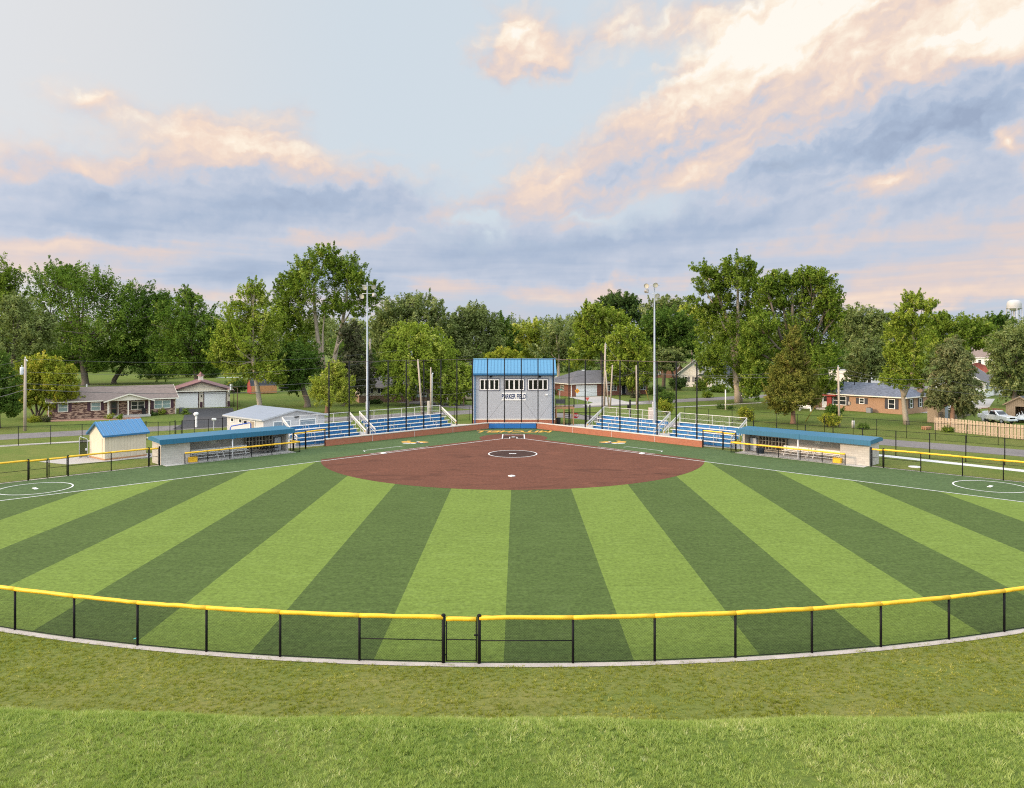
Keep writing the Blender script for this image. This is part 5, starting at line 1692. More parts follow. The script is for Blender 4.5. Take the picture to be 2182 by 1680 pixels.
walls(h11, Lx, 8.0, 3.0, LAP_WHITE); hip_roof(h11, Lx, 8.0, 3.0, 5.4, mat_shingle('faded red shingles', (0.30, 0.085, 0.06), 0.2), 0.8)
win(h11, ('front', 0), Lx * 0.8, 1.0, 1.6, 1.2, WHITE, 1, True)
loc, rz, Lx = frame2((AT(2072, 250), 250), (AT(2125, 246), 246))
h12 = thing('tall_house', 'distant two storey white house with brown roof among the far trees', 'house', loc, rz)
walls(h12, Lx, 8.0, 6.3, LAP_WHITE, 9.2, 'x'); gable_roof(h12, Lx, 8.0, 6.3, 9.2, 'x', SH_BROWN, 0.4, 0.14, WHITE)
for u in (0.3, 0.7):
    for z in (1.2, 4.0): win(h12, ('front', 0), Lx * u, z, 1.0, 1.4, WHITE, 0, True)

# metal shed, open shed, fences and truck in the right hand yard
loc, rz, Lx = frame2((AT(1976, 106.5), 106.5), (AT(2013, 105.2), 105.2))
ms = thing('metal_shed', 'plain tan ribbed metal shed behind the picket fence', 'shed', loc, rz)
walls(ms, Lx, 3.0, 2.55, mat_lines('tan ribbed metal', (0.40, 0.31, 0.22), 0.23, 0.08, 0.7, 0, 0.5)); 
mb = MB(); mb.slab([(-0.15, -0.15, 2.62), (Lx + 0.15, -0.15, 2.62), (Lx + 0.15, 3.15, 2.95), (-0.15, 3.15, 2.95)], 0.08); mb.build('roof', mat('pale shed roof', (0.45, 0.42, 0.38), 0.5), ms)
mb = MB(); mb.prism([(Lx + 0.003, 0, 0), (Lx + 0.003, 3.0, 0), (Lx + 0.003, 3.0, 2.8), (Lx + 0.003, 0, 2.5)], (0.03, 0, 0)); mb.build('side_wall', mat_lines('blue grey ribbed metal', (0.28, 0.31, 0.36), 0.23, 0.08, 0.7, 0, 0.5), ms)
loc, rz, Lx = frame2((AT(2143, 108), 108), (AT(2206, 105), 105))
os_ = thing('open_shed', 'tan shed with peaked front and wide open doorway full of clutter', 'shed', loc, rz)
TANW = mat_lines('weathered tan board', (0.46, 0.32, 0.20), 0.25, 0.05, 0.65, 0, 0.8, 0.12)
mb = MB(); mb.span((0, 0, 0), (1.2, 0.1, 2.45)); mb.span((2.75, 0, 0), (Lx, 0.1, 2.45)); mb.span((1.2, 0, 2.15), (2.75, 0.1, 2.45)); mb.prism([(0, 0, 2.45), (Lx, 0, 2.45), (Lx / 2, 0, 3.55)], (0, 0.1, 0))
mb.span((0, 0.1, 0), (0.1, 4, 2.45)); mb.span((Lx - 0.1, 0.1, 0), (Lx, 4, 2.45)); mb.span((0.1, 3.9, 0), (Lx - 0.1, 4, 2.45)); mb.build('wall', TANW, os_)
gable_roof(os_, Lx, 4.0, 2.45, 3.55, 'y', SH_DARK, 0.25, 0.1, TANW)
mb = MB()
for i in range(14): mb.box((R.uniform(1.3, 2.7), R.uniform(0.5, 2.5), R.uniform(0.2, 1.6)), (R.uniform(0.2, 0.5), R.uniform(0.2, 0.5), R.uniform(0.15, 0.5)), i % 2, R.uniform(0, 1))
mb.build('shelf_clutter', [mat('rust red junk', (0.20, 0.05, 0.03)), mat('grey junk', (0.2, 0.19, 0.18))], os_)

PICK = mat_lines('new cedar picket', (0.56, 0.42, 0.28), 0.15, 0.05, 0.7, 0, 0.8, 0.1, 0, 0.01, 0.25)


def picket(name, label, pts, h, m_, pw=0.14, gap=0.045, lean=0.0, panels=True):
    t = thing(name, label, 'fence', (0, 0, 0))
    for i, (a, b) in enumerate(zip(pts[:-1], pts[1:])):
        A, B_ = Vector((*a, 0)), Vector((*b, 0)); L_ = (B_ - A).length; an = math.atan2(B_.y - A.y, B_.x - A.x); d = (B_ - A) / L_
        mb = MB(); n = int(L_ / (pw + gap))
        for k in range(n):
            c = A + d * ((k + 0.5) * L_ / n); hh = h + R.uniform(-0.04, 0.04)
            off = 0.05 if k % 2 else -0.02
            nn = Vector((d.y, -d.x, 0)) * off
            mb.box((c.x + nn.x, c.y + nn.y, hh / 2 + 0.03), (pw, 0.022, hh), 0, an + R.uniform(-0.03, 0.03))
        for z in (0.35, h - 0.35):
            c = A + d * L_ / 2; mb.box((c.x, c.y, z), (L_, 0.05, 0.09), 0, an)
        mb.build('picket_panel', m_, t)
    for p in pts:
        mb = MB(); mb.box((p[0], p[1] + 0.08, h * 0.53), (0.1, 0.1, h * 1.06)); mb.build('post', m_, t)
    return t


A_, B2 = G(1993, 917), G(2230, 943)
pp = [(A_[0] + (B2[0] - A_[0]) * i / 6, A_[1] + (B2[1] - A_[1]) * i / 6) for i in range(7)]
picket('picket_fence', 'light new wooden picket fence facing the street on the right', pp, 1.62, mat('new cedar board', (0.46, 0.355, 0.255), 0.85, 0, 0.22, 5, 0.12))
picket('old_fence', 'old grey board fence running back beside the white pickup', [(58.5, 104.5), (62.5, 108.5), (66.5, 112.5), (70.5, 117)], 1.55, mat('old grey board', (0.17, 0.145, 0.12), 0.95, 0, 0.3, 4, 0.15), 0.15, 0.02)

# ---------------------------------------------------------------- trees and shrubs
LF = {
    'mid': mat_leaf('mid green leaves', (0.098, 0.158, 0.020), (0.200, 0.265, 0.039), (0.316, 0.372, 0.074)),
    'maple': mat_leaf('full maple leaves', (0.078, 0.142, 0.021), (0.160, 0.235, 0.040), (0.235, 0.30, 0.065)),
    'deep': mat_leaf('deep green leaves', (0.058, 0.113, 0.020), (0.126, 0.195, 0.037), (0.205, 0.270, 0.065)),
    'bright': mat_leaf('bright green leaves', (0.153, 0.223, 0.026), (0.293, 0.349, 0.051), (0.419, 0.446, 0.102)),
    'lime': mat_leaf('lime green leaves', (0.214, 0.270, 0.035), (0.372, 0.400, 0.065), (0.484, 0.484, 0.121)),
    'grey': mat_leaf('grey green leaves', (0.130, 0.172, 0.056), (0.246, 0.288, 0.098), (0.372, 0.400, 0.177)),
    'yellow': mat_leaf('yellow green leaves', (0.172, 0.223, 0.026), (0.391, 0.391, 0.051), (0.512, 0.446, 0.084)),
    'cedar': mat_leaf('bronze cedar sprays', (0.116, 0.135, 0.026), (0.219, 0.214, 0.047), (0.307, 0.270, 0.074), 0.2),
    'spruce': mat_leaf('grey brown spruce sprays', (0.120, 0.150, 0.055), (0.235, 0.245, 0.105), (0.33, 0.31, 0.15), 0.2),
    'dusk': mat_leaf('dark spruce sprays', (0.058, 0.070, 0.032), (0.121, 0.119, 0.060), (0.177, 0.158, 0.084), 0.15),
    'pine': mat_leaf('dark shrub leaves', (0.047, 0.088, 0.024), (0.107, 0.158, 0.043), None, 0.2),
}


def unit(a): return a / np.maximum(1e-6, np.linalg.norm(a, axis=1))[:, None]


def leaf_cloud(lobes, leaf, dens=1.0, up=0.55, droop=0.0, per=58, stretch=1.0, clump=None, rng=None, low=0.45):
    """lobes (cx,cy,cz,rx,ry,rz) -> vertex, face and tint arrays of leaf sprays gathered in clumps"""
    rng = rng or NR
    Vs, Ts = [], []
    for (cx, cy, cz, rx, ry, rz) in lobes:
        r = np.array([rx, ry, rz]); c = np.array([cx, cy, cz])
        rm = (rx * ry * rz) ** (1 / 3)
        cr = clump or max(leaf * 2.0, 0.34 * rm)
        n = max(6, int(dens * 3.1 * (rx * ry + rx * rz + ry * rz) / (cr * cr)))
        u = unit(rng.normal(size=(n, 3)))
        keep = (u[:, 2] > -0.35) | (rng.random(n) < low)
        u = u[keep]; n = len(u)
        ph = rng.random(6) * 6.28
        wav = 1 + 0.16 * np.sin(3.1 * u[:, 0] + ph[0]) * np.sin(2.7 * u[:, 2] + ph[1]) + 0.12 * np.sin(6.3 * u[:, 1] + ph[2] + 4 * u[:, 2])
        rho = np.where(rng.random(n) < 0.72, rng.uniform(0.72, 1.0, n), rng.uniform(0.30, 0.8, n)) * wav
        rho = np.where(rng.random(n) < 0.14, rng.uniform(1.0, 1.28, n), rho)      # stray sprays past the outline
        cc = c + u * r * rho[:, None]
        o = unit(u * 0.9 + np.array([0, 0, up - droop]))
        ln = cr * rng.uniform(0.6, 1.8, n) * stretch * np.where(rho > 1.0, 0.8, 1.0)
        ctint = np.clip(rng.normal(0.42, 0.27, n), 0, 1)
        m_ = per
        t = rng.uniform(-0.6, 0.9, (n, m_))
        thin = (rng.random(n) < 0.34) & (rho > 0.85)                              # leading shoots: long and narrow, upright
        o[thin] = unit(o[thin] + np.array([0, 0, 0.5 * (1 - droop)]) + rng.normal(size=(int(thin.sum()), 3)) * 0.25)
        ln = np.where(thin, cr * rng.uniform(1.1, 1.9, n), ln)
        wd = cr * 0.46 * (1.0 - 0.62 * np.clip(t, 0, 1)) * np.where(thin, 0.42, 1.0)[:, None]
        g = rng.normal(size=(n, m_, 3))
        g -= (g * o[:, None, :]).sum(2, keepdims=True) * o[:, None, :]
        P = cc[:, None, :] + o[:, None, :] * (t * ln[:, None])[:, :, None] + g * wd[:, :, None] * 0.75
        if droop: P[:, :, 2] -= droop * 0.35 * (np.abs(t) ** 2) * ln[:, None]
        P = P.reshape(-1, 3); k = len(P)
        nrm = unit(rng.normal(size=(k, 3)) * 0.42 + np.repeat(o, m_, 0) * 0.30 + 0.8 * g.reshape(-1, 3) * 0.6 + np.array([0, 0, 0.55]))
        tg = unit(np.cross(nrm, rng.normal(size=(k, 3))))
        bt = np.cross(nrm, tg)
        s = (leaf * rng.uniform(0.6, 1.35, k))[:, None]
        Q = np.stack([P - tg * s * 0.5, P + bt * s * 0.27, P + tg * s * 0.5, P - bt * s * 0.27], 1)
        Vs.append(Q.reshape(-1, 3))
        Ts.append(np.clip(np.repeat(ctint, m_) + rng.normal(0, 0.11, k), 0, 1))
    V = np.concatenate(Vs)
    return V, np.arange(len(V)).reshape(-1, 4), np.concatenate(Ts)


def px_lobes(lobes, d, rng, spread=0.45):
    xs_ = [l[0] for l in lobes]; half = (max(xs_) - min(xs_)) / 2 / F_PX * d + 1e-3
    out = []
    for i, l in enumerate(lobes):
        px, py, rx, ry = l[:4]
        off = l[4] if len(l) > 4 else rng.uniform(-spread, spread) * half
        D = d + off
        out.append((AT(px, D), D, ZZ(py, D), rx / F_PX * D, max(rx, 0.75 * ry) / F_PX * D * 1.0, ry / F_PX * D))
    return out


def tree(name, label, cat, base, d, lobes, leaf_m, tr=0.35, bark=None, dens=1.0, leaf=None, stems=None, group=None, up=0.55, droop=0.0, per=58, stretch=1.0, limbs=True, low=0.45, spread=0.45, seed=None):
    rng = np.random.default_rng(seed if seed is not None else int(base * 7 + d))
    L_ = px_lobes(lobes, d, rng, spread)
    bx = AT(base, d)
    t = thing(name, label, cat, (bx, d, 0), 0, group)
    loc = [(x - bx, y - d, z, a, b, c) for x, y, z, a, b, c in L_]
    V, Fq, T = leaf_cloud(loc, leaf or max(0.10, 0.0028 * d), dens, up, droop, per, stretch, None, rng, low)
    bulk('crown', V, Fq, LF[leaf_m], t, T)
    bark = bark or BARK
    mb = MB()
    zmin = min(l[2] - l[5] for l in loc); ztop = max(l[2] for l in loc)
    if stems:
        for st in stems:
            pts = [(AT(px, d) - bx, st[2] * k, ZZ(py, d) if py < 9000 else 0) for k, (px, py) in enumerate(st[1])]
            n = len(pts)
            mb.tube(pts, [st[0] * (1 - 0.75 * k / (n - 1)) for k in range(n)], 8)
    else:
        zf = max(1.2, zmin + 0.25 * (ztop - zmin))
        cxm = sum(l[0] * l[3] for l in loc) / sum(l[3] for l in loc)
        mid = (cxm * 0.25, 0, zf * 0.6); fk = (cxm * 0.5, 0, zf)
        mb.tube([(0, 0, -0.1), (0, 0, 0.25), (0.02, 0, 0.9), mid, fk, (cxm * 0.8, 0, zf + (ztop - zf) * 0.5), (cxm, 0, ztop)],
                [tr * 1.55, tr * 1.2, tr, tr * 0.9, tr * 0.75, tr * 0.4, tr * 0.12], 9)
        if limbs:
            for l in loc:
                s = 0.2 + 0.55 * rng.random()
                z0 = min(zf * 0.85 + (ztop - zf) * 0.35 * s, l[2] - 0.2)
                z0 = max(z0, zf * 0.7)
                f_ = (z0 - zf) / max(0.1, ztop - zf)
                x0 = cxm * min(1, 0.5 + 0.5 * max(0, f_))
                a = Vector((x0, 0, z0)); b = Vector((l[0], l[1], l[2]))
                m1 = a.lerp(b, 0.5) + Vector((0, 0, -0.12 * (b - a).length))
                mb.tube([tuple(a), tuple(m1), tuple(b), tuple(b + Vector((rng.normal() * 0.3, rng.normal() * 0.3, 1)) * l[5] * 0.6)], [tr * 0.42, tr * 0.32, tr * 0.2, tr * 0.05], 6)
                for q in range(3):
                    e = b + Vector((rng.normal() * l[3] * 0.7, rng.normal() * l[4] * 0.7, rng.uniform(-0.2, 0.8) * l[5]))
                    mb.tube([tuple(m1.lerp(b, 0.6)), tuple(e)], [tr * 0.16, tr * 0.05], 5)
    mb.build('trunk', bark, t, True)
    return t


def shrub(label, px, py, rx, ry, leaf_m, name='shrub', cat='shrub', dens=1.2, group='garden shrubs', leaf=None, z0=None, per=26):
    X, d = G(px, py)
    rxm, rzm = rx / F_PX * d, ry / F_PX * d
    rng = np.random.default_rng(int(px * 3 + py))
    t = thing(name, label, cat, (X, d, 0), 0, group)
    lobes = [(rng.uniform(-0.4, 0.4) * rxm, rng.uniform(-0.3, 0.3) * rxm, rzm * rng.uniform(0.75, 1.25), rxm * rng.uniform(0.55, 0.75), rxm * rng.uniform(0.5, 0.7), rzm * rng.uniform(0.6, 0.85)) for _ in range(4)]
    V, Fq, T = leaf_cloud(lobes, leaf or max(0.06, 0.0017 * d), dens, 0.6, 0, per, 1.0, None, rng, 0.9)
    V[:, 2] = np.maximum(V[:, 2], 0.02)
    bulk('foliage', V, Fq, LF[leaf_m], t, T)
    mb = MB()
    for k in range(5):
        a = k * 1.26; mb.tube([(0, 0, 0), (math.cos(a) * rxm * 0.3, math.sin(a) * rxm * 0.3, rzm * 1.1)], [0.05, 0.015], 5)
    mb.build('stems', BARK, t, True)
    return t


TG = 'trees round the ball field'
tree('maple_tree', 'tall tree cut by the left edge above the grey green tree', 'tree', -15, 165, [(-20, 650, 62, 60), (8, 600, 34, 38), (-30, 590, 45, 45), (18, 640, 28, 30), (-20, 715, 62, 45)], 'mid', 0.6, group=TG)
tree('linden_tree', 'pale grey green rounded tree at the left edge behind the yellowish tree', 'tree', 20, 132, [(42, 685, 52, 42), (85, 712, 32, 34), (0, 705, 48, 50), (62, 742, 45, 30), (15, 755, 45, 28), (100, 690, 18, 20), (28, 655, 30, 26)], 'grey', 0.4, group=TG, droop=0.2)
tree('ornamental_tree', 'dense low dark tree cut by the left edge beside the utility pole', 'tree', -4, 99, [(4, 818, 30, 34), (-8, 785, 30, 34), (-2, 855, 36, 30), (16, 868, 24, 20), (-16, 840, 34, 36)], 'deep', 0.25, group=TG, dens=1.25)
tree('redbud_tree', 'small spreading yellow green tree behind the left utility pole', 'tree', 79, 111.2, [(70, 793, 34, 24), (108, 790, 34, 26), (62, 818, 32, 26), (132, 815, 32, 26), (96, 815, 42, 32), (146, 848, 24, 24), (95, 850, 46, 24), (125, 858, 30, 20), (55, 850, 26, 20), (88, 774, 22, 14), (138, 796, 20, 14)], 'yellow', 0.22, BARK, group=TG, dens=1.1,
     stems=[(0.24, [(79, 9999), (77, 880), (72, 850), (62, 815)], 0.2), (0.2, [(80, 9999), (84, 878), (98, 850), (112, 810)], -0.1), (0.16, [(82, 9999), (96, 868), (120, 845), (134, 815)], 0.15), (0.16, [(76, 9999), (66, 868), (58, 845), (52, 825)], -0.2)])
tree('maple_tree', 'huge broad dark maple towering behind the brick ranch house', 'tree', 182, 198, [(118, 606, 46, 34), (180, 604, 52, 34), (232, 634, 52, 38), (92, 650, 40, 46), (160, 660, 62, 52), (262, 680, 36, 48), (220, 705, 60, 48), (112, 715, 50, 46), (170, 745, 58, 36), (255, 745, 40, 40), (82, 700, 24, 34), (142, 590, 26, 22), (120, 775, 44, 26), (75, 755, 30, 36), (215, 772, 26, 18)], 'maple', 0.85, group=TG, dens=1.1)
tree('oak_tree', 'dark shaded tree between the huge maple and the ragged topped tree', 'tree', 243, 206, [(310, 638, 40, 30), (330, 672, 40, 40), (288, 690, 40, 48), (318, 735, 48, 42), (272, 752, 38, 34), (346, 640, 16, 20), (300, 770, 50, 30), (345, 775, 40, 28)], 'deep', 0.6, group=TG)
tree('locust_tree', 'ragged topped tree standing behind the garage roof', 'tree', 420, 190, [(398, 640, 20, 24), (412, 668, 36, 32), (368, 690, 36, 42), (430, 705, 42, 44), (395, 735, 52, 42), (448, 745, 30, 40), (360, 750, 36, 40), (346, 664, 18, 16), (460, 700, 14, 22), (400, 775, 60, 26), (450, 775, 34, 26)], 'maple', 0.6, group=TG)
tree('elm_tree', 'light green tree with lichen grey trunk in front of the barn shed', 'tree', 553, 127, [(536, 640, 32, 32), (505, 680, 36, 36), (562, 682, 36, 38), (530, 722, 60, 36), (492, 752, 38, 28), (566, 752, 44, 34), (522, 784, 50, 26), (575, 795, 34, 24), (540, 612, 15, 18), (470, 768, 20, 15), (486, 712, 22, 22), (478, 738, 20, 18)], 'bright', 0.42, BARK_PALE, group=TG, low=0.6)
tree('cottonwood_tree', 'giant tree with pale forked trunks rising beside the left light pole', 'tree', 700, 150, [(690, 560, 40, 28), (645, 584, 32, 30), (735, 578, 36, 30), (620, 610, 28, 24), (668, 612, 52, 40), (738, 620, 44, 40), (612, 650, 28, 40), (656, 662, 44, 40), (775, 640, 26, 30), (628, 702, 40, 36), (728, 656, 38, 18), (796, 622, 16, 18), (700, 540, 18, 14), (598, 622, 14, 18), (762, 598, 18, 22), (600, 690, 22, 24), (632, 735, 34, 22)], 'mid', 0.6, BARK_PALE, group=TG,
     stems=[(0.62, [(690, 9999), (691, 815), (686, 770), (676, 715), (670, 660), (668, 610), (690, 560)], 0.05), (0.60, [(702, 9999), (706, 800), (716, 745), (728, 690), (737, 640), (738, 590)], 0.15), (0.32, [(693, 800), (688, 750), (689, 710), (694, 660)], -0.2),
            (0.22, [(714, 755), (722, 735), (744, 708), (766, 694)], -0.3), (0.2, [(684, 765), (668, 748), (648, 742), (626, 738)], -0.3), (0.15, [(680, 742), (660, 734), (646, 716)], -0.25), (0.2, [(727, 695), (742, 672), (748, 655)], 0.3), (0.2, [(672, 670), (652, 650), (640, 600)], 0.2), (0.2, [(736, 650), (765, 640), (790, 625)], 0.2)])
tree('walnut_tree', 'dark leaved tree with flared trunk on the lawn right of the barn shed', 'tree', 655, 131, [(632, 762, 44, 30), (610, 788, 36, 28), (652, 775, 36, 28), (640, 806, 46, 26), (606, 758, 24, 26), (622, 822, 24, 12)], 'deep', 0.48, group=TG, dens=1.15)
tree('young_maple', 'small bright green young tree behind the left bleachers', 'tree', 697, 120.5, [(712, 794, 26, 18), (690, 820, 24, 22), (728, 822, 26, 24), (706, 844, 36, 20), (738, 850, 16, 12), (678, 838, 14, 14), (722, 790, 14, 14)], 'lime', 0.32, BARK_RED, group=TG, leaf=0.26)
tree('spruce_tree', 'dark brownish spruce behind the small bright tree', 'spruce', 734, 134, [(748, 715, 22, 30), (756, 752, 28, 30), (762, 788, 34, 28), (755, 822, 40, 20), (745, 775, 16, 30), (778, 808, 20, 16)], 'dusk', 0.4, BARK, group=TG, up=-0.1, droop=0.5)
tree('willow_tree', 'drooping light green willow like tree hanging over the pale blue house', 'tree', 914, 136, [(880, 712, 48, 24), (912, 728, 44, 28), (845, 752, 36, 28), (888, 765, 52, 32), (935, 770, 40, 30), (870, 800, 46, 28), (925, 810, 46, 26), (962, 808, 34, 24), (832, 790, 26, 24), (985, 792, 26, 20), (958, 838, 34, 18), (988, 826, 20, 16), (850, 832, 30, 12)], 'bright', 0.38, BARK, group=TG, up=0.1, droop=0.9, stretch=1.3)
tree('ash_tree', 'tall grey green ash rising behind the willow', 'tree', 860, 196, [(830, 665, 30, 26), (872, 655, 38, 24), (912, 660, 34, 26), (940, 690, 28, 26), (848, 695, 48, 34), (900, 700, 48, 30), (812, 700, 20, 34), (820, 740, 26, 34)], 'grey', 0.5, group=TG)
tree('elm_tree', 'pale olive crowned tree left of the press box', 'tree', 1010, 204, [(1005, 672, 34, 20), (1030, 690, 32, 26), (985, 700, 32, 32), (1048, 725, 26, 36), (1005, 725, 44, 34), (966, 725, 24, 34), (1020, 755, 48, 24), (975, 755, 30, 20)], 'grey', 0.5, group=TG)
tree('oak_tree', 'narrow dark tree touching the left corner of the press box roof', 'tree', 1074, 222, [(1070, 692, 18, 18), (1078, 715, 18, 24), (1062, 735, 18, 24), (1080, 745, 22, 20)], 'deep', 0.35, group=TG)
tree('crab_tree', 'low rounded orange yellow tree peeping over the press box roof', 'tree', 1072, 175, [(1050, 764, 18, 10), (1075, 758, 22, 12), (1096, 764, 16, 10)], 'yellow', 0.25, group=TG)
tree('maple_tree', 'bright yellow green tree above the press box roof', 'tree', 1120, 232, [(1128, 705, 30, 18), (1105, 725, 22, 22), (1150, 722, 28, 24), (1125, 745, 40, 20)], 'lime', 0.4, group=TG)
tree('dead_ash', 'half bare greyish tree above the right end of the press box roof', 'tree', 1190, 222, [(1185, 712, 32, 22), (1205, 735, 30, 26), (1170, 748, 36, 20), (1215, 765, 24, 18)], 'grey', 0.4, BARK_PALE, group=TG, dens=0.6)
tree('sycamore_tree', 'large bright leafy tree behind the hipped roof brick house', 'tree', 1285, 190, [(1268, 672, 28, 18), (1302, 680, 30, 22), (1246, 700, 22, 26), (1285, 712, 42, 32), (1328, 698, 18, 22), (1255, 742, 30, 30), (1300, 748, 40, 30), (1230, 770, 18, 24), (1252, 662, 12, 12)], 'bright', 0.5, group=TG)
tree('oak_tree', 'dark tree dome rising behind the bright leafy tree', 'tree', 1322, 262, [(1322, 640, 30, 16), (1298, 650, 22, 16), (1345, 655, 22, 20), (1320, 668, 44, 22), (1352, 680, 14, 16)], 'pine', 0.6, group=TG)
tree('linden_tree', 'rounded bright tree in front of the brick house with hipped roof', 'tree', 1338, 161, [(1338, 718, 30, 20), (1318, 745, 30, 26), (1362, 748, 28, 28), (1340, 780, 44, 28), (1312, 790, 24, 26), (1372, 792, 22, 26), (1340, 815, 38, 14)], 'bright', 0.36, group=TG, low=0.25)
tree('maple_tree', 'dense rounded deep green tree right of the right light pole', 'tree', 1414, 182, [(1425, 682, 40, 24), (1394, 706, 32, 30), (1455, 704, 34, 30), (1425, 722, 52, 34), (1400, 748, 30, 26), (1458, 742, 28, 28), (1376, 728, 16, 24)], 'deep', 0.45, group=TG, dens=1.25)
tree('hemlock_tree', 'layered grey green evergreen beside the steep gabled house', 'tree', 1440, 178, [(1425, 752, 34, 8), (1404, 765, 28, 9), (1440, 764, 22, 8), (1408, 782, 30, 9), (1430, 775, 16, 8)], 'grey', 0.3, group=TG, up=0.0, droop=0.3)
tree('ash_tree', 'distant hazy tree top behind the right light pole', 'tree', 1420, 250, [(1392, 662, 24, 18), (1420, 648, 24, 16), (1448, 656, 20, 16), (1405, 690, 34, 22)], 'grey', 0.5, group=TG)
tree('maple_tree', 'distant yellow green tree left of the tallest maple', 'tree', 1475, 236, [(1472, 668, 26, 14), (1490, 690, 24, 20), (1460, 690, 20, 16)], 'lime', 0.4, group=TG)
tree('maple_tree', 'tallest sparse topped maple on the right with bare limbs showing', 'tree', 1574, 141, [(1568, 564, 28, 16), (1594, 582, 24, 18), (1545, 588, 32, 18), (1512, 584, 26, 14), (1490, 572, 16, 8), (1512, 618, 28, 16), (1570, 612, 40, 24), (1606, 612, 24, 26), (1540, 650, 30, 26), (1595, 660, 28, 32), (1510, 668, 26, 26), (1560, 700, 48, 36), (1518, 722, 32, 38), (1608, 720, 22, 44), (1550, 758, 46, 34), (1600, 785, 28, 28), (1548, 800, 44, 22), (1590, 820, 30, 16), (1506, 770, 22, 22), (1484, 602, 12, 8), (1478, 640, 12, 8)], 'mid', 0.62, BARK_PALE, group=TG, dens=0.9,
     stems=[(0.78, [(1574, 9999), (1573, 835), (1568, 790), (1562, 740), (1555, 690), (1535, 640), (1512, 590)], 0.1), (0.5, [(1570, 790), (1572, 730), (1571, 680), (1570, 620), (1568, 570)], -0.2), (0.3, [(1560, 720), (1545, 700), (1528, 660), (1500, 610)], 0.2), (0.28, [(1571, 690), (1588, 650), (1600, 600)], 0.2), (0.25, [(1562, 775), (1545, 772), (1530, 778)], -0.25), (0.25, [(1568, 745), (1590, 720), (1606, 700)], 0.2)])
tree('maple_tree', 'massive leafy maple behind the bronze cedar on the right', 'tree', 1695, 128, [(1662, 606, 28, 26), (1712, 598, 30, 24), (1742, 598, 26, 22), (1768, 640, 20, 34), (1690, 640, 50, 36), (1640, 640, 30, 34), (1738, 655, 38, 40), (1622, 700, 34, 34), (1680, 705, 54, 44), (1752, 715, 34, 42), (1606, 745, 26, 24), (1640, 765, 46, 36), (1748, 780, 36, 44), (1612, 800, 26, 30), (1655, 820, 40, 28), (1765, 825, 22, 22), (1700, 770, 50, 50), (1600, 832, 18, 16), (1778, 676, 14, 22), (1632, 608, 14, 18)], 'mid', 0.7, group=TG, dens=1.45)
tree('cedar_tree', 'bronze tinted conical cedar in front of the massive maple', 'cedar', 1690, 104.6, [(1692, 708, 8, 16), (1688, 735, 16, 22), (1701, 742, 13, 20), (1682, 768, 26, 22), (1703, 775, 23, 22), (1667, 800, 28, 22), (1708, 808, 30, 22), (1688, 815, 36, 24), (1659, 834, 26, 20), (1719, 838, 28, 18), (1690, 850, 44, 16), (1649, 852, 16, 14), (1733, 852, 15, 12), (1672, 868, 25, 10)], 'cedar', 0.30, BARK_RED, group=TG, dens=1.3, up=0.35, leaf=0.24)
tree('elm_tree', 'rounded hazy tree beyond the tan brick house', 'tree', 1842, 226, [(1838, 675, 40, 20), (1875, 690, 26, 22), (1808, 688, 22, 22), (1840, 705, 50, 26), (1800, 720, 18, 20)], 'grey', 0.5, group=TG)
tree('pear_tree', 'grey green round tree behind the slate blue roof', 'tree', 1852, 142, [(1858, 738, 26, 20), (1838, 762, 28, 26), (1875, 768, 26, 26), (1852, 788, 40, 24), (1825, 805, 22, 16), (1880, 800, 18, 14)], 'grey', 0.32, group=TG)
tree('hackberry_tree', 'leaning light green tree with clear trunk in front of the tan brick house', 'tree', 1932, 103.4, [(1945, 634, 18, 12), (1968, 652, 24, 11), (1932, 655, 20, 11), (1924, 676, 22, 12), (1952, 685, 26, 14), (1922, 712, 34, 24), (1952, 735, 32, 28), (1908, 752, 26, 22), (1938, 772, 36, 26), (1898, 792, 16, 12), (1946, 806, 28, 20), (1912, 812, 24, 12), (1884, 806, 12, 9), (1975, 662, 10, 6), (1910, 690, 14, 10)], 'bright', 0.36, BARK_PALE, group=TG, dens=1.0, leaf=0.26,
     stems=[(0.42, [(1932, 9999), (1930, 890), (1927, 862), (1925, 838), (1914, 812), (1905, 785)], 0.05), (0.32, [(1925, 845), (1934, 822), (1944, 790), (1946, 740), (1940, 690), (1945, 640)], -0.1), (0.12, [(1944, 770), (1952, 730), (1962, 680), (1968, 655)], 0.1), (0.12, [(1946, 740), (1926, 715), (1922, 680)], 0.1)])
tree('spruce_tree', 'ragged grey brown spruce with drooping boughs above the picket fence', 'spruce', 2029, 100.5, [(2032, 728, 14, 12), (2023, 746, 25, 12), (2041, 760, 29, 13), (2014, 772, 31, 13), (2044, 788, 32, 13), (2012, 802, 34, 14), (2055, 815, 29, 14), (2026, 828, 40, 14), (2001, 842, 25, 14), (2059, 845, 27, 14), (2035, 858, 32, 12), (1990, 858, 16, 12), (2055, 874, 23, 10), (2030, 782, 18, 50)], 'spruce', 0.30, BARK_RED, group=TG, dens=1.35, up=-0.15, droop=0.7, leaf=0.22)
tree('maple_tree', 'broad green tree mass behind the ragged spruce', 'tree', 2030, 205, [(2000, 688, 28, 16), (2036, 698, 36, 20), (2075, 704, 34, 20), (2050, 725, 50, 22), (2005, 720, 36, 28), (2095, 730, 24, 16), (2012, 672, 9, 7), (1996, 676, 8, 6)], 'mid', 0.5, group=TG)
tree('oak_tree', 'distant dark tree below the water tower', 'tree', 2120, 330, [(2122, 682, 20, 10), (2100, 690, 20, 10), (2140, 690, 18, 12)], 'deep', 0.5, group=TG)
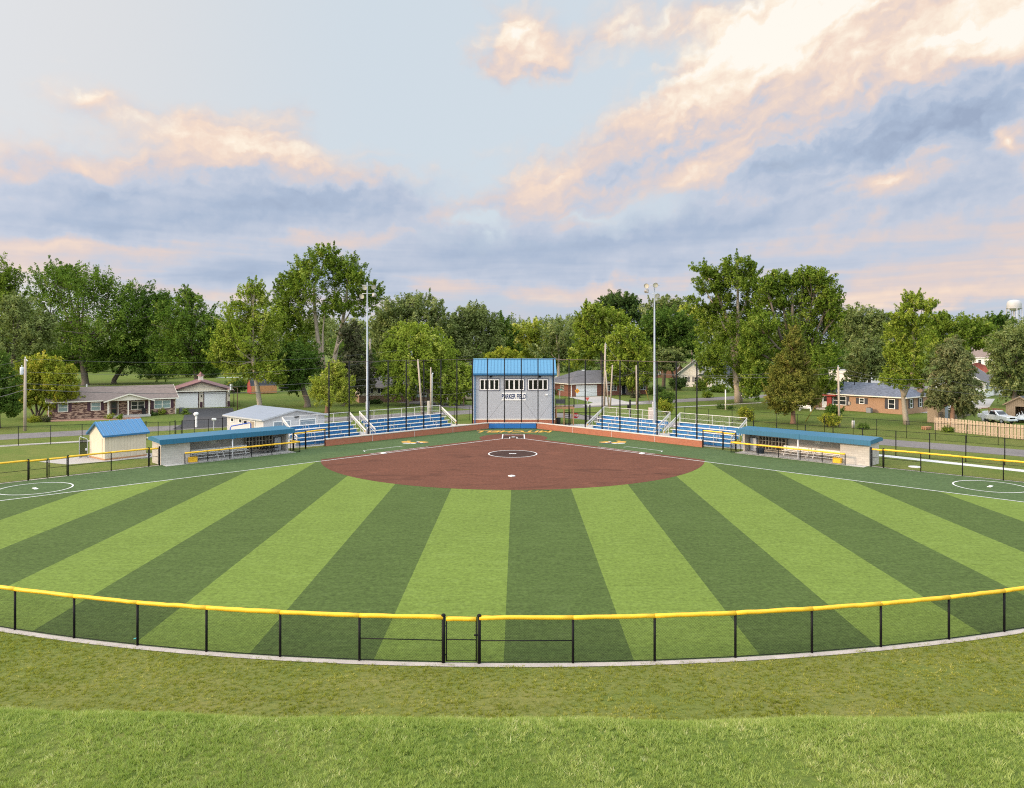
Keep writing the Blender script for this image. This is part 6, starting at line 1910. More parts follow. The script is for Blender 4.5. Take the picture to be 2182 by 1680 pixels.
tree('willow_tree', 'olive tree filling the right edge above the open shed', 'tree', 2160, 131, [(2168, 722, 34, 26), (2140, 745, 30, 30), (2188, 745, 30, 40), (2155, 775, 40, 34), (2182, 800, 36, 34), (2135, 785, 26, 26), (2152, 822, 36, 24), (2200, 840, 36, 30), (2132, 815, 18, 16)], 'grey', 0.4, group=TG, droop=0.4)

# shrubs
for a in (('clipped yellow bush behind the right hand bleachers', 1589, 897, 18, 14, 'yellow'), ('loose yellow shrub at the foot of the utility pole by the tan brick house', 1764, 910, 24, 14, 'yellow'),
          ('yellowish shrub behind the upright power cabinet', 1420, 884, 16, 15, 'yellow'), ('dark rounded shrub above the yellowish shrub', 1412, 868, 24, 17, 'deep'),
          ('big dark rounded shrub at the left corner of the steep gabled house', 1449, 832, 23, 13, 'pine'), ('low oval shrub alone on the lawn before the gabled house', 1504, 848, 13, 5, 'mid'),
          ('leafy shrub before the front door of the gabled house', 1492, 833, 14, 13, 'mid'), ('shrub row below the white annex windows', 1530, 836, 24, 6, 'mid'),
          ('green shrub by the porch of the tan brick house', 1777, 886, 22, 11, 'deep'), ('leafy green plant beside the white utility stub', 1840, 915, 13, 4.5, 'deep'),
          ('tiny clipped shrub left of the white post', 1532, 871, 4, 2.6, 'pine'), ('tiny clipped shrub touching the white post', 1541, 872, 4, 2.6, 'pine'), ('tiny clipped shrub right of the white post', 1556, 873, 5, 2.6, 'pine'),
          ('yellow green bush against the ranch house wall', 344, 884, 7, 5, 'lime'), ('small bush at the corner of the black driveway', 396, 884, 7, 5, 'mid'), ('low dark bush under the ranch house bedroom window', 326, 886, 7, 3, 'pine'),
          ('yellow leafed clump at the foot of the yellowish tree', 72, 900, 14, 5, 'yellow'), ('maroon clump beside the pinkish mulch bed', 97, 900, 8, 7, 'dusk'), ('pale leafed clump under the porch', 233, 893, 8, 4, 'lime'),
          ('low green clump below the porch floor', 254, 893, 6, 3, 'mid'), ('bush at the end of the red brick house', 1388, 841, 8, 7, 'mid'), ('rounded shrub left of the right light pole on the lawn', 1408, 836, 9, 6, 'pine'),
          ('dark bush beside the hipped brick house window', 1188, 842, 10, 7, 'deep'), ('small dark bush at the foot of the white cottage', 2124, 842, 12, 8, 'pine'), ('leafy bush at the white cottage corner', 2084, 850, 12, 10, 'deep'),
          ('low weeds along the foot of the picket fence', 2018, 921, 12, 5, 'mid'), ('dark hedge clump behind the garage', 446, 805, 26, 14, 'pine'), ('dark shaded thicket left of the garage roof', 335, 808, 46, 17, 'pine'), ('dark thicket behind the cupola of the garage', 398, 804, 34, 17, 'deep'), ('dark evergreen bush left of the barn shed', 505, 838, 26, 14, 'pine'),
          ('dark shrub under the rounded bright tree', 1352, 848, 12, 5, 'dusk'), ('low shrubs at the cream house wall', 800, 861, 16, 4, 'pine'), ('dark shrub below the grey round tree', 1834, 822, 24, 12, 'pine')):
    shrub(*a)

# far woods along the horizon
rng = np.random.default_rng(5)
lob = []
for i in range(240):
    px = rng.uniform(-160, 2340) if i < 150 else rng.choice([rng.uniform(-1100, -160), rng.uniform(2340, 3300)]); d = rng.uniform(270, 430)
    top = 684 + rng.normal(0, 7) + (6 if px > 1880 else 0)
    ry = rng.uniform(14, 24)
    lob.append((AT(px, d), d, ZZ(top + ry * 0.9, d), rng.uniform(16, 30) / F_PX * d, rng.uniform(3, 6), ry / F_PX * d))
    if rng.random() < 0.6: lob.append((AT(px + rng.uniform(-20, 20), d), d - 3, ZZ(top + ry * 2.2, d), rng.uniform(20, 34) / F_PX * d, 5, ry / F_PX * d))
V, Fq, T = leaf_cloud(lob, 0.85, 0.8, 0.5, 0, 26, 1.0, None, rng, 0.6)
tag(bulk('far_woods', V, Fq, LF['grey'], None, T), 'distant line of trees along the horizon behind the houses', 'woods', kind='stuff')
lob = []
for i in range(130):
    px = rng.uniform(-160, 2340) if i < 80 else rng.choice([rng.uniform(-1100, -160), rng.uniform(2340, 3300)]); d = rng.uniform(262, 300)
    top = 733 + rng.normal(0, 9); ry = rng.uniform(16, 26)
    lob.append((AT(px, d), d, ZZ(top + ry * 0.9, d), rng.uniform(18, 32) / F_PX * d, rng.uniform(3, 5), ry / F_PX * d))
    lob.append((AT(px + rng.uniform(-20, 20), d), d - 1, ZZ(top + ry * 2.3, d), rng.uniform(20, 34) / F_PX * d, 4, ry / F_PX * d))
V, Fq, T = leaf_cloud(lob, 0.55, 0.85, 0.5, 0, 30, 1.0, None, rng, 0.6)
tag(bulk('understory_woods', V, Fq, LF['deep'], None, T), 'shaded mass of smaller trees between the house gardens', 'woods', kind='stuff')

# ---------------------------------------------------------------- lights, poles, signs, vehicles and small things
def light_pole(px, d, label, heads):
    X = AT(px, d); top = ZZ(602, d)
    t = thing('light_pole', label, 'light pole', (X, d, 0), 0, 'field light poles')
    mb = MB(); mb.tube([(0, 0, 0), (0, 0, 1.2), (0, 0, top)], [0.145, 0.14, 0.075], 14); mb.lathe([(0.32, 0), (0.32, 0.05), (0.16, 0.06)], (0, 0, 0), 14); mb.build('pole', mat('light pole steel', (0.34, 0.37, 0.41), 0.5, 0.2, 0.08, 1.2), t, True)
    mb = MB()
    for z in (top - 0.35, top - 1.35): mb.tube([(-0.6, -0.05, z), (0.6, -0.05, z)], 0.035, 8)
    mb.build('crossarm', GALV, t, True)
    shell = mat('lamp reflector shell', (0.36, 0.34, 0.32), 0.4, 0.4)
    face = mat('lamp lens', (0.62, 0.58, 0.48), 0.15, 0, 0.05)
    for (dx, z, ax) in heads:
        a = Vector(ax).normalized(); c = Vector((dx, -0.2, top + z))
        mb = MB(); mb.lathe([(0.0, 0.0), (0.07, 0.02), (0.11, 0.10), (0.20, 0.21), (0.28, 0.36), (0.31, 0.43), (0.29, 0.43), (0.27, 0.36)], tuple(c), 20, 0, tuple(a)); h = mb.build('lamp_head', shell, t, True)
        mb = MB(); mb.lathe([(0.0, 0.345), (0.275, 0.36)], tuple(c), 20, 0, tuple(a)); mb.build('lens', face, h)
    mb = MB(); mb.box((0.0, 0.30, 3.6), (0.42, 0.3, 1.0), 0, 0, 0.03); mb.build('control_box', mat('pale control box', (0.5, 0.5, 0.5), 0.5), t)
    return t


light_pole(782.5, 91.0, 'tall grey steel light pole with four round lamps in front of the giant forked tree',
           ((-0.15, -0.5, (-0.2, -1, -0.5)), (0.7, -0.45, (0.5, -1, -0.55)), (-0.45, -1.55, (-0.25, -1, -0.45)), (0.72, -1.75, (0.35, 0.8, 0.75))))
light_pole(1394.5, 90.0, 'tall grey steel light pole with four round lamps between the right hand bleachers',
           ((-0.85, -0.35, (-0.55, -1, -0.35)), (0.05, -0.25, (-0.1, -1, -0.35)), (0.15, -1.45, (0.2, -1, -0.5)), (-0.75, -1.25, (-0.5, 0.8, 0.7))))


def utility_pole(px, py_top, d, label, lean=0.0, transformer=None, arms=False, r=0.15, tall=None):
    X = AT(px, d); top = ZZ(py_top, d)
    t = thing('utility_pole', label, 'utility pole', (X, d, 0), 0, 'utility poles')
    mb = MB(); mb.tube([(0, 0, -0.1), (lean * 0.5, 0, top * 0.5), (lean, 0, top)], [r, r * 0.88, r * 0.7], 10); mb.build('pole', WOOD_POLE, t, True)
    if transformer:
        z = top - 2.0; sx_ = transformer
        mb = MB(); mb.lathe([(0.0, 0), (0.20, 0.0), (0.23, 0.05), (0.23, 0.85), (0.20, 0.95), (0.0, 0.98)], (lean + sx_ * 0.42, 0, z), 16); mb.tube([(lean + sx_ * 0.42, 0, z + 0.97), (lean + sx_ * 0.42, 0, z + 1.2)], 0.05, 6); mb.box((lean + sx_ * 0.18, 0, z + 0.3), (0.25, 0.1, 0.1)); mb.box((lean + sx_ * 0.18, 0, z + 0.7), (0.25, 0.1, 0.1))
        mb.build('transformer', mat('pale transformer grey', (0.56, 0.60, 0.64), 0.4), t, True)
        mb = MB(); mb.tube([(lean - 0.3 * sx_, 0, top - 0.3), (lean - 0.12 * sx_, 0, top - 0.1)], 0.06, 6); mb.tube([(lean, 0, top), (lean, 0, top + 0.25)], 0.05, 6); mb.build('insulator', WHITE, t, True)
    if arms:
        mb = MB(); mb.tube([(lean, 0, top - 0.05), (lean, 0, top + 0.2)], 0.05, 6)
        for k in range(3): mb.box((lean + 0.14, -0.05, top - 0.15 - 0.35 * k), (0.14, 0.08, 0.12))
        mb.build('insulator', GALV, t, True)
    return t, (X + lean, d, top)


tops = {}
for key, a in dict(
        a=(53, 765, 95.8, 'weathered utility pole with transformer in front of the yellowish tree', 0.05, -1, False, 0.19),
        b=(869.5, 735, 133, 'utility pole with transformer between the cream house and the willow', 0.15, 1, False, 0.20),
        c=(900, 766, 117.5, 'leaning wooden utility pole without cables at its head behind the left bleachers', -0.7, None, False, 0.17),
        d=(918, 783, 115.0, 'short wooden pole with grey conduit beside the leaning pole', 0.0, None, False, 0.13),
        e=(1287.5, 733, 133, 'tallest wooden utility pole in front of the brick house garage', 0.2, None, True, 0.19),
        g=(1300, 778, 128, 'wooden pole standing just right of the tallest pole', 0.4, None, False, 0.15),
        h=(1357, 779, 126.5, 'slim wooden pole on the lawn before the rounded bright tree', -0.1, None, False, 0.14),
        i=(1788.5, 782, 100.5, 'slim pale wooden utility pole in front of the tan brick house', -0.15, None, True, 0.15),
        j=(788.5, 722, 170, 'thin distant pole just behind the left light pole', 0.0, None, False, 0.16),
        k=(1025, 738, 240, 'thin distant pole above the left end of the press box', 0.0, None, False, 0.16)).items():
    _, tops[key] = utility_pole(*a)
t = thing('brace_pole', 'slanting wooden brace leaning against the tallest utility pole', 'pole', (AT(1297, 131), 131, 0), 0)
mb = MB(); mb.tube([(0, 0, 0), (AT(1290, 131) - AT(1297, 131) + 0.1, 0.6, 6.3)], [0.13, 0.10], 8); mb.build('pole', WOOD_POLE, t, True)
t = thing('conduit_pole', 'grey steel conduit mast with pale meter box beside the short wooden pole', 'mast', (AT(921, 113), 113, 0), 0)
mb = MB(); mb.tube([(0, 0, 0), (0, 0, 6.4), (0.15, 0, 6.6)], 0.09, 8); mb.build('conduit', GALV, t, True)
mb = MB(); mb.box((-0.55, 0, 1.45), (0.36, 0.3, 2.0), 0, 0, 0.03); mb.build('meter_cabinet', mat('tan cabinet', (0.55, 0.48, 0.42), 0.6), t)
t = thing('power_cabinet', 'upright pale pink power cabinet beside the right light pole', 'cabinet', (AT(1391, 95), 95, 0), 0)
mb = MB(); mb.box((-0.15, 0, 2.25), (0.75, 0.5, 1.5), 0, 0, 0.04); mb.box((-0.35, 0, 0.8), (0.1, 0.1, 1.6)); mb.box((0.05, 0, 0.8), (0.1, 0.1, 1.6)); mb.build('cabinet_body', mat('pale pink cabinet', (0.56, 0.46, 0.40), 0.6), t)

# overhead lines
WIRE = mat('old overhead wire', (0.10, 0.10, 0.10), 0.6)


def cable(label, pts, sag, r=0.022, group='overhead cables'):
    mb = MB()
    for a, b in zip(pts[:-1], pts[1:]):
        a, b = Vector(a), Vector(b); P = []
        for i in range(15):
            u = i / 14; p = a.lerp(b, u); p.z -= sag * 4 * u * (1 - u); P.append(tuple(p))
        mb.tube(P, r, 5, 0, False)
    return tag(mb.build('overhead_cable', WIRE, None, True), label, 'cable', group)


Wp = lambda px, py, d: (AT(px, d), d, ZZ(py, d))
cable('topmost thin cable crossing the trees behind the ranch house', [Wp(-200, 765, 95), tops['a'], Wp(869, 745, 133), Wp(1025, 752, 150)], 1.2, 0.016)
cable('second cable crossing in front of the huge maple', [Wp(-200, 793, 95), Wp(53, 793, 95.8), Wp(869, 762, 133)], 1.4, 0.018)
cable('thick sagging cable in front of the ranch house roof', [Wp(-200, 837, 95), Wp(53, 830, 95.8), Wp(869, 811, 133), Wp(1287, 792, 133)], 1.3, 0.038)
cable('cable just above the ranch house ridge', [Wp(-200, 812, 95), Wp(53, 818, 95.8), Wp(869, 800, 133)], 1.1, 0.028)
cable('cable from the tallest pole to the far right poles', [tops['e'], Wp(1357, 795, 126.5), tops['i'], Wp(2000, 806, 99), Wp(2300, 830, 96)], 0.8, 0.018)
cable('lower cable running past the slate blue roof', [Wp(1287, 792, 133), Wp(1357, 790, 126.5), Wp(1788, 795, 100.5), Wp(2300, 850, 96)], 0.9, 0.022)
cable('service wire slanting from the pole beside the left bleachers', [Wp(870, 770, 133), Wp(918, 790, 115), Wp(985, 800, 150)], 0.4, 0.014)
cable('wire passing in front of the press box windows', [Wp(869, 825, 133), Wp(918, 840, 115), Wp(1008, 832, 112)], 0.3, 0.018)
t = thing('splice_case', 'black splice case hanging on the cable near the walnut tree', 'cable splice', Wp(604, 827, 117.5), 0.3)
mb = MB(); mb.tube([(-0.75, 0, 0), (-0.65, 0, 0), (0.65, 0, 0), (0.75, 0, 0)], [0.05, 0.13, 0.13, 0.05], 10); mb.build('case', BLACK, t, True)
def guy(label, a, b):
    t = thing('guy_wire', label, 'guy wire', b)
    A, B_ = Vector(a), Vector(b); rel = A - B_
    mb = MB(); mb.tube([(0, 0, 0), tuple(rel)], 0.015, 5); mb.build('wire', WIRE, t)
    mb = MB(); mb.tube([tuple(rel * 0.01), tuple(rel * 0.32)], 0.055, 8); mb.build('guard_sleeve', mat('yellow guy guard', (0.62, 0.42, 0.08), 0.6), t, True)
guy('guy wire with yellow sleeve beside the slim pole by the tan brick house', tops['i'], (*G(1716, 900), 0))
guy('guy wire with yellow sleeve in front of the hipped roof brick house', (AT(1357, 126.5), 126.5, 8.0), (*G(1384, 858), 0))

# signs
t = thing('stop_sign', 'red octagonal STOP sign on the gate bar beside the timber deck', 'stop sign', (AT(1227, 106), 106, 0), 0)
zc = ZZ(886, 106)
mb = MB(); mb.prism([(0.40 * math.cos(math.radians(22.5 + 45 * k)), -0.03, zc + 0.40 * math.sin(math.radians(22.5 + 45 * k))) for k in range(8)], (0, -0.02, 0)); pl_ = mb.build('sign_plate', mat('stop red', (0.42, 0.012, 0.016), 0.4, 0, 0.05), t)
text_obj('sign_letters', 'STOP', 0.34, WHITE, pl_, (0, -0.056, zc), (math.radians(90), 0, 0), 0.003, 0.85, 0, 0.012)
mb = MB(); mb.tube([(-3.4, 0.02, 1.35), (3.1, 0.02, 1.35)], 0.05, 8); mb.tube([(3.1, 0.02, 0), (3.1, 0.02, 1.5)], 0.07, 8); mb.tube([(0, 0.02, 1.3), (3.1, 0.02, 0.45)], 0.03, 6); mb.build('gate_bar', BLACK, t, True)
def road_sign(name, label, px, py, d, m_, side, n, rot, word=None, wm=None, post=GALV):
    t = thing(name, label, 'road sign', (AT(px, d), d, 0), 0)
    z = ZZ(py, d)
    mb = MB(); mb.prism([(side * math.cos(rot + 2 * math.pi * k / n), -0.05, z + side * math.sin(rot + 2 * math.pi * k / n)) for k in range(n)], (0, -0.02, 0)); p_ = mb.build('sign_plate', m_, t)
    mb = MB(); mb.tube([(0, 0, 0), (0, 0, z + side * 0.6)], 0.04, 6); mb.build('post', post, t, True)
    if word:
        for i, w in enumerate(word): text_obj('sign_letters', w, side * 0.42, wm, p_, (0, -0.076, z + side * (0.22 - 0.44 * i)), (math.radians(90), 0, 0), 0.003, 0.8)
    return t
road_sign('warning_sign', 'orange diamond warning sign in front of the white garage door', 1230, 833.5, 137, mat('sign amber', (0.75, 0.33, 0.01), 0.4, 0, 0.04), 0.46, 4, 0, ('MM MM', 'MM'), NAVYT)
road_sign('yield_sign', 'red and white triangular sign by the street corner', 1251.5, 850, 124, mat('faded sign red', (0.50, 0.09, 0.07), 0.5), 0.42, 3, math.radians(-90), None)
t = thing('street_name_sign', 'small green street name sign left of the brick house garage', 'street sign', (AT(1193, 135), 135, 0), 0)
mb = MB(); z = ZZ(830.5, 135); mb.box((0, 0, z), (0.75, 0.02, 0.20)); mb.box((0, 0, z - 0.22), (0.02, 0.75, 0.2)); mb.build('name_plates', mat('street sign green', (0.05, 0.22, 0.14), 0.5), t)
mb = MB(); mb.tube([(0, 0, 0), (0, 0, z - 0.1)], 0.035, 6); mb.build('post', GALV, t, True)

# small street things
t = thing('mailbox', 'white rural mailbox on a post by the black driveway', 'mailbox', (*G(418, 911), 0), 0)
mb = MB(); mb.box((0, 0, 0.75), (0.22, 0.22, 1.5), 0, 0, 0.02); mb.build('post', WHITE, t)
mb = MB(); mb.lathe([(0.0, -0.32), (0.24, -0.30), (0.25, 0.3), (0.0, 0.32)], (0, 0, 1.75), 16, 0, (0.1, -1, 0)); mb.build('box_body', WHITE, t, True)
t = thing('mailbox', 'pale mailbox leaning on the street edge left of the grey building', 'mailbox', (*G(455, 917), 0), 0.4)
mb = MB(); mb.tube([(0, 0, 0), (0.05, 0, 1.25)], 0.05, 8); mb.build('post', GALV, t)
mb = MB(); mb.box((0.06, 0, 1.38), (0.55, 0.22, 0.28), 0, 0, 0.05); mb.build('box_body', WHITE, t)
t = thing('basketball_hoop', 'basketball hoop with narrow white backboard on a brown pole beside the garage', 'basketball hoop', (*G(506, 874), 0), 0.0)
zb = ZZ(827, 125.5)
mb = MB(); mb.tube([(0, 0, 0), (0, 0, zb), (-0.9, -0.1, zb + 0.15)], [0.08, 0.07, 0.05], 8); mb.build('pole', mat('rusty brown pole', (0.14, 0.08, 0.05), 0.7), t, True)
mb = MB(); mb.box((-1.0, -0.1, zb + 0.15), (0.16, 1.3, 0.95), 0, 0.15); mb.build('backboard', WHITE, t)
mb = MB(); mb.tube([(-1.35 + 0.23 * math.cos(a), -0.1 + 0.23 * math.sin(a), zb - 0.2) for a in np.linspace(0, 2 * math.pi, 17)], 0.018, 5); mb.build('rim', mat('orange rim', (0.5, 0.12, 0.02)), t)
mb = MB(); mb.lathe([(0.23, 0.0), (0.15, -0.25), (0.13, -0.42)], (-1.35, -0.1, zb - 0.2), 12); mb.build('hoop_net', mat('white hoop net', (0.55, 0.55, 0.53), 0.9), t)
t = thing('marker_post', 'slim white post standing on the lawn between tiny clipped shrubs', 'post', (*G(1546, 874), 0), 0)
mb = MB(); mb.tube([(0, 0, 0), (0, 0, ZZ(832, G(1546, 874)[1]))], 0.10, 8); mb.lathe([(0.12, 0), (0.14, 0.06), (0.0, 0.12)], (0, 0, ZZ(832, G(1546, 874)[1])), 8); mb.build('pole', CREAM, t, True)
t = thing('utility_stub', 'short white utility stub on the lawn left of the leafy plant', 'utility stub', (*G(1818, 911.5), 0), 0)
mb = MB(); mb.lathe([(0.0, 0), (0.20, 0), (0.20, 0.80), (0.17, 0.90), (0.0, 0.92)], (0, 0, 0), 12); mb.build('stub_body', mat('pale stub', (0.58, 0.55, 0.52), 0.6), t, True)
t = thing('manhole_cover', 'round pale concrete cover set in the grass by the right side fence', 'manhole cover', (*G(1949, 995.5), 0.0), 0)
mb = MB(); mb.lathe([(0.0, 0.05), (0.50, 0.05), (0.52, 0.04), (0.52, 0.0)], (0, 0, 0), 24); mb.build('cover', PAVE_NEW, t, True)
t = thing('wood_pile', 'little heap of split logs on the grass by the picket fence', 'log pile', (*G(1974, 916), 0), 0.3)
for i in range(6):
    mb = MB(); y_ = (i % 3) * 0.26 - 0.26; z_ = 0.12 + 0.2 * (i // 3); mb.tube([(-0.45, y_, z_), (0.4 + 0.05 * i, y_ + 0.05, z_)], 0.11, 8); mb.build('log', mat('cut log wood', (0.36, 0.19, 0.10), 0.9), t)
t = thing('litter_scrap', 'turquoise scrap lying on the turf by the outfield fence', 'litter', (*G(288, 1363), 0.02), 0.3)
mb = MB(); mb.box((0, 0, 0.01), (0.10, 0.06, 0.02)); mb.box((0.03, 0.03, 0.015), (0.06, 0.05, 0.02), 0, 0.6); mb.build('scrap', mat('turquoise plastic', (0.10, 0.55, 0.50), 0.4), t)
t = thing('mailbox', 'rural mailbox on a dark post in front of the parked beige car', 'mailbox', (*G(988, 866), 0), 0.3)
mb = MB(); mb.box((0, 0, 0.6), (0.14, 0.14, 1.3)); mb.build('post', DARKWOOD, t)
mb = MB(); mb.lathe([(0.0, -0.26), (0.14, -0.25), (0.14, 0.25), (0.0, 0.26)], (0, 0, 1.42), 12, 0, (1, 0.2, 0)); mb.build('box_body', DARKWOOD, t, True)
t = thing('picnic_bench', 'white slatted garden bench under the bronze cedar', 'bench', (*G(1716, 876), 0), -0.85)
for z, y_ in ((0.45, 0), (0.62, 0.25), (0.82, 0.28)):
    mb = MB(); mb.box((0, y_, z), (2.3, 0.30 if z < 0.5 else 0.04, 0.05 if z < 0.5 else 0.14)); mb.build('seat' if z < 0.5 else 'back_slat', WHITE, t)
for x in (-0.95, 0.95): mb = MB(); mb.box((x, 0.0, 0.21), (0.09, 0.4, 0.42)); mb.box((x, 0.30, 0.45), (0.07, 0.06, 0.9)); mb.build('leg', WHITE, t)

# gateway posts behind the right bleachers
for px, h_, lb in ((1249, 2.6, 'left of two black gate posts at the street corner entrance'), (1257, 2.6, 'right of two black gate posts at the street corner entrance')):
    t = thing('gate_post', lb, 'gate post', (AT(px, 103.5), 103.5, 0), 0, 'black gate posts')
    mb = MB(); mb.tube([(0, 0, 0), (0, 0, h_)], 0.09, 10); mb.lathe([(0.10, 0), (0.11, 0.05), (0.0, 0.12)], (0, 0, h_), 10); mb.build('post_tube', BLACK, t, True)
t = thing('barrier_post', 'dark post with box beside the street behind the right hand bleachers', 'post', (AT(1342.5, 112), 112, 0), 0)
mb = MB(); mb.tube([(0, 0, 0), (0, 0, 2.6)], 0.13, 10); mb.lathe([(0.15, 0), (0.15, 0.06), (0.0, 0.16)], (0, 0, 2.6), 10); mb.box((-0.28, 0, 1.6), (0.25, 0.25, 0.7), 0, 0, 0.03); mb.build('post_tube', BLACK, t, True)

# water tower
t = thing('water_tower', 'white water tower on tall legs on the horizon at the far right', 'water tower', (AT(2161, 600), 600, 0), 0)
WT = mat('water tower white', (0.44, 0.43, 0.43), 0.6, 0, 0.14, 0.2)
mb = MB(); mb.lathe([(0, 35.6), (1.2, 35.7), (3.6, 36.4), (4.7, 37.3), (5.1, 38.2), (5.1, 41.4), (4.6, 42.9), (3.4, 43.9), (1.2, 44.3), (0, 44.4)], (0, 0, 0), 28); mb.build('tank', WT, t, True)
mb = MB(); mb.lathe([(5.0, 37.6), (5.5, 37.6), (5.5, 37.85), (5.0, 37.85)], (0, 0, 0), 28); mb.build('walkway', WT, t)
for k in range(6):
    a = k * math.pi / 3 + 0.3; mb = MB(); mb.tube([(5.9 * math.cos(a), 5.9 * math.sin(a), 0), (5.2 * math.cos(a), 5.2 * math.sin(a), 37.7)], 0.32, 8); mb.build('leg', WT, t, True)
mb = MB(); mb.tube([(0, 0, 0), (0, 0, 36.0)], 0.85, 12); mb.build('riser_pipe', WT, t, True)


# vehicles
def wheel(root, x, y, r=0.33, w=0.2):
    mb = MB(); mb.lathe([(r * 0.6, -w / 2), (r * 0.92, -w / 2), (r, -w * 0.3), (r, w * 0.3), (r * 0.92, w / 2), (r * 0.6, w / 2), (r * 0.6, -w / 2)], (x, y, r), 20, 0, (0, 1, 0)); o = mb.build('wheel', RUBBER, root, True)
    mb = MB(); mb.lathe([(0.0, -w * 0.45), (r * 0.6, -w * 0.42), (r * 0.6, w * 0.42), (0.0, w * 0.45)], (x, y, r), 16, 0, (0, 1, 0)); mb.build('rim', GALV, o)


def loft(secs, name, m_, root, n_smooth=True):
    """body from cross sections (x, half width low, half width high, z low, z mid, z high)"""
    vs, fs = [], []
    for (x, wl, wh, zl, zm, zh) in secs:
        ring = [(-wl * 0.92, zl), (-wl, zl + 0.12), (-wl, zm), (-wh, zh - 0.03), (-wh * 0.85, zh), (wh * 0.85, zh), (wh, zh - 0.03), (wl, zm), (wl, zl + 0.12), (wl * 0.92, zl)]
        vs += [(x, a, z) for a, z in ring]
    k = 10
    for i in range(len(secs) - 1):
        for j in range(k):
            j2 = (j + 1) % k
            fs.append((i * k + j, i * k + j2, (i + 1) * k + j2, (i + 1) * k + j))
    fs.append(tuple(range(k))); fs.append(tuple(reversed(range((len(secs) - 1) * k, len(secs) * k))))
    mb = MB(); mb.add(vs, fs); return mb.build(name, m_, root)


def carpaint(name, c):
    m_ = mat(name, c, 0.28, 0.0, 0.03, 1, 0.01)
    m_.node_tree.nodes['Principled BSDF'].inputs['Coat Weight'].default_value = 0.6
    return m_


# white pickup, nose towards the street (local +x is the nose)
px_, d_ = 2147, 104.0
t = thing('pickup_truck', 'white pickup truck facing the street inside the fenced yard', 'pickup truck', (AT(px_, d_), d_ + 2.2, 0), math.radians(-90 + 12))
WP = carpaint('white truck paint', (0.72, 0.72, 0.72))
loft([(2.45, 0.80, 0.78, 0.42, 0.70, 0.92), (2.38, 0.86, 0.84, 0.38, 0.75, 1.00), (1.6, 0.88, 0.86, 0.36, 0.85, 1.06), (0.95, 0.88, 0.86, 0.36, 0.9, 1.10), (-0.6, 0.88, 0.86, 0.36, 0.9, 1.08), (-0.75, 0.88, 0.86, 0.36, 0.9, 1.05), (-2.5, 0.87, 0.85, 0.45, 0.9, 1.05)], 'body', WP, t)
cabs = loft([(0.98, 0.84, 0.80, 1.0, 1.08, 1.12), (0.35, 0.80, 0.68, 1.0, 1.2, 1.62), (0.1, 0.80, 0.66, 1.0, 1.2, 1.68), (-0.5, 0.80, 0.66, 1.0, 1.2, 1.67), (-0.68, 0.80, 0.68, 1.0, 1.2, 1.58)], 'cab', WP, t)
mb = MB(); mb.prism([(0.90, -0.66, 1.14), (0.90, 0.66, 1.14), (0.42, 0.58, 1.57), (0.42, -0.58, 1.57)], (0.05, 0, 0.03)); mb.build('windscreen', GLASS, t)
for s in (-1, 1):
    mb = MB(); mb.prism([(0.55, s * 0.815, 1.14), (-0.55, s * 0.815, 1.14), (-0.50, s * 0.70, 1.56), (0.25, s * 0.70, 1.56)], (0, s * 0.012, 0.004)); mb.build('side_window', GLASS, t)
    mb = MB(); mb.box((2.42, s * 0.62, 0.80), (0.12, 0.28, 0.16), 0, 0, 0.03); mb.build('headlight', mat('headlight lens', (0.6, 0.58, 0.5), 0.15), t)
    mb = MB(); mb.box((0.72, s * 0.98, 1.15), (0.10, 0.18, 0.14), 0, 0, 0.03); mb.build('mirror', BLACK, t)
    for x in (1.55, -1.55): wheel(t, x, s * 0.78)
mb = MB(); mb.box((2.46, 0, 0.79), (0.06, 0.85, 0.17)); mb.build('grille', BLACK, t)
mb = MB(); mb.box((2.50, 0, 0.50), (0.14, 1.7, 0.18), 0, 0, 0.03); mb.build('bumper', GALV, t)
mb = MB()
for x in (0.2, -0.5, -2.3): mb.tube([(x, -0.75, 1.05), (x, -0.75, 1.82), (x, 0.75, 1.82), (x, 0.75, 1.05)], 0.03, 6)
for s in (-0.75, 0.75): mb.tube([(0.3, s, 1.82), (-2.4, s, 1.82)], 0.03, 6)
mb.build('ladder_rack', mat('red rack steel', (0.30, 0.05, 0.04), 0.5), t)
t = thing('utility_trailer', 'small trailer stacked with bits of metal right of the pickup', 'trailer', (AT(2178, 105.5), 105.5, 0), 0.2)
mb = MB(); mb.box((0, 0, 0.55), (2.2, 1.4, 0.12)); mb.build('trailer_bed', GALV, t)
for s in (-1, 1): wheel(t, 0, s * 0.75, 0.28, 0.16)
mb = MB()
for i in range(12): x = R.uniform(-0.9, 0.9); mb.tube([(x, R.uniform(-0.5, 0.5), 0.6), (x + R.uniform(-0.6, 0.6), R.uniform(-0.5, 0.5), R.uniform(1.0, 1.6))], 0.035, 5)
for i in range(5): mb.box((R.uniform(-0.8, 0.8), R.uniform(-0.4, 0.4), 0.8), (0.5, 0.4, 0.35), 0, R.uniform(0, 2))
mb.build('scrap_load', WHITE, t)
t = thing('tarp_sheet', 'pale sheet hung on the old grey fence left of the pickup', 'tarp', (AT(2100, 107.5), 107.5, 0), 0.55)
mb = MB(); vs = []
for i in range(9):
    for j in range(7): vs.append((-0.9 + i * 0.22, 0.06 * math.sin(i * 1.3 + j * 0.6), 0.05 + j * 0.24))
mb.add(vs, [(i * 7 + j, (i + 1) * 7 + j, (i + 1) * 7 + j + 1, i * 7 + j + 1) for i in range(8) for j in range(6)]); o = mb.build('sheet', mat('pale grey sheet', (0.55, 0.55, 0.54), 0.7), t, True)
sm = o.modifiers.new('thickness', 'SOLIDIFY'); sm.thickness = 0.02

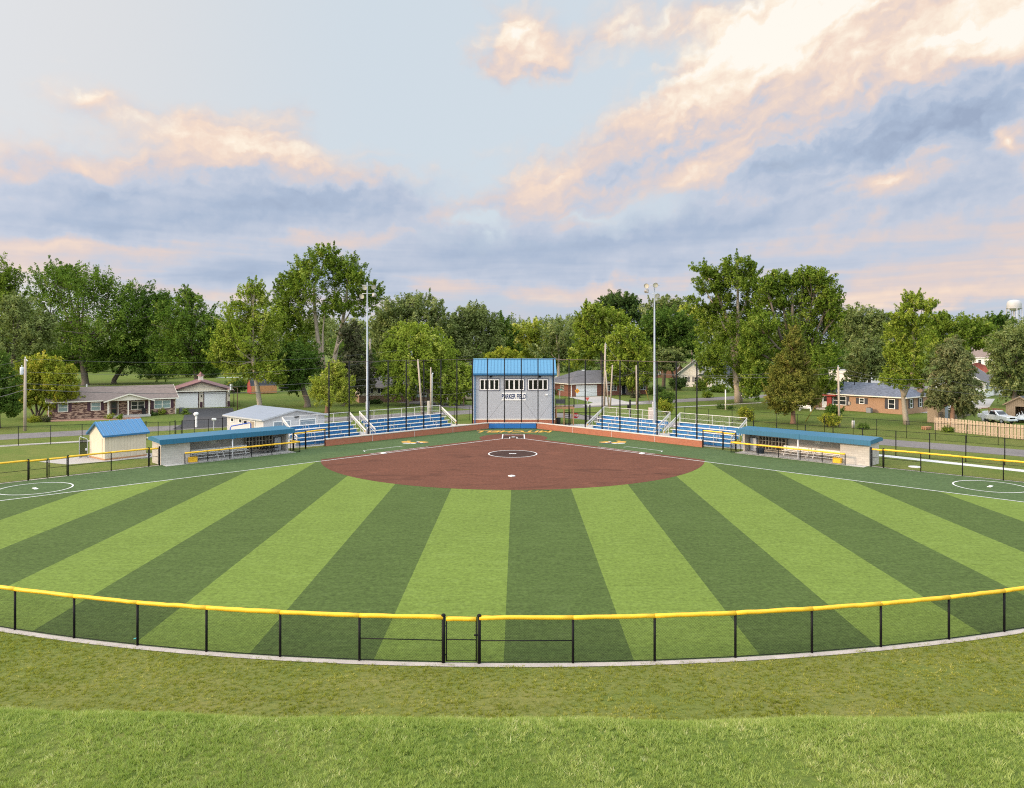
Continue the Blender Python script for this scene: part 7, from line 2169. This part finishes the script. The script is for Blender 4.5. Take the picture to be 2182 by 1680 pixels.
# beige car beside the pale blue house
px_, d_ = 999, 148
t = thing('parked_car', 'beige car parked in front of the pale blue house left of the press box', 'car', (AT(1004, 146), 146, 0), math.radians(188))
BG = carpaint('beige car paint', (0.40, 0.33, 0.25))
loft([(2.25, 0.70, 0.68, 0.40, 0.58, 0.72), (2.0, 0.85, 0.82, 0.30, 0.62, 0.86), (1.0, 0.88, 0.84, 0.26, 0.7, 0.98), (0.0, 0.88, 0.86, 0.26, 0.72, 1.0), (-1.5, 0.88, 0.85, 0.28, 0.75, 1.03), (-2.2, 0.82, 0.78, 0.36, 0.72, 0.98)], 'body', BG, t)
loft([(1.05, 0.80, 0.74, 0.92, 0.97, 1.0), (0.2, 0.78, 0.62, 0.92, 1.05, 1.42), (-0.8, 0.78, 0.62, 0.92, 1.05, 1.46), (-1.75, 0.78, 0.66, 0.92, 1.05, 1.30), (-2.0, 0.78, 0.7, 0.92, 0.98, 1.02)], 'cabin', GLASS, t)
mb = MB(); mb.box((-0.55, 0, 1.45), (1.35, 1.20, 0.05), 0, 0, 0.02); mb.build('car_roof', BG, t)
for s in (-1, 1):
    for x in (1.35, -1.35): wheel(t, x, s * 0.80, 0.32, 0.2)
    mb = MB(); mb.box((2.12, s * 0.60, 0.68), (0.18, 0.30, 0.14), 0, 0, 0.03); mb.build('headlight', _M['headlight lens'], t)
    mb = MB(); mb.box((-2.18, s * 0.62, 0.80), (0.08, 0.26, 0.16), 0, 0, 0.02); mb.build('tail_light', _M['stop red'], t)
# car half hidden behind the maple
t = thing('parked_car', 'pale car parked by the white annex half hidden behind the tallest maple', 'car', (AT(1532, 172), 172, 0), math.radians(20))
SV = carpaint('silver car paint', (0.45, 0.50, 0.55))
loft([(2.25, 0.70, 0.68, 0.40, 0.58, 0.72), (2.0, 0.85, 0.82, 0.30, 0.62, 0.86), (0.0, 0.88, 0.86, 0.26, 0.72, 1.0), (-2.2, 0.82, 0.78, 0.36, 0.72, 0.98)], 'body', SV, t)
loft([(1.05, 0.80, 0.74, 0.92, 0.97, 1.0), (0.2, 0.78, 0.62, 0.92, 1.05, 1.42), (-0.8, 0.78, 0.62, 0.92, 1.05, 1.46), (-1.75, 0.78, 0.66, 0.92, 1.05, 1.0)], 'cabin', GLASS, t)
for s in (-1, 1):
    for x in (1.35, -1.35): wheel(t, x, s * 0.80, 0.32, 0.2)

# person in a teal shirt beside the pickup
def person(label, loc, rz, shirt, trousers):
    root = thing('person', label, 'person', loc, rz)
    SKIN = mat('skin', (0.42, 0.24, 0.17), 0.6)
    me = bpy.data.meshes.new('body')
    J = [((0, 0, 0.95), 0.135), ((0, 0, 1.15), 0.13), ((0, 0, 1.35), 0.155), ((0, 0, 1.48), 0.07), ((0, 0.0, 1.56), 0.06), ((0, -0.01, 1.66), 0.095), ((0, 0, 1.75), 0.08),
         ((0.20, 0, 1.42), 0.065), ((0.27, -0.04, 1.15), 0.048), ((0.30, -0.22, 1.02), 0.036), ((0.30, -0.31, 1.00), 0.034),
         ((-0.20, 0, 1.42), 0.065), ((-0.30, -0.14, 1.22), 0.048), ((-0.28, -0.36, 1.26), 0.036), ((-0.28, -0.45, 1.27), 0.034),
         ((0.10, 0, 0.88), 0.098), ((0.12, -0.02, 0.50), 0.068), ((0.12, 0.01, 0.09), 0.045), ((0.12, -0.14, 0.05), 0.042),
         ((-0.10, 0, 0.88), 0.098), ((-0.13, -0.03, 0.50), 0.068), ((-0.14, 0.02, 0.09), 0.045), ((-0.14, -0.13, 0.05), 0.042)]
    E = [(0, 1), (1, 2), (2, 3), (3, 4), (4, 5), (5, 6), (2, 7), (7, 8), (8, 9), (9, 10), (2, 11), (11, 12), (12, 13), (13, 14), (0, 15), (15, 16), (16, 17), (17, 18), (0, 19), (19, 20), (20, 21), (21, 22)]
    v = [j[0] for j in J]; rad = [j[1] for j in J]; e = list(E)
    for hand, ox in ((10, 1), (14, -1)):                 # five short fingers rooted in each palm
        for k in range(5):
            b = Vector(v[hand]); sp = (k - 1.5) * 0.018 if k < 4 else 0.0
            dirv = Vector((sp * 2.5, -0.075 - 0.006 * (k % 3), -0.02)) if k < 4 else Vector((-0.05 * ox, -0.03, 0.01))
            i0 = len(v); v.append(tuple(b + Vector((sp, -0.02, 0)) if k < 4 else b + dirv * 0.5)); rad.append(0.010); v.append(tuple(b + Vector((sp, -0.02, 0)) + dirv)); rad.append(0.008)
            e += [(hand, i0), (i0, i0 + 1)]
    me.from_pydata(v, e, [])
    o = bpy.data.objects.new('body', me); COL.objects.link(o); o.parent = root
    sk = o.modifiers.new('skin', 'SKIN')
    for i, r_ in enumerate(rad): me.skin_vertices[0].data[i].radius = (r_, r_)
    me.skin_vertices[0].data[0].use_root = True
    ss = o.modifiers.new('smooth', 'SUBSURF'); ss.levels = 1; ss.render_levels = 1
    m2 = NT('dressed figure'); z = m2.N.new('ShaderNodeSeparateXYZ'); m2.L.new(m2.coord('Object'), z.inputs[0])
    c = m2.mix(m2.rng(z.outputs[2], 0.985, 1.0), trousers, shirt); c = m2.mix(m2.rng(z.outputs[2], 1.49, 1.50), c, (0.42, 0.24, 0.17))
    ay = m2.rng(z.outputs[1], -0.12, -0.16); up_ = m2.rng(z.outputs[2], 0.9, 0.95)
    c = m2.mix(m2.math('MULTIPLY', ay, up_), c, (0.42, 0.24, 0.17)); c = m2.mix(m2.rng(z.outputs[2], 0.10, 0.08), c, (0.03, 0.03, 0.03))
    m2.base(c); m2.pset(0.8); me.materials.append(m2.m)
    mb = MB(); mb.lathe([(0.105, -0.03), (0.11, 0.03), (0.095, 0.085), (0.05, 0.12), (0.0, 0.13)], (0, 0.012, 1.69), 14); mb.build('hair', mat('light brown hair', (0.20, 0.11, 0.06), 0.8), root, True)
    mb = MB()
    for s in (-1, 1): mb.lathe([(0.0, 0.012), (0.012, 0.006), (0.012, -0.006)], (s * 0.033, -0.098, 1.675), 8, 0, (0, -1, 0)); mb.box((s * 0.098, 0, 1.66), (0.02, 0.04, 0.06))
    mb.prism([(-0.014, -0.098, 1.64), (0.014, -0.098, 1.64), (0, -0.098, 1.67)], (0, -0.022, 0)); mb.box((0, -0.096, 1.61), (0.045, 0.012, 0.010)); mb.build('face_features', mat('face shade', (0.22, 0.10, 0.08), 0.6), root)
    return root
X_, D_ = AT(2119, 106.5), 106.5
person('person in a teal shirt reaching towards the side of the white pickup', (X_, D_, 0), math.radians(70), (0.02, 0.22, 0.20), (0.03, 0.045, 0.04))

# ---------------------------------------------------------------- grass blades on the bank and the strip by the fence
LF_GRASS = mat_leaf('grass blades', (0.225, 0.315, 0.070), (0.470, 0.530, 0.180), (0.65, 0.63, 0.35), 0.35)
LF_STRAW = mat_leaf('dry grass blades', (0.185, 0.220, 0.032), (0.410, 0.410, 0.085), (0.58, 0.53, 0.20), 0.35)


def noise2(x, y, s, seed):
    r = np.random.default_rng(seed); out = 0
    for k in range(5):
        a, b, c = r.normal(size=3); out = out + np.sin((x * a + y * b) * s * (1 + 0.6 * k) + c * 9) / (1 + 0.5 * k)
    return out / 2.5


def blades(name, label, x0, x1, y0, y1, n, hgt, wid, m_, seed, keep=None, lean=0.5, per=11, spread=0.035):
    """tufts of blades fanning out from a shared root"""
    r = np.random.default_rng(seed)
    nt = n // per
    tx = r.uniform(x0, x1, nt); ty = r.uniform(y0, y1, nt)
    if keep is not None:
        k = keep(tx, ty, r); tx, ty = tx[k], ty[k]; nt = len(tx)
    cl = 0.6 * noise2(tx, ty, 1.6, seed + 1) + 0.8 * noise2(tx, ty, 7.0, seed + 2)
    pt = noise2(tx, ty, 0.8, seed + 9) + 0.7 * noise2(tx, ty, 2.7, seed + 11)
    th = hgt * r.uniform(0.45, 1.5, nt) * np.clip(1 + 0.35 * cl, 0.3, 2.0)
    tt = 0.36 + 0.10 * cl + 0.20 * pt + r.normal(0, 0.22, nt)
    rep = lambda q: np.repeat(q, per)
    n = nt * per
    oa = r.uniform(0, 2 * math.pi, n); od = spread * np.sqrt(r.random(n))
    x = rep(tx) + np.cos(oa) * od; y = rep(ty) + np.sin(oa) * od
    z = np.array([hill(a_, b_) for a_, b_ in zip(x, y)])
    h = rep(th) * r.uniform(0.6, 1.2, n); w = wid * r.uniform(0.7, 1.4, n)
    a = r.uniform(0, 2 * math.pi, n)
    la = oa + r.normal(0, 0.5, n); ll = h * lean * (0.3 + od / spread) * r.uniform(0.5, 1.2, n)
    dx, dy = np.cos(a) * w / 2, np.sin(a) * w / 2
    V = np.empty((n, 3, 3), np.float32)
    V[:, 0] = np.stack([x - dx, y - dy, z - 0.01], 1); V[:, 1] = np.stack([x + dx, y + dy, z - 0.01], 1)
    V[:, 2] = np.stack([x + np.cos(la) * ll, y + np.sin(la) * ll, z + h], 1)
    T = np.clip(rep(tt) + r.normal(0, 0.10, n), 0, 1)
    return tag(bulk(name, V.reshape(-1, 3), np.arange(3 * n).reshape(-1, 3), m_, None, T), label, 'grass', kind='stuff')


blades('bank_grass', 'bright mown grass on the near bank', -22, 22, 9.0, 18.2, 900000, 0.070, 0.0150, LF_GRASS, 21, lambda x, y, r: ((np.abs(x) < y * 0.70 + 0.5) & (y > 12.6)) | (r.random(len(x)) < 0.35), 0.9)
def edge(x, y, r):
    rr = np.hypot(x - HOME[0], y - HOME[1])
    return ((np.abs(x) < y * 0.69 + 1) | (r.random(len(x)) < 0.4)) & (rr > R_OUT + 0.22 + 0.10 * noise2(x, y, 2.0, 77) + 0.07 * noise2(x, y, 9.0, 78) + 0.10 * r.random(len(x))) & (rr < R_OUT + 7.0)
blades('strip_grass', 'drier yellowish grass between the outfield fence and the bank', -27, 27, 18.0, 35.0, 680000, 0.055, 0.018, LF_STRAW, 31, edge, 1.0)
